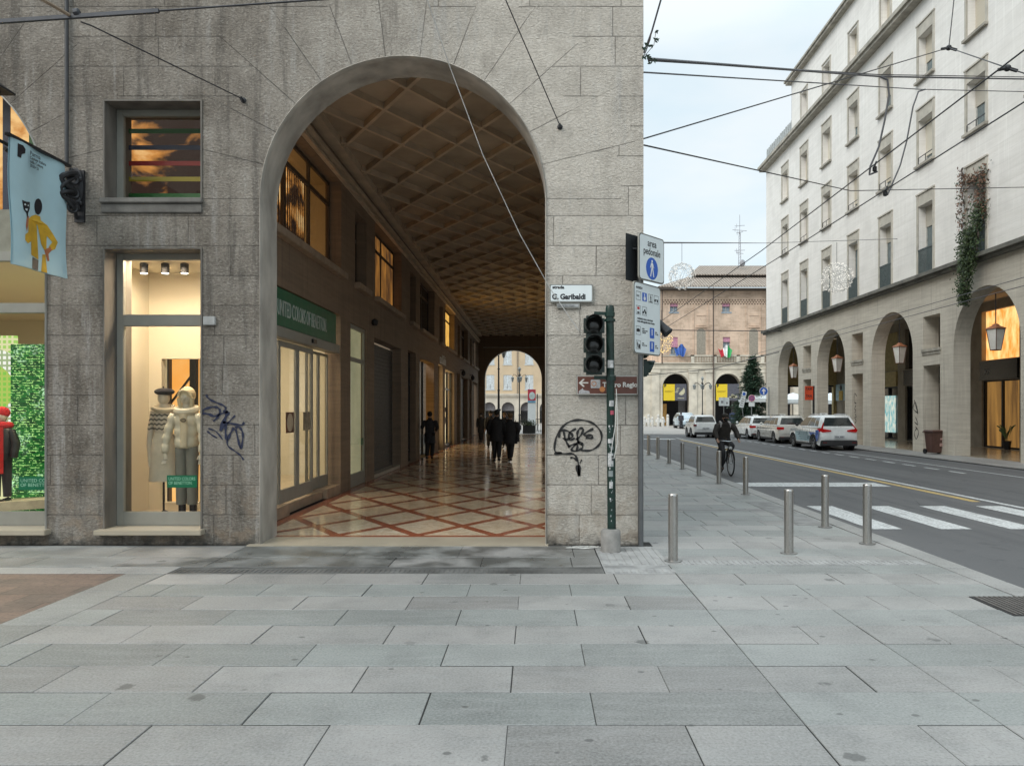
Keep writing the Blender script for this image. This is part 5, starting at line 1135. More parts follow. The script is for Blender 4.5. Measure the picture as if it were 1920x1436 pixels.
# brown theatre sign
t = thing('theatre_sign', 'brown arrow sign reading Teatro Regio on the corner pier', 'direction sign', (.5, 9.36, 1.88)); inv = Matrix.Translation(-t.location); fr = inv @ frame((.512, 9.355, 1.885), (1, 0, 0), (0, 0, 1)); BR = M('brown_sign', (.12, .042, .028), .45, bst=0)
s_ = Sign(t, fr, .775, .245, .006, BR, M('sign_white_rim', (.55, .53, .5), .5)); s_.text('Teatro Regio', .083, .33, .10, M('sign_cream', (.62, .60, .56), .5, bst=0), .98, bold=.0028)
s_.polys('arrow', [[(.03, .15), (.085, .20), (.105, .195), (.07, .16), (.15, .16), (.15, .143), (.07, .143), (.105, .105), (.085, .10)]], M('sign_cream', (.62, .6, .56), .5, bst=0)); s_.polys('stickers', [rrect(.12, .10, .01)], WHITE) if False else None
s_.polys('torn_stickers', [[(a + .18, b + .085) for a, b in rrect(.12, .105, .012)], [(.03, .015), (.17, .02), (.16, .05), (.09, .06), (.08, .085), (.05, .06), (.03, .045)]], M('sticker_grey2', (.42, .42, .43), .6, sc=40, var=.3, bst=0)); s_.polys('round_stickers', [circ(.22, .14, .032), circ(.325, .07, .035)], M('sticker_orange', (.5, .2, .07), .6, bst=0), .005); s_.polys('sticker_ring', [circ(.22, .14, .022)], M('sticker_grey2', (.42, .42, .43), .6, bst=0), .006)
# ---- cloth banner at the left, on its iron bracket
t = thing('street_banner', 'pale blue banner of a man in yellow holding a mask, hanging out from the wall', 'banner', (-5.81, 8.7, 3.31)); o = t.location
def bnr(u, v, d=0):  # u 0..0.95 from the wall side outwards is reversed: u right in the picture = towards the wall
    sag = .012 * math.sin(v * 5 + u * 3) + .018 * math.sin(u * 9); return Vector((-5.81 + sag + d + .02 * (1.4 - v), 8.25 + u, 3.31 + v)) - o
m = MB(); vs = []; fs = []; nu, nv = 16, 20; BW, BH = .95, 1.41
for i in range(nu + 1):
    for j in range(nv + 1): vs.append(bnr(BW * i / nu, BH * j / nv))
for i in range(nu):
    for j in range(nv): fs.append((i * (nv + 1) + j, (i + 1) * (nv + 1) + j, (i + 1) * (nv + 1) + j + 1, i * (nv + 1) + j + 1))
m.add(vs, fs); m.add([v - Vector((.02, 0, 0)) for v in vs], fs); cl = m.build('cloth', M('banner_pale_blue', (.42, .60, .66), .75, sc=3, var=.06, bst=0), t, smooth=True)
def bpoly(name, polys, mat, d=.004):
    m = MB()
    for pl in polys:
        tr = tessellate_polygon([[Vector((a, b, 0)) for a, b in pl]]); m.add([bnr(a, b, d) for a, b in pl], [tuple(q) for q in tr])
    m.build(name, mat, cl, merge=False)
def bz(x, y):  # pixel positions on the banner in an enlarged image crop -> banner metres
    u = (x - 78) / (560 - 78); yt = 115 + (355 - 115) * u; yb = 1250 + (1360 - 1250) * u; return (u * BW, BH * (yb - y) / (yb - yt))
MUS = M('banner_mustard', (.60, .36, .025), .7, bst=0); SKN = M('banner_skin', (.42, .15, .07), .7, bst=0)
bpoly('yellow_jacket', [[bz(*p) for p in ((300, 800), (345, 815), (350, 850), (400, 890), (440, 960), (480, 1040), (455, 1100), (425, 1115), (405, 1080), (435, 1040), (395, 985), (390, 1040), (385, 1100), (365, 1110), (340, 1060), (318, 900), (308, 880), (300, 1200), (220, 1160), (225, 1040), (190, 1060), (165, 1030), (170, 980), (200, 960), (215, 840), (250, 815))], [bz(*p) for p in ((345, 1150), (372, 1150), (378, 1315), (325, 1305))]], MUS)
bpoly('printed_hair', [[bz(325 + 36 * math.cos(a), 728 + 72 * math.sin(a)) for a in [2 * PI * i / 20 for i in range(20)]]], INK); bpoly('printed_trousers', [[bz(*p) for p in ((232, 1180), (300, 1205), (292, 1298), (228, 1280))]], INK)
bpoly('skin', [[bz(*p) for p in ((200, 820), (222, 815), (205, 900), (185, 955), (180, 900))], [bz(*p) for p in ((365, 1110), (420, 1080), (430, 1110), (398, 1145), (402, 1205), (385, 1210), (375, 1160))]], SKN)
bpoly('mask', [[bz(*p) for p in ((162, 676), (200, 690), (238, 690), (235, 750), (215, 790), (208, 840), (198, 838), (196, 792), (172, 760))]], INK)
bpoly('mask_face', [[bz(*p) for p in ((175, 712), (190, 706), (196, 722), (182, 722))], [bz(*p) for p in ((207, 722), (225, 715), (222, 730))], [bz(*p) for p in ((182, 750), (212, 752), (205, 770), (192, 768))]], M('banner_white', (.6, .68, .7), .7, bst=0), .006)
bpoly('printed_mark', [[bz(*p) for p in ((125, 175), (165, 192), (185, 225), (182, 262), (155, 270), (152, 305), (125, 292))]], INK)
fb = frame((bnr(0, 0, .006)), (0, 1, 0), (0, 0, 1))
def btxt(tx, size, x, y, xs=1): u, v = bz(x, y); text(tx, size, frame(bnr(u, v, .03), (.01, 1, 0), (0, 0, 1)), INK, cl, ext=.0005, xs=xs, bold=.0006)
btxt('Parma', .07, 205, 272); btxt('Capitale Italiana\ndella Cultura\n2020+21', .048, 205, 305, .9)
m = MB(o); m.box(-5.83, -5.78, 8.2, 9.3, 4.715, 4.745); m.build('top_bar', DARKM, t)
br_ = thing('lamp_bracket', 'ornate black wrought iron bracket on the wall beside the pale blue banner', 'bracket', (-5.75, 9.3, 4.2)); o = br_.location; m = MB(o)
c = P(138, 350, 9.3)
m.lathe((c.x, 9.38, c.z), [(.02, 0), (.10, .01), (.12, .04), (.05, .06)], 14, mat=Matrix.Rotation(R(90), 4, 'X') @ Matrix.Diagonal((.8, 2.1, 1, 1)))
for (z0, z1, r_) in ((4.66, 4.35, .035), (4.42, 4.22, .028), (4.62, 4.1, .022)):
    pts = [(c.x + .03 * math.sin(i * .8), 9.36 - .35 * math.sin(i / 12 * PI) * (1.0 - i / 24), z0 + (z1 - z0) * i / 12) for i in range(13)]; m.tube(pts, r_, 8)
for i in range(5): a = i * 2.1; m.sphere((c.x + .06 * math.cos(a), 9.33 - .03 * math.sin(a), c.z - .2 + i * .1), .032, 8, 6, 0, (1, .8, 1))
m.tube([(-5.9, 7.75, 4.66), (-5.9, 9.35, 4.66)], .02, 8); m.tube([(-5.9, 9.35, 4.3), (-5.9, 8.9, 4.5), (-5.9, 8.3, 4.6)], .022, 8)
for (zc_, rr_, sg) in ((4.56, .10, 1), (4.38, .12, -1), (4.20, .08, 1)):
    m.tube([(c.x + .02 + .03 * math.cos(a_), 9.26 + rr_ * (1 - a_ / 14) * math.cos(a_) * .8, zc_ + sg * rr_ * (1 - a_ / 14) * math.sin(a_)) for a_ in [i * .45 for i in range(24)]], .02, 6)
m.box(c.x - .03, c.x + .09, 9.36, 9.395, 4.05, 4.70)
m.build('ironwork', DARKM, br_, smooth=True, merge=False)
t = thing('street_lantern', 'dark iron street lantern with a pitched cap at the left picture edge', 'lantern', (-5.78, 7.75, 4.2)); o = t.location; z0 = 5.13; cx_ = -6.10
m = MB(o); m.lathe((cx_, 7.75, z0), [(.42, 0), (.42, .02), (.14, .24), (.14, .3), (.06, .4), (.02, .5)], 4, mat=Matrix.Rotation(PI / 4, 4, 'Z') @ Matrix.Diagonal((1.4, 1.4, 1, 1))); m.build('cap', DARKM, t)
m = MB(o)
for i in range(4):
    a = PI / 4 + PI / 2 * i; m.bar((cx_ + .44 * math.cos(a), 7.75 + .44 * math.sin(a), z0), (cx_ + .32 * math.cos(a), 7.75 + .32 * math.sin(a), z0 - .5), .025, .025)
m.box(cx_ - .24, cx_ + .24, 7.51, 7.99, z0 - .53, z0 - .5); m.build('frame', DARKM, t, merge=False)
m = MB(o); m.lathe((cx_, 7.75, z0 - .5), [(.30, 0), (.42, .48)], 4, mat=Matrix.Rotation(PI / 4, 4, 'Z') @ Matrix.Identity(4)); m.build('panes', glass('lantern_glass', (.9, .9, .9), .02), t)
# ---- overhead wires
CB = M('black_cable', (.035, .035, .04), .5, bst=0); CG = M('grey_cable', (.09, .09, .10), .5, bst=0)
m = MB(P(150, 32, 7.0)); m.bar(P(-120, 49, 7.0), P(298, 21, 7.0), .03, .035); m.lathe(P(138, 25, 7.0), [(.02, 0), (.035, .01), (.035, .05), (.02, .06)], 10, mat=Matrix.Rotation(R(80), 4, 'Y')); oo = m.build('cable_splice_bar', M('steel_bar', (.05, .055, .065), .5, .3), None, merge=False, label='long dark splice bar on the overhead cable at top left', cat='wire fitting'); oo.location = P(150, 32, 7.0)
wire('overhead_wire', 'dark cable running right from the splice bar across the top of the arch', [P(290, 21.5, 7.0), P(600, 0, 7.0), P(900, -22, 7.0)], .009, CB)
wire('overhead_wire', 'pale rod coming down to the splice bar at top left', [P(80, 0, 6.7) + Vector((-.3, -.3, .3)), P(80, 0, 6.7), P(132, 30, 7.0)], .016, M('rusty_rod', (.28, .21, .15), .6))
wire('anchor_wire', 'thin wire from the splice bar to a wall hook left of the arch', [P(152, 42, 7.0), P(170, 48, 7.1), P(455, 186, 9.37)], .007, CB)
wire('anchor_wire', 'thin black wire slanting down to a wall hook right of the arch', [P(900, -110, 7.5), P(948, 0, 8.0), P(1050, 236, 9.37)], .007, CB)
wire('slack_cord', 'thin white cord crossing the arch down to the street name plate', [P(780, -60, 7.6), P(801, 0, 7.8), P(845, 130, 8.2), P(905, 290, 8.6), P(975, 440, 9.0), P(1032, 542, 9.3), P(1085, 620, 9.37)], .0055, M('white_cord2', (.55, .54, .52), .6))
for px, py in ((455, 187), (1050, 237)):
    q = P(px, py, 9.37); m = MB(q); m.lathe(q + Vector((0, .03, 0)), [(.035, 0), (.035, .01), (.015, .02), (.015, .05)], 10, mat=Matrix.Rotation(R(90), 4, 'X')); m.tube([q + Vector((0, -.03, .02)), q + Vector((-.01, -.06, .0)), q + Vector((0, -.05, -.03))], .01, 6); oo = m.build('wall_hook', DARKM, None, label='iron wire hook in the wall %s of the arch' % ('left' if px < 900 else 'right'), cat='wall hook', merge=False); oo.location = q
wire('overhead_wire', 'black span wire from the corner up to the upper wire junction', [P(1205, 261, 9.5), P(1779, 90, 16.0)], .0105, CB); wire('overhead_wire', 'span wire from the junction down right to the trolley wire fitting', [P(1779, 90, 16), P(1889, 128, 13.0), P(1990, 160, 12.0)], .0105, CB); wire('overhead_wire', 'short wire rising out of the picture from the junction', [P(1779, 90, 16), P(1793, -40, 16)], .0105, CB)
wire('overhead_wire', 'thin span wire from the corner to the lower trolley wire, then right', [P(1205, 272, 9.5), P(1595, 358, 19.0), P(1990, 350, 21.0)], .0105, CB)
wire('feeder_cable', 'thick twin feeder cable leaving the building corner', [P(1216, 111, 9.5), P(1650, 144, 17), P(1990, 150, 21)], .02, CG); wire('feeder_cable', 'second strand of the thick feeder cable', [P(1216, 114, 9.5), P(1650, 140.5, 17.0), P(1990, 146, 21)], .0105, CB)
wire('overhead_wire', 'thin wire just below the thick feeder cable', [P(1205, 136, 9.5), P(1725, 168, 18), P(1990, 174, 21)], .0105, CG)
wire('overhead_wire', 'cable rising steeply from the leafy corner out of the picture', [P(1207, 100, 9.42), P(1222, 60, 9.3), P(1245, -20, 9.0)], .012, CG)
wire('feeder_cable', 'double cable loop hanging down to the left trolley wire', [P(1650, 144, 17), P(1664, 150, 17), P(1667, 178, 17), P(1659, 225, 17), P(1648, 275, 17), P(1632, 312, 17), P(1630, 328, 17), P(1645, 322, 17)], .022, CG); wire('feeder_cable', 'single cable loop hanging down to the right trolley wire', [P(1735, 168, 17), P(1722, 172, 17), P(1712, 200, 17), P(1700, 265, 17), P(1688, 310, 17), P(1664, 366, 17)], .017, CG)
xt, zt_ = 5.98, 6.02
wire('trolley_wire', 'left one of the near pair of trolley wires running down the street', [(xt - .1, 6.4, zt_ + .05), (6.05, 20, 5.95), (6.0, 75, 5.95)], .011, CB, group='trolley wires over the street'); wire('trolley_wire', 'right one of the near pair of trolley wires running down the street', [(6.85, 6.4, zt_), (6.8, 20, 5.95), (6.7, 75, 5.95)], .011, CB, group='trolley wires over the street')
for q in (P(1640, 322, 17), P(1660, 368, 17)):
    m = MB(q); m.bar(q + Vector((-.1, -.3, .12)), q + Vector((.1, .3, .14)), .025, .04); m.lathe(q, [(.03, 0), (.05, .02), (.05, .1), (.03, .12)], 8); oo = m.build('wire_clamp', DARKM, None, merge=False, label='black clamp where a loop meets the %s trolley wire' % ('left' if q.x < 7.75 else 'right'), cat='wire fitting'); oo.location = q
for q, l in ((P(1779, 90, 16), 'upper'), (P(1889, 128, 13), 'right hand')):
    m = MB(q); m.sphere(q, .06, 8, 6); m.tube([q + Vector((-.16, 0, -.03)), q, q + Vector((.17, 0, -.05))], .03, 6); oo = m.build('wire_junction', DARKM, None, merge=False, label='dark %s junction of the overhead wires' % l, cat='wire fitting'); oo.location = q
wire('trolley_wire', 'upper one of the thin wires running along the arcaded building', [(14.0, 15, 5.55), (14.3, 50, 5.3)], .012, CG, group='wires along the arcaded building'); wire('trolley_wire', 'lower one of the thin wires running along the arcaded building', [(14.0, 15, 5.3), (14.3, 50, 5.1)], .012, CG, group='wires along the arcaded building')
wire('overhead_wire', 'thin festoon wire across the street above the light balls', [P(1205, 455, 9.5), P(1437, 456, 34), P(1990, 438, 30)], .012, CG)
wire('overhead_wire', 'span wire in front of the brick palazzo', [P(1240, 619, 48), P(1470, 621, 48)], .03, CB); wire('overhead_wire', 'lower span wire from the brick palazzo to the arcade', [P(1200, 705, 60), P(1335, 692, 62), P(1460, 660, 48)], .03, CB)
# climbing twigs at the corner
m = MB(P(1215, 90, 9.4)); rnd = random.Random(5)
pts = [P(1206, 108, 9.4), P(1212, 95, 9.38), P(1219, 75, 9.3), P(1222, 60, 9.3)]; m.tube(pts, .006, 5); m.tube([P(1210, 104, 9.4), P(1226, 85, 9.3), P(1230, 58, 9.3)], .004, 5)
for px, py in ((1232, 58), (1229, 75), (1232, 77), (1213, 85), (1220, 88), (1208, 92), (1214, 104), (1208, 110), (1220, 110), (1218, 118), (1228, 115), (1212, 108)):
    for k in range(4):
        q = P(px + rnd.uniform(-3, 3), py + rnd.uniform(-3, 3), 9.3); a = Vector((rnd.uniform(-1, 1), rnd.uniform(-.5, .5), rnd.uniform(-1, .6))).normalized() * .028; b = a.cross(Vector((rnd.random(), 1, rnd.random()))).normalized() * .012; m.add([q - a, q + b, q + a, q - b], [(0, 1, 2, 3)], 1)
oo = m.build('ivy_twig', [M('twig', (.08, .06, .05), .8), M('dark_leaf', (.03, .06, .04), .6)], None, merge=False, label='sprig of ivy growing out where cables meet the building corner', cat='plant'); oo.location = P(1215, 90, 9.4)
# ---- light balls
def ball(label, c, r_, top, n=420):
    t = thing('light_ball', label, 'hanging light', c, 0, 'wire light balls over the street'); rnd = random.Random(int(r_ * 1000)); m = MB()
    for k in range(9):
        ax_ = Vector((rnd.uniform(-1, 1), rnd.uniform(-1, 1), rnd.uniform(-1, 1))).normalized(); u = ax_.orthogonal().normalized(); v = ax_.cross(u)
        m.tube([(u * math.cos(2 * PI * i / 28) + v * math.sin(2 * PI * i / 28)) * r_ for i in range(28)], .006, 3, closed=True)
    m.build('wire_frame', M('ball_wire', (.45, .45, .44), .4, .5), t, merge=False); m = MB()
    for k in range(n):
        z = rnd.uniform(-1, 1); a = rnd.uniform(0, 2 * PI); q = Vector((math.sqrt(1 - z * z) * math.cos(a), math.sqrt(1 - z * z) * math.sin(a), z)) * r_ * rnd.uniform(.93, 1.04); d = Vector((rnd.uniform(-1, 1), rnd.uniform(-1, 1), rnd.uniform(-1, 1))).normalized() * r_ * .1
        m.bar(q - d, q + d, .0065, .0065); m.lathe(q + d, [(.008, -.012), (.013, 0), (.008, .012)], 5, 1)
    m.build('light_strings', [M('pale_string', (.65, .65, .62), .4, bst=0), lit('tiny_bulbs', (1, .98, .9), (1, .95, .85), .9)], t, merge=False); m = MB(); m.tube([(0, 0, r_), (0, 0, top - c[2])], .01, 5); m.build('hanging_cord', CG, t)
c1 = P(1278.6, 517.6, 36); ball('wire light ball hanging before the sky left of the antenna', c1, .62, P(1278, 456, 36).z); c2 = P(1569, 521, 30); ball('wire light ball hanging in front of the arcaded building windows', c2, .58, P(1569, 455, 30).z)
t3 = thing('light_ball', 'gold lit light ball half hidden behind the rules sign', 'hanging light', P(1240, 640, 55), 0, 'wire light balls over the street'); m = MB(); rnd = random.Random(9)
for k in range(260):
    z = rnd.uniform(-1, 1); a = rnd.uniform(0, 2 * PI); q = Vector((math.sqrt(1 - z * z) * math.cos(a), math.sqrt(1 - z * z) * math.sin(a), z)) * .85; d = Vector((rnd.uniform(-1, 1), rnd.uniform(-1, 1), rnd.uniform(-1, 1))).normalized() * .1; m.bar(q - d, q + d, .012, .012); m.box(q.x - .02, q.x + .02, q.y - .02, q.y + .02, q.z - .02, q.z + .02, 1)
m.build('light_strings', [M('gold_string', (.55, .42, .2), .4, bst=0), lit('gold_bulbs', (1, .7, .3), (1, .75, .35), 1.2)], t3, merge=False); m = MB(); m.tube([(0, 0, .85), (0, 0, 2.3)], .015, 5); m.build('hanging_cord', CG, t3)
# ---- vine on the right building
def leafy(name, mats, spots, n, size, label, cat, seed, drop=(0, 0, 0), grp=None):
    rnd = random.Random(seed); base = Vector(spots[0][0]); m = MB(base)
    for _ in range(n):
        c, rr, zz, mi = rnd.choice(spots); q = Vector(c) + Vector((rnd.uniform(-.25, .1), rnd.gauss(0, rr), rnd.uniform(-zz, zz))); s_ = size * rnd.uniform(.6, 1.3)
        a = Vector((rnd.uniform(-.4, .4), rnd.uniform(-1, 1), rnd.uniform(-1, .2))).normalized() * s_; b = a.cross(Vector((1, rnd.uniform(-.5, .5), rnd.uniform(-.5, .5)))).normalized() * s_ * .45
        m.add([q - a, q + b, q + a, q - b], [(0, 1, 2, 3)], mi if rnd.random() > .25 else (mi + 1) % len(mats))
    for i in range(26):
        c, rr, zz, mi = rnd.choice(spots); q = Vector(c) + Vector((-.05, rnd.gauss(0, rr * .7), 0)); m.tube([q + Vector((0, .05 * math.sin(j), zz - j * zz / 3)) for j in range(7)], .012, 4, len(mats) - 1)
    o = m.build(name, mats, None, merge=False, label=label, cat=cat); o.location = base; return o
BLV = M('brown_leaf', (.17, .09, .055), .7, var=.4, bst=0); GLV = M('green_leaf', (.055, .085, .03), .6, var=.4, bst=0); DLV = M('deep_green_leaf', (.025, .045, .02), .6, var=.4, bst=0)
sp = [((15.42, 26.85, 10.2 - .25 * i), .08, .2, 0) for i in range(9)] + [((15.45, 26.2, 10.0 - .1 * i), .35, .12, 0) for i in range(4)] + [((15.45, 25.6, 9.9 - .2 * i), .13, .2, 0) for i in range(9)] + [((15.5, 26.0, 9.3 - .2 * i), .22, .2, 0) for i in range(4)]
leafy('brown_vine', [BLV, DLV, M('twig', (.08, .06, .05), .8)], sp, 1250, .06, 'reddish brown creeper framing a window of the arcaded building', 'plant', 11)
sp = [((15.38 - .04 * i, 25.8 + .02 * i, 8.6 - .25 * i), .20 + .05 * math.sin(i * 1.3), .26, 0) for i in range(11)] + [((15.0, 25.95, 7.6 - .25 * i), .17, .3, 0) for i in range(5)] + [((14.98, 26.0, 5.9 - .2 * i), .09, .2, 0) for i in range(3)]
leafy('green_vine', [GLV, DLV, M('twig', (.08, .06, .05), .8)], sp, 4600, .058, 'thick green creeper cascading from the window over the ledge and arch', 'plant', 12)
# ---- waste bin
t = thing('waste_bin', 'brown wheeled waste bin in the pillar opening', 'bin', (G(1753, 851).x, G(1753, 851).y, 0.0), .1); m = MB(); m.loft([[(-.22, -.2, .06), (.22, -.2, .06), (.22, .2, .06), (-.22, .2, .06)], [(-.27, -.27, .82), (.27, -.27, .82), (.27, .27, .82), (-.27, .27, .82)]]); m.box(-.285, .285, -.285, .285, .80, .85); BN = M('brown_plastic', (.09, .045, .035), .45, bst=0); m.build('body', BN, t, bevel=.02, merge=False)
m = MB(); m.loft([[(-.29, -.3, .855), (.29, -.3, .855), (.29, .33, .855), (-.29, .33, .855)], [(-.26, -.26, .92), (.26, -.26, .92), (.26, .30, .92), (-.26, .30, .92)]]); m.build('lid', BN, t, bevel=.015); m = MB(); m.lathe((-.30, .2, .1), [(.1, 0), (.1, .05)], 14, mat=Matrix.Rotation(R(90), 4, 'Y')); m.lathe((.25, .2, .1), [(.1, 0), (.1, .05)], 14, mat=Matrix.Rotation(R(90), 4, 'Y')); m.build('wheels', BLACK, t, merge=False); m = MB(); m.tube([(-.26, .33, .8), (-.26, .38, .84), (.26, .38, .84), (.26, .33, .8)], .015, 6); m.build('handle', BN, t, smooth=True); m = MB(); m.box(.02, .14, -.262, -.252, .3, .42); m.box(.05, .18, -.252, -.246, .55, .62); m.build('stickers', M('bin_sticker', (.4, .25, .22), .6), t, merge=False)
# plant in boutique window
# ---- street signs far
def roundsign(name, lab, cat, px, py, Y, dia, face, sym, pole_base=True, extra=None, poleoff=0, lean=0):
    c = P(px, py, Y); t = thing(name, lab, cat, (c.x + poleoff, Y, 0)); o = t.location; m = MB(o); m.tube([(c.x + poleoff + lean, Y + .05, 0), (c.x + poleoff, Y + .05, c.z + dia * .5)], .035, 8); m.build('pole', M('pole_grey', (.22, .23, .23), .5, .4), t, smooth=True)
    fr = Matrix.Translation(-o) @ frame((c.x, Y, c.z), (1, 0, 0), (0, 0, 1)); m = MB(); m.plate([circ(0, 0, dia / 2)], lambda u, v, d: fr @ Vector((u, v, -d)), .02); pl = m.build('disc', WHITE, t); m = MB(); m.plate([circ(0, 0, dia / 2 * .93)], lambda u, v, d: fr @ Vector((u, v, .004 - d)), .003); m.build('disc_face', face, pl)
    for pts, mt, lf in sym: m = MB(); m.plate([pts], lambda u, v, d: fr @ Vector((u, v, lf - d)), .002); m.build('symbol', mt, pl)
    return t, fr
roundsign('one_way_sign', 'round blue sign with a white up arrow at the piazza end of the arcade', 'road sign', 1432, 733.5, 50.2, .57, BLUE, [([(-.04, -.2), (.04, -.2), (.04, .03), (.12, -.03), (.12, .05), (0, .18), (-.12, .05), (-.12, -.03), (-.04, .03)], WHITE, .008)], poleoff=.36)
PK = M('faded_red_sign', (.45, .10, .18), .5, bst=0)
t, fr = roundsign('no_stopping_sign', 'round red and blue no stopping sign before the white parasols', 'road sign', 1409.5, 746.5, 56, .52, PK, [(circ(0, 0, .18), M('faded_blue_sign', (.16, .12, .30), .5, bst=0), .008), ([(-.2, -.16), (-.16, -.2), (.2, .16), (.16, .2)], PK, .012), ([(-.2, .16), (-.16, .2), (.2, -.16), (.16, -.2)], PK, .014)])
m = MB(); m.plate([rect(-.22, .22, -.62, -.32)], lambda u, v, d: fr @ Vector((u, v, -d)), .02); m.build('lower_plate', SIGNW, t)
c = P(1390, 747, 52); t = thing('tilted_sign', 'narrow white parking sign leaning to the left before the fir tree', 'road sign', (c.x + .25, 52, 0)); o = t.location; m = MB(o); m.tube([(c.x + .3, 52.05, 0), (c.x - .08, 52.05, c.z + .5)], .03, 6); m.build('pole', M('pole_grey', (.22, .23, .23), .5), t, smooth=True); fr = Matrix.Translation(-o) @ frame((c.x - .12, 52, c.z - .6), (1, 0, -.22), (-.22 + .07, 0, 1)); 
m = MB(); m.plate([rect(-.05, .27, 0, .75)], lambda u, v, d: fr @ Vector((u, v, -d)), .02); m.plate([rect(-.05, .27, .78, 1.14)], lambda u, v, d: fr @ Vector((u, v, -d)), .02); pl = m.build('plates', SIGNW, t, merge=False); m = MB(); m.plate([circ(.11, .96, .11)], lambda u, v, d: fr @ Vector((u, v, .004 - d)), .003); m.build('blue_symbol', BLUE, pl); m = MB()
for i in range(4): m.plate([rect(.02, .2, .12 + i * .15, .17 + i * .15)], lambda u, v, d: fr @ Vector((u, v, .004 - d)), .003)
m.build('printed_lines', M('grey_ink', (.2, .2, .22), .6), pl, merge=False)
c = P(1357.5, 753, 50); t = thing('twin_sign', 'pair of small white pictogram panels on a thin post beside the second far arch', 'road sign', (c.x, 50, 0)); o = t.location; m = MB(o); m.tube([(c.x, 50.05, 0), (c.x, 50.05, c.z + .3)], .03, 6); m.build('pole', M('pole_grey', (.22, .23, .23), .5), t, smooth=True); m = MB(o); m.box(c.x - .35, c.x - .01, 49.97, 50, c.z - .28, c.z + .28); m.box(c.x + .01, c.x + .35, 49.97, 50, c.z - .28, c.z + .28); pl = m.build('panels', SIGNW, t, merge=False); m = MB(o); m.box(c.x - .2, c.x - .14, 49.96, 49.97, c.z - .1, c.z + .06); m.box(c.x - .12, c.x - .06, 49.96, 49.97, c.z - .1, c.z + .06); m.box(c.x + .14, c.x + .24, 49.96, 49.97, c.z - .16, c.z - .02); m.build('symbols', M('grey_ink', (.2, .2, .22), .6), pl, merge=False)
# taxi totem
c = P(1517, 737, 37.5); t = thing('taxi_sign', 'red taxi stand sign on a black post behind the parked cars', 'taxi sign', (c.x + .25, 37.5, 0)); o = t.location; m = MB(o); m.box(c.x + .2, c.x + .28, 37.5, 37.58, 0, c.z + .36); m.build('post', DARKM, t); m = MB(o); m.box(c.x - .2, c.x + .2, 37.48, 37.56, c.z - .35, c.z + .35); pl = m.build('red_panel', M('taxi_red', (.62, .07, .02), .5, bst=0), t, bevel=.01)
for dz in (.16, -.2): text('TAXI', .17, Matrix.Translation((c.x - .17 - o.x, -.025, c.z + dz - o.z)) @ Matrix.Rotation(R(90), 4, 'X'), INK, pl, ext=.002, xs=.8, bold=.004)
# parasols
def parasol(lab, cx_, cy_, r_, z0, z1, loc_text=None):
    t = thing('cafe_parasol', lab, 'parasol', (cx_, cy_, 0), 0, 'white cafe parasols by the arcade end'); m = MB(); n = 4; ring = [(r_ * math.cos(PI / 4 + PI / 2 * i) * 1.35, r_ * math.sin(PI / 4 + PI / 2 * i) * 1.35) for i in range(n)]
    vs = [(0, 0, z1)] + [(a, b, z0) for a, b in ring] + [(a, b, z0 - .28) for a, b in ring]; fs = [(0, 1 + i, 1 + (i + 1) % n) for i in range(n)] + [(1 + i, 1 + (i + 1) % n, 5 + (i + 1) % n, 5 + i) for i in range(n)]; m.add(vs, fs); cp = m.build('canopy', M('white_canvas', (.66, .70, .71), .8, bst=0, var=.05), t); m = MB(); m.tube([(0, 0, 0), (0, 0, z1 - .05)], .04, 8); m.build('pole', DARKM, t)
    m = MB(); m.box(-.3, .3, -.3, .3, 0, .08); m.build('base', DARKM, t)
    if loc_text: text(loc_text, .22, Matrix.Translation((-.8, -r_ * .96, z0 - .24)) @ Matrix.Rotation(R(90), 4, 'X'), M('grey_ink', (.2, .2, .22), .6), cp, ext=.002, xs=1.2)
    return t
parasol('white parasol nearest the no stopping sign', 17.6, 58.0, 1.5, 2.55, 3.05); parasol('white parasol seen behind the blue arrow sign', 19.6, 61.0, 1.7, 2.5, 3.15); parasol('white parasol with grey lettering glimpsed through the farthest arch', 21.2, 61.5, 1.6, 2.45, 3.1, 'CAMPARI'); parasol('white parasol seen through the second farthest arch', 24.5, 62, 1.6, 2.45, 3.1)
# fir tree
def fir(c, h_, r_, lab):
    t = thing('fir_tree', lab, 'tree', c); rnd = random.Random(21); m = MB(); m.tube([(0, 0, 0), (.02, 0, h_ * .5), (0, 0, h_)], [.12, .07, .015], 8); m.build('trunk', M('bark', (.10, .07, .05), .9), t, smooth=True); m = MB(); lv = 34
    for i in range(lv):
        z = .5 + (h_ - .55) * i / lv; rr = r_ * (1 - (z / h_)) ** .85 + .1; nb = int(22 - 12 * i / lv)
        for b in range(nb):
            a = rnd.uniform(0, 2 * PI); L = rr * rnd.uniform(.7, 1.12); d = Vector((math.cos(a), math.sin(a), -.12)); tip = Vector((0, 0, z)) + d * L
            m.tube([(0, 0, z), tip], [.014, .004], 3, 2)
            for s in range(int(12 + 13 * L)):
                f = rnd.uniform(.12, 1); q = Vector((0, 0, z)) + d * L * f + Vector((rnd.gauss(0, .07), rnd.gauss(0, .07), rnd.gauss(-.03, .06))); u = (d + Vector((rnd.uniform(-.9, .9), rnd.uniform(-.9, .9), rnd.uniform(-.5, .5)))).normalized() * .15; v = u.cross(Vector((rnd.random(), rnd.random(), 1))).normalized() * .035; m.add([q - u, q + v, q + u, q - v], [(0, 1, 2, 3)], rnd.choice([0, 0, 1]))
    m.build('crown', [M('fir_green', (.045, .095, .06), .6, var=.4, bst=0), M('fir_green_light', (.09, .155, .095), .6, bst=0), M('bark', (.1, .07, .05), .9)], t, merge=False); rnd = random.Random(4); m = MB()
    return t
fir((P(1411, 664, 58).x, 58, -.02), P(1411, 664, 58).z, 2.1, 'tall green fir tree standing in the piazza before the brick palazzo')
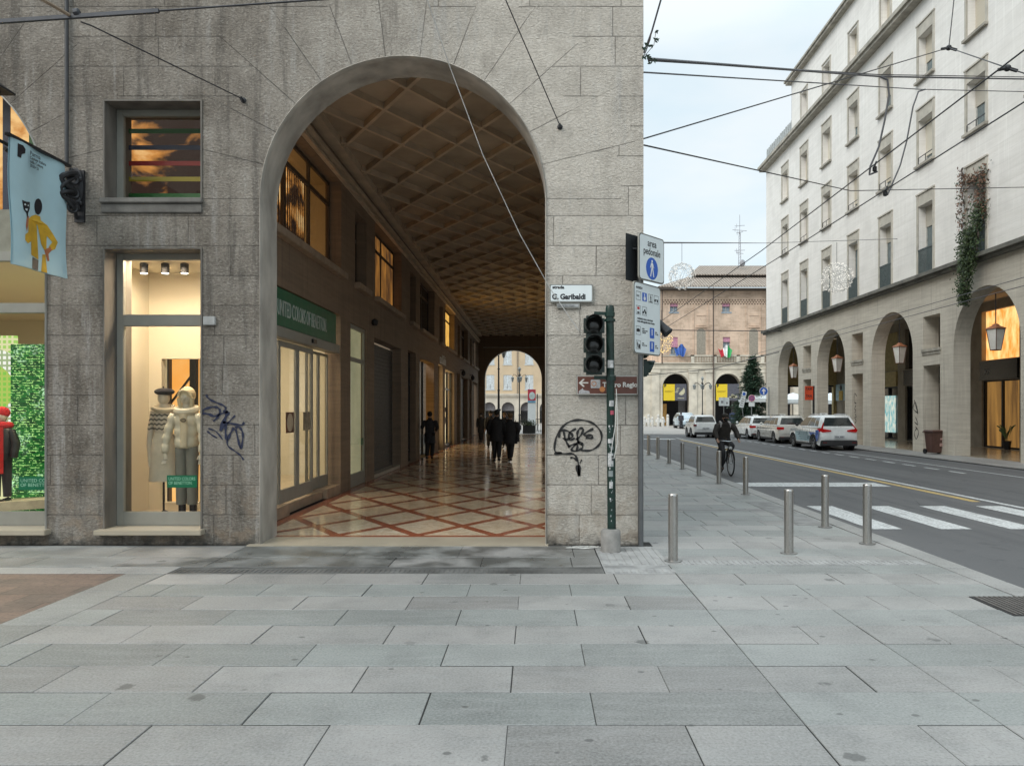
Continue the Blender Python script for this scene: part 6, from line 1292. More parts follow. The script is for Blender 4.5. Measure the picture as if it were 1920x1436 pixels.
# lamp with branching arms before palazzo
def armlamp(lab, c, h_, arms, s_=1.0):
    t = thing('candelabra_lamp', lab, 'street lamp', c); m = MB(); m.lathe((0, 0, 0), [(.18, 0), (.18, .3), (.09, .45), (.07, 1.2), (.1, 1.25), (.055, 1.4), (.045, h_ * .85), (.08, h_ * .86), (.03, h_)], 12); m.build('post', DARKM, t, smooth=True); zt2 = h_ * .86; m = MB(); m2 = MB()
    for i in range(arms):
        a = 2 * PI * i / arms + .2; L = .75 * s_; d = Vector((math.cos(a), math.sin(a), 0)); m.tube([Vector((0, 0, zt2)), Vector((0, 0, zt2 + .35)) + d * L * .5, Vector((0, 0, zt2 + .45)) + d * L * .85, Vector((0, 0, zt2 + .25)) + d * L], .022, 6); q = Vector((0, 0, zt2 + .0)) + d * L; m2.lathe(q, [(.05, -.22), (.13, .14), (.15, .15), (.02, .26)], 6)
    m2.lathe((0, 0, h_), [(.05, -.1), (.14, .2), (.15, .22), (.02, .4)], 6); m.build('arms', DARKM, t, smooth=True, merge=False); m2.build('lantern_heads', M('lamp_glass', (.20, .22, .22), .2, bst=0), t, merge=False); return t
armlamp('many armed iron street lamp before the palazzo, between its two arches', (P(1317, 795, 74).x, 74, -.02), 4.6, 6, 1.2)
A1 = armlamp('branching iron street lamp right of the centre beyond the end arch', (P(974, 810, 64).x, 64, -.02), 5.0, 4, .8)
t = thing('post_lamp', 'thick ringed lamp post with a side lantern just beyond the end arch', 'street lamp', (P(935, 815, 56).x, 56, -.02)); m = MB(); m.lathe((0, 0, 0), [(.2, 0), (.2, .4), (.12, .5), (.1, 1.6), (.16, 1.65), (.16, 1.75), (.09, 1.8), (.075, 3.1), (.11, 3.15), (.07, 3.25), (.06, 4.7), (.10, 4.75), (.06, 4.85), (.05, 6.6)], 12); m.build('post', DARKM, t, smooth=True); m = MB(); m.tube([(0, 0, 6.1), (.2, 0, 6.45), (.38, 0, 6.3)], .025, 6); m.build('arm', DARKM, t); m = MB(); m.lathe((.38, 0, 5.6), [(.07, 0), (.2, .42), (.23, .44), (.04, .65)], 6); m.build('lantern_head', M('lamp_glass', (.2, .22, .22), .2, bst=0), t)
# totem banner beyond end arch, planter, bushes
c = P(997, 765, 62); t = thing('poster_totem', 'tall white totem with a red poster beyond the end arch', 'poster', (c.x, 62, 0)); o = t.location; m = MB(o); m.box(c.x - .33, c.x + .33, 62, 62.15, 0, P(0, 755, 62).z); m.build('white_panel', SIGNW, t); m = MB(o); m.box(c.x - .33, c.x + .33, 61.98, 62.15, P(0, 755, 62).z, P(0, 730, 62).z); pl = m.build('red_poster', M('poster_red', (.5, .05, .08), .6, bst=0), t); m = MB(o); m.sphere((c.x + .03, 61.97, P(0, 742, 62).z), .25, 10, 7, 0, (1, .08, 1.3)); m.box(c.x - .33, c.x + .33, 61.96, 61.98, P(0, 755, 62).z, P(0, 751, 62).z, 1); m.build('poster_picture', [M('poster_pale', (.5, .6, .6), .6), M('poster_blue', (.15, .35, .5), .6)], pl, merge=False)
m = MB(); m.box(.42, .5, -.1, .0, 0, 3.0); q = m.build('side_post', DARKM, t)
c = G(992, 812); t = thing('planter', 'long dark grey planter box at the far end of the arcade', 'planter', (c.x, c.y, 0)); m = MB(); m.plate([rect(-.46, .46, -.02, .56), rect(-.42, .42, .1, .52)][:1], lambda u, v, d: (u, d - .2, v), .4); m.build('box', M('planter_grey', (.05, .052, .055), .7), t, bevel=.01); m = MB(); rnd = random.Random(2)
for _ in range(500): q = Vector((rnd.gauss(-.1, .3), rnd.gauss(0, .12), .56 + abs(rnd.gauss(0, .17)))); a = Vector((rnd.uniform(-1, 1), rnd.uniform(-1, 1), rnd.uniform(.2, 1))).normalized() * .05; b = a.cross(Vector((0, 1, .2))).normalized() * .02; m.add([q - a, q + b, q + a, q - b], [(0, 1, 2, 3)])
m.build('shrub', GLV, t, merge=False)
# handrail left of pic beyond arch
c = G(1010, 812); t = thing('iron_barrier', 'black iron barrier beside the planter at the end arch', 'barrier', (c.x, c.y + 1, 0)); m = MB(); m.bar((-.2, 0, 1.0), (1.2, 0, 1.0), .05, .05); m.bar((-.2, 0, .15), (1.2, 0, .15), .04, .04)
for i in range(9): m.bar((-.2 + .17 * i, 0, .0), (-.2 + .17 * i, 0, 1.0), .025, .025)
m.build('bars', DARKM, t, merge=False)
# white stone posts by palazzo
rnd = random.Random(8)
for i, px in enumerate((1208, 1216, 1223, 1234, 1243, 1252, 1273)):
    g = P(px, 797, 76); t0 = MB(); hh = 1.0 + .25 * (i % 2); t0.lathe((0, 0, 0), [(.14, 0), (.14, .7 * hh), (.11, .75 * hh), (.15, .8 * hh), (.12, hh * .95), (.03, hh)], 8); oo = t0.build('stone_post', M('white_stone', (.6, .58, .54), .8), None, smooth=True, label='white stone post before the brick palazzo, number %s from the left' % ['one', 'two', 'three', 'four', 'five', 'six', 'seven'][i], cat='stone post', group='white stone posts before the palazzo', loc=(g.x, 76, -.02))
for i, px in enumerate((1213, 1238)):
    t = thing('cafe_table', 'white covered table among the stone posts, %s one' % ('left' if i == 0 else 'right'), 'table', (P(px, 790, 78).x, 78, -.02), 0, 'white tables before the palazzo'); m = MB(); m.lathe((0, 0, 0), [(.04, 0), (.04, .7)], 8); m.build('leg', DARKM, t); m = MB(); m.lathe((0, 0, .4), [(.55, 0), (.5, .3), (.5, .34)], 14); m.build('cloth', M('table_white', (.62, .62, .6), .8), t)
# ================================================================== FIGURES
def skinmesh(name, verts, edges, radii, mat, parent, root=0, sub=1, label=None, **k):
    me = bpy.data.meshes.new(name + '_cage'); me.from_pydata([tuple(v) for v in verts], edges, []); o = bpy.data.objects.new(name, me); COL.objects.link(o)
    md = o.modifiers.new('s', 'SKIN'); md.use_smooth_shade = True; md.branch_smoothing = .6; ss = o.modifiers.new('u', 'SUBSURF'); ss.levels = sub; ss.render_levels = sub
    for i, r_ in enumerate(radii):
        d = me.skin_vertices[0].data[i]; d.radius = (r_, r_) if not hasattr(r_, '__len__') else r_; d.use_root = (i == root)
    bpy.context.view_layer.update(); nm = bpy.data.meshes.new_from_object(o.evaluated_get(bpy.context.evaluated_depsgraph_get())); bpy.data.objects.remove(o); bpy.data.meshes.remove(me)
    nm.name = name; nm.materials.clear(); nm.materials.append(mat)
    for p in nm.polygons: p.use_smooth = True
    q = bpy.data.objects.new(name, nm); COL.objects.link(q); q.parent = parent; return q
class Sk:
    def __init__(s): s.v = []; s.e = []; s.r = []; s.ix = {}
    def pt(s, n, p, r_, par=None): s.ix[n] = len(s.v); s.v.append(Vector(p)); s.r.append(r_); s.e.append((s.ix[par], s.ix[n])) if par else None; return s
SKIN = M('skin', (.42, .25, .18), .6, bst=0, var=.08)
def cloth(name, c, rough=.85): return M('cloth_' + name, c, rough, sc=14, var=.3 if c[0] < .2 else .07, bs=90, bst=.25)
def person(name, label, loc, rotz, hgt, P_, top, trou, shoe, hair, hood=False, coat=0, mask=False, bag=None, group=None, cat='person', bulk=1.0, skin=None, fingers=True, hat=None):
    """P_: dict of joint positions (x right of the figure's picture side, y depth, z) for a 1.7 m figure facing -y"""
    t = thing(name, label, cat, loc, rotz, group); s = hgt / 1.7; sk = skin or SKIN
    J = dict(pel=(0, 0, .93), spi=(0, .0, 1.10), che=(0, 0, 1.30), nec=(0, 0, 1.46), jaw=(0, -.015, 1.545), hea=(0, 0, 1.61), crn=(0, .01, 1.665))
    for sd_, n in ((-1, 'L'), (1, 'R')):
        J.update({'sh' + n: (.175 * sd_, 0, 1.40), 'el' + n: (.23 * sd_, .03, 1.13), 'wr' + n: (.24 * sd_, -.03, .89), 'hi' + n: (.09 * sd_, 0, .88), 'kn' + n: (.10 * sd_, -.02, .49), 'an' + n: (.10 * sd_, .02, .09), 'to' + n: (.11 * sd_, -.13, .035)})
    J.update(P_); J = {k: Vector(v) * s for k, v in J.items()}
    b = Sk(); b.pt('pel', J['pel'], .11 * s).pt('spi', J['spi'], .10 * s, 'pel').pt('che', J['che'], .115 * s, 'spi').pt('nec', J['nec'], .052 * s, 'che').pt('jaw', J['jaw'], (.062 * s, .07 * s), 'nec').pt('hea', J['hea'], (.075 * s, .088 * s), 'jaw').pt('crn', J['crn'], .055 * s, 'hea')
    nose = J['jaw'].lerp(J['hea'], .55) + Vector((0, -.095, 0)) * s
    for n in 'LR':
        b.pt('sh' + n, J['sh' + n], .055 * s, 'che').pt('el' + n, J['el' + n], .04 * s, 'sh' + n).pt('wr' + n, J['wr' + n], .026 * s, 'el' + n)
        d = (J['wr' + n] - J['el' + n]).normalized(); u = d.cross(Vector((0, 1, 0.01))).normalized(); palm = J['wr' + n] + d * .06 * s; b.pt('pa' + n, palm, (.036 * s, .017 * s), 'wr' + n)
        if fingers:
            for f_ in range(4): q = palm + d * .035 * s + u * (f_ - 1.5) * .017 * s; q2 = q + d * (.045, .055, .05, .036)[f_] * s + Vector((0, -.015, 0)) * s; b.pt('f%s%d' % (n, f_), q, .009 * s, 'pa' + n).pt('g%s%d' % (n, f_), q2, .007 * s, 'f%s%d' % (n, f_))
            q = J['wr' + n] + d * .035 * s - u * .033 * s; b.pt('th' + n, q, .010 * s, 'pa' + n).pt('ti' + n, q + d * .035 * s - u * .012 * s, .008 * s, 'th' + n)
        b.pt('hi' + n, J['hi' + n], .085 * s, 'pel').pt('kn' + n, J['kn' + n], .055 * s, 'hi' + n).pt('an' + n, J['an' + n], .036 * s, 'kn' + n).pt('to' + n, J['to' + n], .03 * s, 'an' + n)
    skinmesh('body', b.v, b.e, b.r, sk, t)
    # face
    fd_ = Vector((0, -1, 0)); m = MB(); hc = J['hea']
    if not mask: m.sphere(hc + Vector((0, -.088, -.02)) * s, .014 * s, 8, 6, 0, (1, 1.2, 1.4))
    for sx_ in (-1, 1): m.sphere(hc + Vector((.08 * sx_, .01, -.02)) * s, .022 * s, 8, 6, 0, (.4, .8, 1.3)); m.sphere(hc + Vector((.03 * sx_, -.078, .0)) * s, .009 * s, 6, 5, 1)
    m.box(*(v * s + c for v, c in ((-.022, hc.x), (.022, hc.x), (-.086, hc.y), (-.078, hc.y), (-.062, hc.z), (-.056, hc.z))), 1) if not mask else None
    m.build('face', [sk, INK], t, smooth=True, merge=False)
    k = bulk; m = MB(); pel, che, nec = J['pel'], J['che'], J['nec']; rings = []
    def ell(cc, rx, ry): return [(cc.x + rx * s * math.cos(2 * PI * i / 18), cc.y + ry * s * math.sin(2 * PI * i / 18), cc.z) for i in range(18)]
    low = (J['hiL'] + J['hiR']) / 2
    if coat: rings.append(ell(low - Vector((0, 0, coat + .08)) * s, .20 * k, .155 * k)); rings.append(ell(low - Vector((0, 0, coat * .4)) * s, .195 * k, .15 * k))
    else: rings.append(ell(low - Vector((0, 0, .07)) * s, .165 * k, .13 * k))
    rings += [ell(pel + Vector((0, 0, .02)) * s, .175 * k, .135 * k), ell(J['spi'], .168 * k, .125 * k), ell(che - Vector((0, 0, .02)) * s, .19 * k, .13 * k), ell(che + Vector((0, 0, .07)) * s, .19 * k, .115 * k), ell(nec - Vector((0, 0, .05)) * s, .12 * k, .085 * k), ell(nec + Vector((0, 0, .01)) * s, .068, .07), ell(nec + Vector((0, 0, .04)) * s, .07, .075)]
    m.loft(rings)
    for n in 'LR':
        a_, b_, c_ = J['sh' + n], J['el' + n], J['wr' + n]; m.tube([a_ + Vector((.01 * (1 if n == 'R' else -1), 0, .012)) * s, a_.lerp(b_, .12), a_.lerp(b_, .55), b_.lerp(a_, .08), b_.lerp(c_, .1), b_.lerp(c_, .6), c_], [.05 * s, .083 * s * k, .074 * s * k, .066 * s * k, .064 * s * k, .055 * s * k, .045 * s], 12)
    if hood: m.sphere(J['hea'] + Vector((0, .035, -.01)) * s, .125 * s, 14, 9, 0, (.95, .95, 1.1))
    m.build('jacket' if coat < .3 else 'coat', top, t, smooth=True, merge=False, autos=75)
    c = Sk(); c.pt('pel', J['pel'], .135 * s * k).pt('spi', J['spi'], .128 * s * k, 'pel').pt('che', J['che'], .145 * s * k, 'spi').pt('nec', J['nec'] - Vector((0, 0, .02)) * s, .075 * s, 'che')
    for n in 'LR':
        c.pt('sh' + n, J['sh' + n], .072 * s * k, 'che').pt('el' + n, J['el' + n], .058 * s * k, 'sh' + n).pt('wr' + n, J['wr' + n], .045 * s, 'el' + n)
    if False: c.pt('hd', J['hea'] + Vector((0, .05, -.06)) * s, .10 * s, 'nec')
    if coat:
        low = (J['hiL'] + J['hiR']) / 2; c.pt('ct', low - Vector((0, 0, coat * .5)) * s, (.17 * s * k, .14 * s * k), 'pel').pt('cu', low - Vector((0, 0, coat)) * s, (.185 * s * k, .14 * s * k), 'ct')
    l = Sk(); l.pt('pel', J['pel'], .122 * s)
    for n in 'LR': l.pt('hi' + n, J['hi' + n], .115 * s, 'pel').pt('kn' + n, J['kn' + n], .092 * s, 'hi' + n).pt('an' + n, J['an' + n] + Vector((0, 0, .0)) * s, .072 * s, 'kn' + n)
    skinmesh('trousers', l.v, l.e, l.r, trou, t)
    for n in 'LR':
        f_ = Sk(); a, q = J['an' + n], J['to' + n]; f_.pt('h', a + (a - q).normalized() * .04 * s - Vector((0, 0, .035)) * s, (.04 * s, .04 * s)).pt('a', a - Vector((0, 0, .02)) * s, (.058 * s, .058 * s), 'h').pt('t', q, (.048 * s, .042 * s), 'a'); skinmesh('shoe', f_.v, f_.e, f_.r, shoe, t)
    if hair:
        m = MB(); m.sphere(hc + Vector((0, .024 if not hat else .012, .03 if not hat else .055)) * s, .103 * s, 14, 9, 0, (.92, 1.0, .98 if not hat else .72)); m.build('hair' if not hat else hat, hair, t, smooth=True)
    if mask: m = MB(); m.sphere(hc + Vector((0, -.045, -.05)) * s, .062 * s, 12, 8, 0, (1, .85, .9)); m.build('face_mask', mask, t, smooth=True)
    if bag:
        m = MB(); q = J['hi' + bag] * 1.0 + Vector((.17 * (1 if bag == 'R' else -1), 0, -.02)) * s; m.loft([[(q.x - .05, q.y - .16, q.z - .14), (q.x + .05, q.y - .16, q.z - .14), (q.x + .05, q.y + .16, q.z - .14), (q.x - .05, q.y + .16, q.z - .14)], [(q.x - .03, q.y - .11, q.z + .1), (q.x + .03, q.y - .11, q.z + .1), (q.x + .03, q.y + .11, q.z + .1), (q.x - .03, q.y + .11, q.z + .1)]])
        oo = m.build('bag_body', DARKC, t, bevel=.02); m = MB(); m.tube([(q.x, q.y - .09, q.z + .09), J['sh' + bag] + Vector((0, -.02, .07)) * s, (q.x, q.y + .09, q.z + .09)], .012, 5); m.build('strap', DARKC, oo)
    return t
DARKC = cloth('black', (.02, .019, .021)); NAVY = cloth('navy', (.03, .045, .10)); CHAR = cloth('charcoal', (.035, .036, .043)); DKB = cloth('dark_brown', (.035, .025, .02)); HAIRD = M('dark_hair', (.012, .01, .008), .6, bst=.2); HAIRL = M('fair_hair', (.16, .10, .05), .6, bst=.2); SHOE = M('dark_shoe', (.01, .01, .01), .5, bst=0)
GZ = .012
def at(px, py): return G(px, py, GZ)
g = at(806, 861.5); person('person', 'person in a dark coat walking away close to the left shop windows', (g.x, g.y, GZ), R(180), 1.60, dict(elL=(-.27, -.02, 1.15), wrL=(-.2, -.17, 1.05), elR=(.28, .0, 1.16), wrR=(.30, -.18, 1.12), knL=(-.08, -.10, .5), anL=(-.08, .05, .1), toL=(-.08, -.08, .04), knR=(.08, .0, .48), anR=(.09, .14, .11), toR=(.10, .0, .04)), CHAR, DARKC, SHOE, HAIRD, coat=.2, bulk=1.02)
g = at(931.5, 866); person('person', 'broad person in a long black jacket walking away in mid arcade, left of the pair', (g.x, g.y, GZ), R(180), 1.66, dict(knL=(-.08, .0, .49), anL=(-.08, .16, .13), toL=(-.08, .04, .06), knR=(.08, -.05, .49), anR=(.08, -.02, .09), toR=(.09, -.16, .035), elL=(-.29, .04, 1.14), wrL=(-.26, -.02, .88), elR=(.29, .02, 1.14), wrR=(.24, -.08, .9)), DARKC, DARKC, SHOE, HAIRD, coat=.12, bulk=1.22)
g = at(957, 866); person('person', 'person with fair hair and a shoulder bag walking away, right of the pair', (g.x, g.y, GZ), R(176), 1.56, dict(knL=(-.05, .03, .49), anL=(-.03, .16, .13), toL=(-.03, .04, .07), knR=(.05, -.05, .49), anR=(.04, .0, .09), toR=(.05, -.14, .035), elR=(.30, .05, 1.2), wrR=(.27, -.1, 1.0), elL=(-.29, .04, 1.14), wrL=(-.22, -.08, .92)), DARKC, DARKC, SHOE, HAIRL, coat=.16, bulk=1.26, bag='L')
g = at(902, 829); person('person', 'person with a pale face mask walking toward us near the far shops', (g.x, g.y, GZ), 0, 1.50, dict(knL=(-.06, -.05, .49), anL=(-.05, .03, .12), knR=(.05, .03, .5), anR=(.05, -.06, .09)), CHAR, DARKC, SHOE, HAIRD, coat=.22, mask=M('mask_white', (.5, .5, .5), .8, bst=0), bag='R')
g = at(922, 841); person('person', 'dark haired person walking toward us half hidden behind the broad one', (g.x - .05, g.y, GZ), 0, 1.62, dict(), CHAR, DARKC, SHOE, HAIRD, coat=.25, hood=False)
g = at(946, 841); person('person', 'person in white soled shoes half hidden between the walking pair', (g.x, g.y, GZ), 0, 1.55, dict(knL=(-.05, -.05, .49), anL=(-.05, .03, .12)), DARKC, DARKC, M('white_shoe', (.5, .5, .48), .6), HAIRL)
g = G(998, 806); person('person', 'small far person standing behind the planter beyond the arch', (g.x, g.y, 0), 0, 1.62, dict(), cloth('olive', (.07, .075, .05)), CHAR, SHOE, HAIRD, bulk=1.15, fingers=False)
g = G(1374, 806); person('person', 'person in a navy coat behind the cyclist, left of two', (g.x, g.y, 0), R(150), 1.68, dict(), NAVY, CHAR, SHOE, HAIRD, coat=.2, bulk=1.15, fingers=False); g = G(1384, 807); person('person', 'person in a navy coat behind the cyclist, right of two', (g.x, g.y, 0), R(200), 1.6, dict(), NAVY, CHAR, SHOE, HAIRD, coat=.2, bulk=1.15, fingers=False)
g = P(1277, 803, 66); person('person', 'tiny person walking in the piazza left of the small white hatchback', (g.x, 66, 0), 0, 1.45, dict(knL=(-.05, -.08, .5)), cloth('grey', (.06, .06, .07)), CHAR, SHOE, HAIRD, hood=True, fingers=False)
for i, (px, Y) in enumerate(((1421, 59), (1443, 57))): person('person', 'far person standing under the white parasols, %s of two' % ('left' if i == 0 else 'right'), (P(px, 790, Y).x, Y, 0), R(90 * i), 1.62, dict(), CHAR, NAVY, SHOE, HAIRD, fingers=False)
# ---- cyclist
CY_ = (5.12, 20.15, -.05)
def wheel_bike(mb_t, mb_s, c, r_):
    mb_t.tube([(c[0], c[1] + r_ * math.cos(2 * PI * i / 32), c[2] + r_ * math.sin(2 * PI * i / 32)) for i in range(32)], .019, 8, closed=True); mb_s.tube([(c[0], c[1] + (r_ - .025) * math.cos(2 * PI * i / 32), c[2] + (r_ - .025) * math.sin(2 * PI * i / 32)) for i in range(32)], .009, 6, closed=True)
    for i in range(20): a = 2 * PI * i / 20; mb_s.tube([(c[0] + (.02 if i % 2 else -.02), c[1], c[2]), (c[0], c[1] + (r_ - .02) * math.cos(a), c[2] + (r_ - .02) * math.sin(a))], .002, 3)
    mb_s.lathe((c[0] - .035, c[1], c[2]), [(.02, 0), (.02, .07)], 8, mat=Matrix.Rotation(R(90), 4, 'Y'))
bk = thing('bicycle', 'dark city bicycle being ridden toward us along the kerb', 'bicycle', CY_, R(1.5)); RW = .325
mt = MB(); ms = MB(); wheel_bike(mt, ms, (0, -.52, RW + .02), RW); wheel_bike(mt, ms, (0, .5, RW + .02), RW); tyr = mt.build('tyres', M('rubber', (.015, .015, .015), .8, bst=0), bk, smooth=True, merge=False); ms.build('wheels', M('spoke_steel', (.4, .4, .4), .3, .9, bst=0), bk, smooth=True, merge=False)
m = MB(); hb = (0, -.36, .86); bb_ = (0, .06, .30); st_ = (0, .22, .80)
for a, b, r_ in ((bb_, (0, -.38, .70), .018), ((0, .18, .66), (0, -.39, .74), .014), (bb_, st_, .016), ((.05, .5, .345), bb_, .011), ((-.05, .5, .345), bb_, .011), ((.05, .5, .345), (0, .19, .70), .009), ((-.05, .5, .345), (0, .19, .7), .009), ((0, -.36, .90), (0, -.40, .68), .018), ((.05, -.52, .345), (.045, -.41, .68), .012), ((-.05, -.52, .345), (-.045, -.41, .68), .012), ((-.05, -.41, .68), (.05, -.41, .68), .014)): m.tube([a, b], r_, 8)
m.build('frame', M('bike_paint', (.03, .03, .03), .3, bst=0), bk, smooth=True, merge=False)
m = MB(); m.tube([(-.29, -.28, .93), (-.2, -.34, .93), (0, -.38, .91), (.2, -.34, .93), (.29, -.28, .93)], .012, 8); m.build('handlebar', M('chrome', (.6, .6, .6), .15, 1, bst=0), bk, smooth=True); m = MB(); m.loft([[(-.02, -.02, .80), (.02, -.02, .80), (.02, -.02, .84), (-.02, -.02, .84)], [(-.09, .27, .80), (.09, .27, .80), (.09, .27, .85), (-.09, .27, .85)], [(-.06, .33, .81), (.06, .33, .81), (.06, .33, .84), (-.06, .33, .84)]]); m.build('saddle', BLACK, bk, bevel=.01)
m = MB(); m.lathe((0, -.45, .74), [(.02, .0), (.045, .04), (.045, .06), (.0, .065)], 12, mat=Matrix.Rotation(R(90), 4, 'X')); m.build('headlamp', M('lamp_clear', (.5, .5, .48), .15, bst=0), bk, smooth=True)
m = MB()
for (cy_, r_) in ((-.52, RW + .04), (.5, RW + .04)): m.tube([(0, cy_ + r_ * math.cos(R(a)), RW + .02 + r_ * math.sin(R(a))) for a in range(20, 175, 12)], .016, 5)
m.build('mudguards', BLACK, bk, smooth=True, merge=False); m = MB(); m.tube([(-.06, .06, .30), (-.06, -.02, .15)], .01, 6); m.tube([(.06, .06, .30), (.06, .14, .45)], .01, 6); m.box(-.14, -.05, -.06, .03, .135, .155); m.box(.05, .14, .10, .19, .44, .46); m.build('pedals', DARKM, bk, merge=False)
cyc = person('cyclist', 'cyclist in a dark jacket, cap and black face cover riding toward us', CY_, R(3), 1.62, dict(pel=(0, .2, .98), spi=(0, .16, 1.14), che=(0, .06, 1.33), nec=(0, .0, 1.47), jaw=(0, -.03, 1.545), hea=(0, -.02, 1.61), crn=(0, -.01, 1.665), shL=(-.19, .03, 1.42), shR=(.19, .03, 1.42), elL=(-.31, -.06, 1.2), elR=(.31, -.06, 1.2), wrL=(-.30, -.24, 1.02), wrR=(.30, -.24, 1.02), hiL=(-.09, .16, .94), hiR=(.09, .16, .94), knL=(-.12, -.18, .60), anL=(-.10, -.0, .24), toL=(-.10, -.12, .17), knR=(.12, -.27, .82), anR=(.10, .12, .56), toR=(.10, -.02, .50)), cloth('cycl_jacket', (.028, .022, .018)), DARKC, SHOE, M('knit_cap', (.03, .024, .02), .9), mask=M('black_mask', (.008, .008, .008), .9, bst=0), bulk=1.12, hat='cap')
m = MB()
for sx_ in (-.13, .13): m.tube([(sx_, .12, 1.22), (sx_, -.02, 1.30), (sx_ * .95, -.03, 1.38), (sx_ * .9, .1, 1.42)], .035, 8)
m.build('pale_straps', M('pale_strap', (.35, .33, .32), .8, bst=0), cyc, smooth=True, merge=False)
# ---- mannequins
MANQ = M('mannequin_cream', (.60, .55, .45), .4, bst=0, var=.05)
def ring(c, rx, ry, n=16, ph=0): return [(c[0] + rx * math.cos(2 * PI * i / n + ph), c[1] + ry * math.sin(2 * PI * i / n + ph), c[2]) for i in range(n)]
def mannequin1():
    x, y = P(307, 850, 10.25).x, 10.25; z0 = .2; t = thing('mannequin', 'dress form in a patterned cardigan, long cream skirt and black beret', 'mannequin', (x, y, z0)); S_ = 1.0
    m = MB(); m.tube([(0, 0, .02), (0, 0, .75)], .014, 8)
    for a in (0, 2.1, 4.2): m.tube([(0, 0, .12), (.24 * math.cos(a + .3), .24 * math.sin(a + .3), .012)], .012, 6)
    m.build('stand', DARKM, t, smooth=True, merge=False)
    m = MB(); m.loft([ring((.0, 0, .52), .20, .13), ring((0, 0, .75), .185, .125), ring((.0, 0, 1.0), .165, .115), ring((.0, 0, 1.18), .125, .09)]); m.build('skirt', cloth('cream_skirt', (.70, .63, .50)), t, smooth=True)
    m = MB(); m.loft([ring((0, 0, 1.12), .115, .09), ring((0, 0, 1.22), .125, .09), ring((0, 0, 1.36), .145, .10), ring((0, 0, 1.47), .135, .08), ring((0, 0, 1.53), .09, .07), ring((0, 0, 1.58), .06, .055)])
    m.tube([(-.13, 0, 1.48), (-.185, .02, 1.25), (-.195, .0, 1.02), (-.17, -.03, .84)], [.045, .042, .037, .03], 10); m.tube([(.13, 0, 1.48), (.175, .02, 1.25), (.17, .02, 1.0)], [.045, .042, .037], 10)
    sw = NT('patterned_knit'); xx, yy, zz = sw.sep(); st = sw.ma('FRACT', sw.ma('ADD', sw.ma('MULTIPLY', zz, 16), sw.ma('MULTIPLY', sw.ma('SINE', sw.ma('MULTIPLY', xx, 90)), .12))); band = sw.ma('MULTIPLY', sw.ma('GREATER_THAN', st, .62), sw.ma('MULTIPLY', sw.ma('GREATER_THAN', zz, 1.22), sw.ma('LESS_THAN', zz, 1.47))); swm = sw.bsdf(sw.mix(band, (.60, .53, .42), (.10, .09, .08)), .9)
    m.build('cardigan', swm, t, smooth=True, merge=False); m = MB(); m.tube([(-.12, -.05, 1.52), (-.04, -.09, 1.5), (.06, -.09, 1.49), (.14, -.04, 1.50), (.1, .06, 1.54), (-.06, .07, 1.55)], .035, 8, closed=True); m.build('scarf', cloth('cream_scarf', (.66, .56, .40)), t, smooth=True)
    m = MB(); m.sphere((0.0, 0, 1.66), .085, 14, 9, 0, (.9, 1, 1.15)); m.tube([(0, 0, 1.5), (0, 0, 1.62)], .045, 10); m.build('head', MANQ, t, smooth=True, merge=False)
    m = MB(); m.sphere((.01, 0, 1.745), .125, 16, 8, 0, (1.05, 1.0, .42)); m.tube([(0, 0, 1.78), (-.01, 0, 1.82)], .008, 5); m.build('beret', M('beret_black', (.012, .012, .02), .9, bst=0), t, smooth=True, merge=False)
    m = MB(); m.tube([(-.17, -.03, .86), (-.16, -.05, .79), (-.155, -.06, .74)], [.025, .03, .012], 8)
    for f_ in range(4): m.tube([(-.175 + f_ * .013, -.055, .78), (-.17 + f_ * .012, -.07, .71 + abs(f_ - 1.5) * .008)], [.008, .005], 5)
    m.build('hand', MANQ, t, smooth=True, merge=False)
mannequin1()
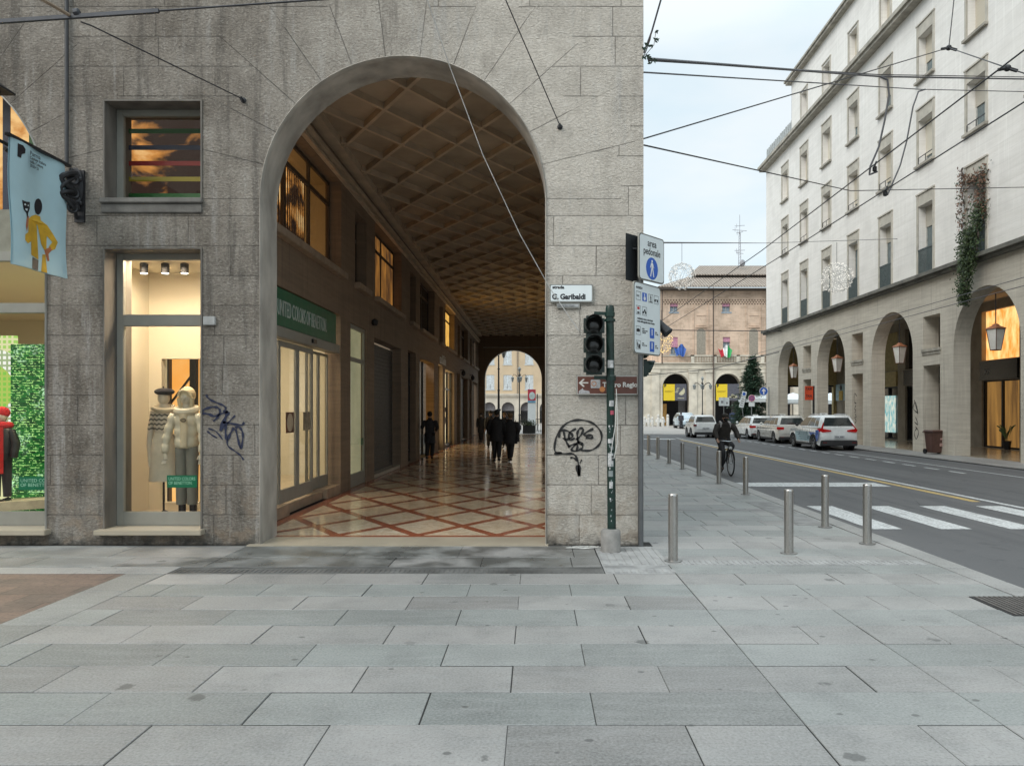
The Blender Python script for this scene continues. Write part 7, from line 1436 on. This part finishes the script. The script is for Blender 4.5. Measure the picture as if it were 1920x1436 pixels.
def mannequin2():
    x, y = P(350, 850, 10.12).x, 10.12; z0 = .2; t = thing('mannequin', 'mannequin in a cream puffer jacket, knit hood, grey trousers and black boots', 'mannequin', (x, y, z0)); PUF = cloth('puffer_cream', (.70, .64, .50), .45)
    m = MB()
    for sx_ in (-.07, .08): m.loft([ring((sx_, 0, .22), .066, .07), ring((sx_, 0, .55), .072, .08), ring((sx_ * .95, 0, .95), .085, .09), ring((sx_ * .5, 0, 1.08), .10, .10)])
    m.build('trousers', cloth('grey_trousers', (.22, .22, .19)), t, smooth=True, merge=False)
    secs = []; 
    for i in range(21): z = .98 + .026 * i; f = abs(math.sin(i / 20 * PI * 3.5)) ** .5; rx = .135 + .02 * f + .015 * (i / 20); secs.append(ring((0, 0, z), rx * (1 if i < 17 else 1 - (i - 16) * .10), (.11 + .03 * f) * (1 if i < 17 else 1 - (i - 16) * .06), 20))
    m = MB(); m.loft(secs); 
    for sx_ in (-1, 1):
        pts = []; rr = []
        for i in range(17): f = i / 16; pts.append((sx_ * (.16 + .09 * math.sin(f * PI * .6)), -.02 - .07 * f, 1.44 - .52 * f)); rr.append(.048 + .014 * abs(math.sin(f * PI * 4)) ** .6 - .01 * f)
        m.tube(pts, rr, 12)
    m.build('puffer_jacket', PUF, t, smooth=True, merge=False, autos=80); m = MB(); m.tube([(.12 * math.cos(a), .10 * math.sin(a) * 1.0, 1.50 + .03 * math.sin(a)) for a in [2 * PI * i / 14 for i in range(14)]], .05, 8, closed=True); m.build('jacket_collar', PUF, t, smooth=True)
    m = MB(); m.loft([ring((.02, -.135, 1.0), .045, .02, 10), ring((.03, -.14, 1.25), .05, .025, 10), ring((.0, -.11, 1.45), .06, .03, 10)]); m.build('sweater_front', cloth('cream_knit', (.62, .52, .36)), t, smooth=True)
    m = MB(); m.sphere((0, 0, 1.66), .088, 16, 10, 0, (.88, 1, 1.2)); m.sphere((0, -.09, 1.645), .014, 8, 6, 0, (1, 1.2, 1.6)); m.tube([(0, 0, 1.48), (0, 0, 1.62)], .05, 10)
    for sx_ in (-1, 1): m.sphere((.03 * sx_, -.082, 1.665), .012, 6, 5)
    m.build('head', MANQ, t, smooth=True, merge=False); m = MB(); m.sphere((0, .025, 1.70), .108, 18, 11, 0, (.98, 1, 1.08)); m.tube([(-.09, -.03, 1.66), (-.08, -.02, 1.55), (-.06, .02, 1.5)], .03, 8); m.tube([(.09, -.03, 1.66), (.08, -.02, 1.55), (.06, .02, 1.5)], .03, 8); m.tube([(-.085, -.055, 1.68), (-.05, -.085, 1.745), (0, -.093, 1.76), (.05, -.085, 1.745), (.085, -.055, 1.68)], .02, 8); m.build('knit_hood', cloth('cream_hood', (.66, .57, .38)), t, smooth=True, merge=False)
    m = MB()
    for sx_ in (-.07, .08): m.tube([(sx_, .02, .26), (sx_, .02, .1), (sx_, .0, .05)], [.05, .048, .045], 10); m.tube([(sx_, .04, .035), (sx_ - .01, -.12, .035)], [.04, .032], 10); m.tube([(sx_, .055, .26), (sx_, .06, .31)], .012, 5)
    m.build('boots', BLACK, t, smooth=True, merge=False); m = MB()
    for sx_ in (-1, 1):
        b_ = Vector((sx_ * .245, -.09, .92)); m.tube([b_, b_ + Vector((-.01 * sx_, -.02, -.09))], [.025, .028], 8)
        for f_ in range(4): q = b_ + Vector((-.025 + .015 * f_, -.02, -.09)); m.tube([q, q + Vector((0, -.012, -.04)), q + Vector((0, -.03, -.06))], [.009, .008, .006], 5)
        m.tube([b_ + Vector((.03 * sx_ * -1, -.02, -.04)), b_ + Vector((.045 * sx_ * -1, -.04, -.09))], [.01, .007], 5)
    m.build('hands', MANQ, t, smooth=True, merge=False)
    m = MB(); m.tube([(.03 + .035 * math.cos(a), -.165, 1.36 + .02 * math.sin(a)) for a in [2 * PI * i / 12 for i in range(12)]], .008, 5, closed=True); m.build('brooch', M('pewter', (.2, .17, .13), .4, .6, bst=0), t)
mannequin2()
t = thing('mannequin', 'child size mannequin in a red cap and scarf before the green screen', 'mannequin', (P(2, 900, 10.15).x, 10.15, .42)); m = MB(); m.loft([ring((0, 0, .60), .14, .11), ring((0, 0, .8), .17, .13), ring((0, 0, 1.0), .16, .12), ring((0, 0, 1.08), .08, .07)]); m.tube([(.13, 0, 1.0), (.20, .0, .82), (.19, -.03, .63)], [.055, .06, .05], 10); m.tube([(-.13, 0, 1.0), (-.20, .0, .82), (-.19, -.03, .63)], [.055, .06, .05], 10); m.build('black_jacket', cloth('gloss_black', (.015, .015, .015), .4), t, smooth=True, merge=False)
m = MB(); m.tube([(-.07, 0, .6), (-.07, .01, .1)], [.07, .05], 10); m.tube([(.07, 0, .6), (.08, .01, .1)], [.07, .05], 10); m.build('trousers', DARKC, t, smooth=True, merge=False); m = MB(); m.tube([(.08, .03, .05), (.09, -.1, .04)], [.045, .04], 8); m.tube([(-.07, .03, .05), (-.08, -.1, .04)], [.045, .04], 8); m.build('shoes', BLACK, t, smooth=True, merge=False)
RC = cloth('red', (.55, .015, .02)); m = MB(); m.box(-.15, .11, -.18, -.11, .42, 1.04); m.tube([(.11 * math.cos(a), .09 * math.sin(a), 1.07) for a in [2 * PI * i / 12 for i in range(12)]], .045, 8, closed=True); m.build('red_scarf', RC, t, smooth=True, merge=False); m = MB(); m.sphere((0, 0, 1.19), .085, 14, 9, 0, (.92, 1, 1.1)); m.sphere((0, -.085, 1.175), .013, 6, 5); m.build('head', MANQ, t, smooth=True, merge=False); m = MB(); m.sphere((0, .015, 1.24), .1, 14, 8, 0, (1, 1, .85)); m.build('red_cap', RC, t, smooth=True)
# ================================================================== CARS (local: rear at y=0, front toward +y)
TYR = M('tyre', (.018, .018, .018), .85, bst=0); RIM = M('alloy', (.35, .35, .36), .3, .9, bst=0); CGL = M('car_glass', (.03, .038, .04), .04, 0, var=.2, bst=0, spec=1.0); BPL = M('bumper_plastic', (.03, .03, .032), .6, bst=.1); TLR = lit('tail_lamp_red', (.60, .02, .02), (.25, .01, .01), .38, 20); CHR = M('chrome_trim', (.5, .5, .5), .2, .9, bst=0)
def paint(n, c): return M('paint_' + n, c, .28, 0, sc=3, var=.03, bst=0, coat=.9)
def car(name, label, loc, rotz, L, Wd, Hh, col, kind, group=None, wb=(.72, .76), sign=True, lamp=True):
    t = thing(name, label, 'car', loc, rotz, group); hw = Wd / 2; r_ = .31 if Hh > 1.35 else .29; yr, yf = wb[0], L - wb[1]; bz_ = .20; belt = Hh * .665
    def wa(c, rr): return [(c + rr * math.cos(PI - PI * i / 12), max(bz_, .30 + rr * math.sin(PI * i / 12))) for i in range(13)]
    ra = r_ + .055; hood = belt - .06 if kind != 'micro' else belt - .02
    prof = [(.03, .36), (.0, .55), (.02, .78), (.05, belt - .02), (.16, belt + .005)]
    prof += [(L * .35, belt), (L * .62, belt - .01), (L * .74 if kind != 'micro' else L * .8, hood + .03), (L - .28, hood - .10), (L - .08, hood - .20), (L, .52), (L - .04, .30), (L - .15, bz_)]
    prof += wa(yf, ra)[::-1] + [(yr + ra + .01, bz_)][:0] + wa(yr, ra)[::-1] + [(.12, bz_)]
    def lvl(u, ws, z):  # half width at height
        k = 1.0 if z < belt * .8 else 1 - .10 * (z - belt * .8) / (belt * .2); e = min(u, L - u); k *= 1 - .10 * max(0, 1 - e / .45) ** 2; return ws * k
    m = MB(); secs = [(-1.0, 0.94), (-.955, 1.0), (-.90, 1.0)]
    nlay = [-1.0, -.93, -.6, 0, .6, .93, 1.0]; n = len(prof)
    tri = tessellate_polygon([[Vector((a, b, 0)) for a, b in prof]]); vs = []
    cyy = sum(p[0] for p in prof) / n; czz = .55
    for x in nlay:
        inset = .045 if abs(x) == 1 else (.008 if abs(x) > .9 else 0)
        for (u, z) in prof:
            uu = u + (inset if u < L / 2 else -inset) * (1 if (u < .2 or u > L - .3) else 0); zz = z - (inset * .6 if z > belt - .12 else 0); vs.append((lvl(u, hw, z) * x, uu, zz))
    fs = []
    for i in range(len(nlay) - 1):
        for k in range(n): fs.append((i * n + k, i * n + (k + 1) % n, (i + 1) * n + (k + 1) % n, (i + 1) * n + k))
    fs += [tuple(q) for q in tri] + [tuple((len(nlay) - 1) * n + i for i in q) for q in tri]; m.add(vs, fs); body = m.build('body', col, t, smooth=True, autos=35)
    # greenhouse
    yb0, yb1 = (.10, L * .74) if kind in ('suv', 'wagon') else (.10, L * .78); yt0, yt1 = {'suv': (.34, L * .50), 'wagon': (.42, L * .52), 'hatch': (.60, L * .52), 'micro': (.30, L * .60)}[kind]
    wb_, wt_ = hw * .90, hw * .70; zt = Hh
    def gh(f, y_frac):  # point on the side plane
        return None
    def sec(y, z, w_): return (w_, y, z)
    B4 = [(yb0, wb_ * .96), (yb0 + .1, wb_), (yb1 - .25, wb_), (yb1, wb_ * .9)]; T4 = [(yt0, wt_ * .96), (yt0 + .1, wt_), (yt1 - .1, wt_), (yt1, wt_ * .93)]
    def ringp(Q4, z, f=1): return [(-w_ * f, y, z) for y, w_ in Q4] + [(w_ * f, y, z) for y, w_ in reversed(Q4)]
    top = [(a[0] + (.10 if a[0] < L / 3 else -.12), a[1] * .80) for a in T4]
    m = MB(); m.loft([ringp(B4, belt - .04), ringp([(b[0] * .5 + q[0] * .5, (b[1] + q[1]) * .5 + .012) for b, q in zip(B4, T4)], (belt + zt - .05) / 2), ringp(T4, zt - .05), ringp([((a[0] + q[0]) / 2, (a[1] + q[1]) / 2 + .01) for a, q in zip(T4, top)], zt - .018), ringp(top, zt)]); m.build('cabin', col, t, smooth=True, autos=50)
    def onside(y, f, x_sign, off=.012):  # f 0 belt..1 roof edge
        z = belt - .0 + (zt - .06 - belt) * f; w0, w1 = wb_, wt_; ff = (z - (belt - .04)) / (zt - .05 - (belt - .04)); wmid = (w0 * (1 - ff) + w1 * ff) + .012 * (1 - abs(2 * ff - 1)) + off; return (x_sign * wmid, y, z)
    def ye(f, front): ff = f * .94 + .03; return (yb1 * (1 - ff) + yt1 * ff - .20 * (1 - f)) if front else (yb0 * (1 - ff) + yt0 * ff + .16)
    mids = {'suv': (.22, .55), 'wagon': (.25, .58), 'hatch': (.25, .6), 'micro': (.34, 2)}[kind]
    for sx_ in (-1, 1):
        lo0, lo1, hi0, hi1 = ye(.06, 0), ye(.06, 1), ye(.88, 0), ye(.88, 1); m = MB()
        cuts = [0] + [c_ for c_ in mids if c_ < 1] + [1]
        for a, b in zip(cuts, cuts[1:]):
            g_ = .012; y00, y01 = lo0 + (lo1 - lo0) * (a + g_), lo0 + (lo1 - lo0) * (b - g_); y10, y11 = hi0 + (hi1 - hi0) * (a + g_), hi0 + (hi1 - hi0) * (b - g_)
            if a == 0: y00 += .06
            m.add([onside(y00, .06, sx_), onside(y01, .06, sx_), onside((y01 + y11) / 2, .5, sx_), onside(y11, .88, sx_), onside(y10, .88, sx_), onside((y00 + y10) / 2, .5, sx_)], [(0, 1, 2, 5), (5, 2, 3, 4)])
        m.build('side_windows', CGL, t)
    m = MB(); off = .014; fz = lambda f: belt + .035 + (zt - .11 - belt - .035) * f; fy = lambda f: yb0 + (yt0 - yb0) * ((fz(f) - belt + .04) / (zt - .05 - belt + .04)) - off; fw = lambda f: (wb_ * (1 - f) + wt_ * f) * (.84 if kind == 'suv' else .88)
    m.add([(-fw(0), fy(0), fz(0)), (fw(0), fy(0), fz(0)), (fw(1), fy(1), fz(1)), (-fw(1), fy(1), fz(1))], [(0, 1, 2, 3)]); m.build('rear_window', CGL, t)
    m = MB(); fy2 = lambda f: yb1 + (yt1 - yb1) * ((fz(f) - belt + .04) / (zt - .05 - belt + .04)) + off; m.add([(-fw(0) * 1, fy2(0), fz(0)), (fw(0), fy2(0), fz(0)), (fw(1), fy2(1), fz(1)), (-fw(1), fy2(1), fz(1))], [(0, 1, 2, 3)]); m.build('windscreen', CGL, t)
    # bumpers and sills
    m = MB(); m.box(-hw * .90, hw * .90, -.035, .25, .20, .44 if kind == 'suv' else .36); m.build('rear_bumper', BPL, t, bevel=.03); m = MB(); m.box(-hw * .88, hw * .88, L - .25, L + .02, .24, .36); m.build('front_bumper', BPL, t, bevel=.03)
    m = MB()
    for sx_ in (-1, 1): m.box(sx_ * hw * .985 - .012, sx_ * hw * .985 + .012, yr + ra + .02, yf - ra - .02, bz_, .30)
    m.build('side_sills', BPL, t, merge=False)
    for sx_ in (-1, 1):
        for yy in (yr, yf):
            wh = thing('wheel', None, None, (sx_ * (hw - .10), yy, r_)); wh.parent = t; q = Matrix.Rotation(R(90) * sx_, 4, 'Y'); m = MB(); m.lathe((0, 0, 0), [(r_ * .66, -.09), (r_ * .92, -.10), (r_, -.07), (r_, .07), (r_ * .92, .10), (r_ * .68, .095), (r_ * .64, .05)], 26, mat=q); m.build('tyre', TYR, wh, smooth=True)
            m = MB(); m.lathe((0, 0, 0), [(r_ * .66, .06), (r_ * .66, .092), (r_ * .61, .092), (r_ * .60, .05)], 22, mat=q)
            for k in range(5):
                a = 2 * PI * k / 5 + .2
                for da in (-.16, .16): p0 = q @ Vector((.05 * math.cos(a + da), .05 * math.sin(a + da), .08)); p1 = q @ Vector((r_ * .62 * math.cos(a + da * .6), r_ * .62 * math.sin(a + da * .6), .085)); m.tube([p0, p1], .014, 5)
            m.lathe((0, 0, 0), [(.05, .06), (.05, .09), (.0, .095)], 10, mat=q); m.build('rim', RIM, wh, smooth=True, merge=False); m = MB(); m.lathe((0, 0, 0), [(r_ * .6, .0), (r_ * .6, .04)], 18, mat=q); m.build('brake_shade', BLACK, wh)
            m = MB(); m.lathe((sx_ * (hw - .16), yy, .30), [(ra * .99, -.14), (ra * .99, .12)], 20, mat=q); m.build('wheel_well', BLACK, t)
    if lamp:
        for sx_ in (-1, 1):
            m = MB(); zz = belt - .13
            if kind == 'suv':
                m.loft([[(sx_ * hw * .96, .10, zz + .02), (sx_ * hw * .96, .16, zz - .08), (sx_ * hw * .97, .32, zz + .02), (sx_ * hw * .93, .30, zz + .06)], [(sx_ * hw * .84, -.012, zz - .10), (sx_ * hw * .84, .1, zz - .10), (sx_ * hw * .84, .1, zz + .06), (sx_ * hw * .84, -.0, zz + .06)], [(sx_ * hw * .40, -.014, zz - .06), (sx_ * hw * .40, .06, zz - .06), (sx_ * hw * .40, .06, zz - .01), (sx_ * hw * .40, -.012, zz - .01)]])
                m.loft([[(sx_ * hw * .86, .005, zz + .05), (sx_ * hw * .80, .0, zz + .05), (sx_ * hw * .80, .1, zz + .05), (sx_ * hw * .88, .1, zz + .05)], [(sx_ * wt_ * .95, yt0 - .06, zt - .22), (sx_ * wt_ * .90, yt0 - .07, zt - .22), (sx_ * wt_ * .90, yt0 + .02, zt - .22), (sx_ * wt_ * .97, yt0 + .02, zt - .22)]])
            else: m.box(*sorted((sx_ * hw * .99, sx_ * hw * (.60 if kind != 'micro' else .74))), -.012, .16 if kind != 'micro' else .08, zz - .09, zz + .03)
            m.build('tail_light', TLR if kind != 'micro' else M('dark_red_lamp', (.16, .01, .012), .2, bst=0), t, merge=False, bevel=.008)
            m = MB(); m.box(*sorted((sx_ * hw * .92, sx_ * hw * .6)), L - .30, L - .07, hood - .26, hood - .17); m.build('headlight', M('headlamp_glass', (.5, .5, .5), .1, bst=0), t, bevel=.02)
    if kind in ('suv', 'wagon'):
        m = MB()
        for sx_ in (-1, 1): m.tube([(sx_ * wt_ * .86, yt0 + .15, zt - .01), (sx_ * wt_ * .86, yt0 + .2, zt + .035), (sx_ * wt_ * .86, yt1 - .15, zt + .035), (sx_ * wt_ * .86, yt1 - .1, zt - .01)], .014, 6).mark()
        m.build_each('roof_rail', BPL if kind == 'wagon' else CHR, t, smooth=True)
        m = MB(); m.bar((0, fy(0) - .012, fz(0)), (.26, fy(.35) - .014, fz(.35)), .012, .012); m.build('rear_wiper', BLACK, t)
        m = MB()
        for sx_ in (-1, 1): m.box(*sorted((sx_ * hw * .62, sx_ * hw * .82)), -.04, -.034, .33, .36).mark()
        m.build_each('reflector', M('dark_red_lamp', (.16, .01, .012), .2, bst=0), t)
    if kind == 'suv':
        m = MB()
        for sx_ in (-1, 1):
            for yy in (yr, yf): m.tube([(sx_ * hw * 1.0, yy + (ra + .02) * math.cos(R(a_)), .30 + (ra + .02) * math.sin(R(a_))) for a_ in range(-10, 195, 14)], .026, 6).mark()
        m.build_each('wheel_arch_trim', BPL, t, smooth=True)
    for sx_ in (-1, 1): m = MB(); m.sphere((sx_ * (hw + .05), yb1 - .42, belt + .05), .085, 10, 7, 0, (1, .7, .8)); m.build('wing_mirror', BPL if kind == 'suv' else col, t, smooth=True)
    m = MB(); m.box(-.22, .22, -.03, .0, .54, .64); pl = m.build('number_plate', M('plate_white', (.5, .52, .54), .5, bst=0), t); m = MB(); 
    for i in range(7):
        if i != 3: m.box(-.17 + i * .05, -.145 + i * .05, -.034, -.031, .565, .615)
    m.build('plate_characters', INK, pl, merge=False)
    if sign:
        m = MB(); m.box(-.16, .16, L * .42, L * .42 + .12, zt - .005, zt + .075); q = m.build('roof_taxi_sign', WHITE, t, bevel=.02); text('TAXI', .055, Matrix.Translation((-.075, L * .42 - .004, zt + .015)) @ Matrix.Rotation(R(90), 4, 'X'), INK, q, ext=.002)
    m = MB(); z = belt - .22
    for sx_ in (-1, 1):
        for yy in ([L * .40, L * .62] if kind != 'micro' else [L * .55]): m.box(sx_ * hw * .99 - .012, sx_ * hw * .99 + .018, yy - .09, yy + .09, z + .06, z + .085)
    m.build('door_handles', col, t, merge=False)
    m = MB()
    for sx_ in (-1, 1):
        for yy in ([yr + ra * .9 + .08, L * .505, L * .71] if kind != 'micro' else [L * .42, L * .75]): m.box(sx_ * hw * 1.0 - .002, sx_ * hw * 1.0 + .003, yy, yy + .012, .34, belt - .10)
    m.box(-hw * .72, hw * .72, -.006, .0, .505 if kind != 'suv' else .47, .512 if kind != 'suv' else .477); m.build('panel_gaps', M('panel_gap', (.05, .05, .05), .8, bst=0), t, merge=False)
    return t
WH = paint('white', (.80, .82, .82)); SIL = paint('silver', (.62, .61, .57)); PEA = paint('pearl', (.74, .76, .76))
hz_ = -.05; GRP = 'white and silver taxis parked along the arcade'
c3 = car('parked_car', 'nearest parked taxi, white with blue advertising on its side and red lit tail lamps', (12.98, 31.9, hz_), -.0157, 4.15, 1.72, 1.52, PEA, 'suv', GRP)
m = MB(); hw_ = .86; x = -hw_ * 1.0 - .006
m.add([(x, .42, .86), (x, .42, .40), (x, .25, .40), (x, .12, .5), (x + .04, .10, .88)], [(0, 1, 2, 3, 4)]); m.add([(x, .1, .74), (x, 1.25, .78), (x, 1.0, .60), (x, .6, .70), (x, .4, .72)], [(0, 1, 2, 3, 4)])
m.build('blue_advert', M('advert_blue', (.05, .13, .45), .3, bst=0), c3, merge=False); m = MB(); m.add([(x - .001, 1.25, .79), (x - .001, 3.1, .76), (x - .001, 2.9, .36), (x - .001, 1.2, .36)], [(0, 1, 2, 3)]); m.build('pale_advert', M('advert_pale', (.33, .48, .54), .3, sc=2, var=.3, bst=0), c3)
m = MB()
for i in range(4): m.box(x - .004, x - .002, 1.35, 2.9 - .2 * i, .70 - i * .09, .73 - i * .09)
m.add([(x - .003, .95, .62), (x - .003, 1.4, .60), (x - .003, 1.45, .45), (x - .003, 1.1, .42)], [(0, 1, 2, 3)]); m.build('advert_print', M('advert_ink', (.16, .24, .28), .5, bst=0), c3, merge=False)
car('parked_car', 'silver taxi parked in the middle of the row', (13.2, 38.15, hz_), -.0157, 4.2, 1.66, 1.44, SIL, 'wagon', GRP); car('parked_car', 'farthest taxi of the parked row, a white estate behind the silver one', (13.35, 43.55, hz_), -.0157, 4.3, 1.66, 1.38, WH, 'wagon', GRP)
car('driving_car', 'small white two door hatchback driving away down the street centre', (10.55, 46.2, hz_), .03, 2.6, 1.56, 1.42, WH, 'micro', sign=False)
car('far_car', 'pale blue hatchback facing us, half hidden behind the small white one', (13.85, 71, -.02), R(181), 4.1, 1.7, 1.45, paint('pale_blue', (.50, .60, .66)), 'hatch', sign=False, lamp=False)
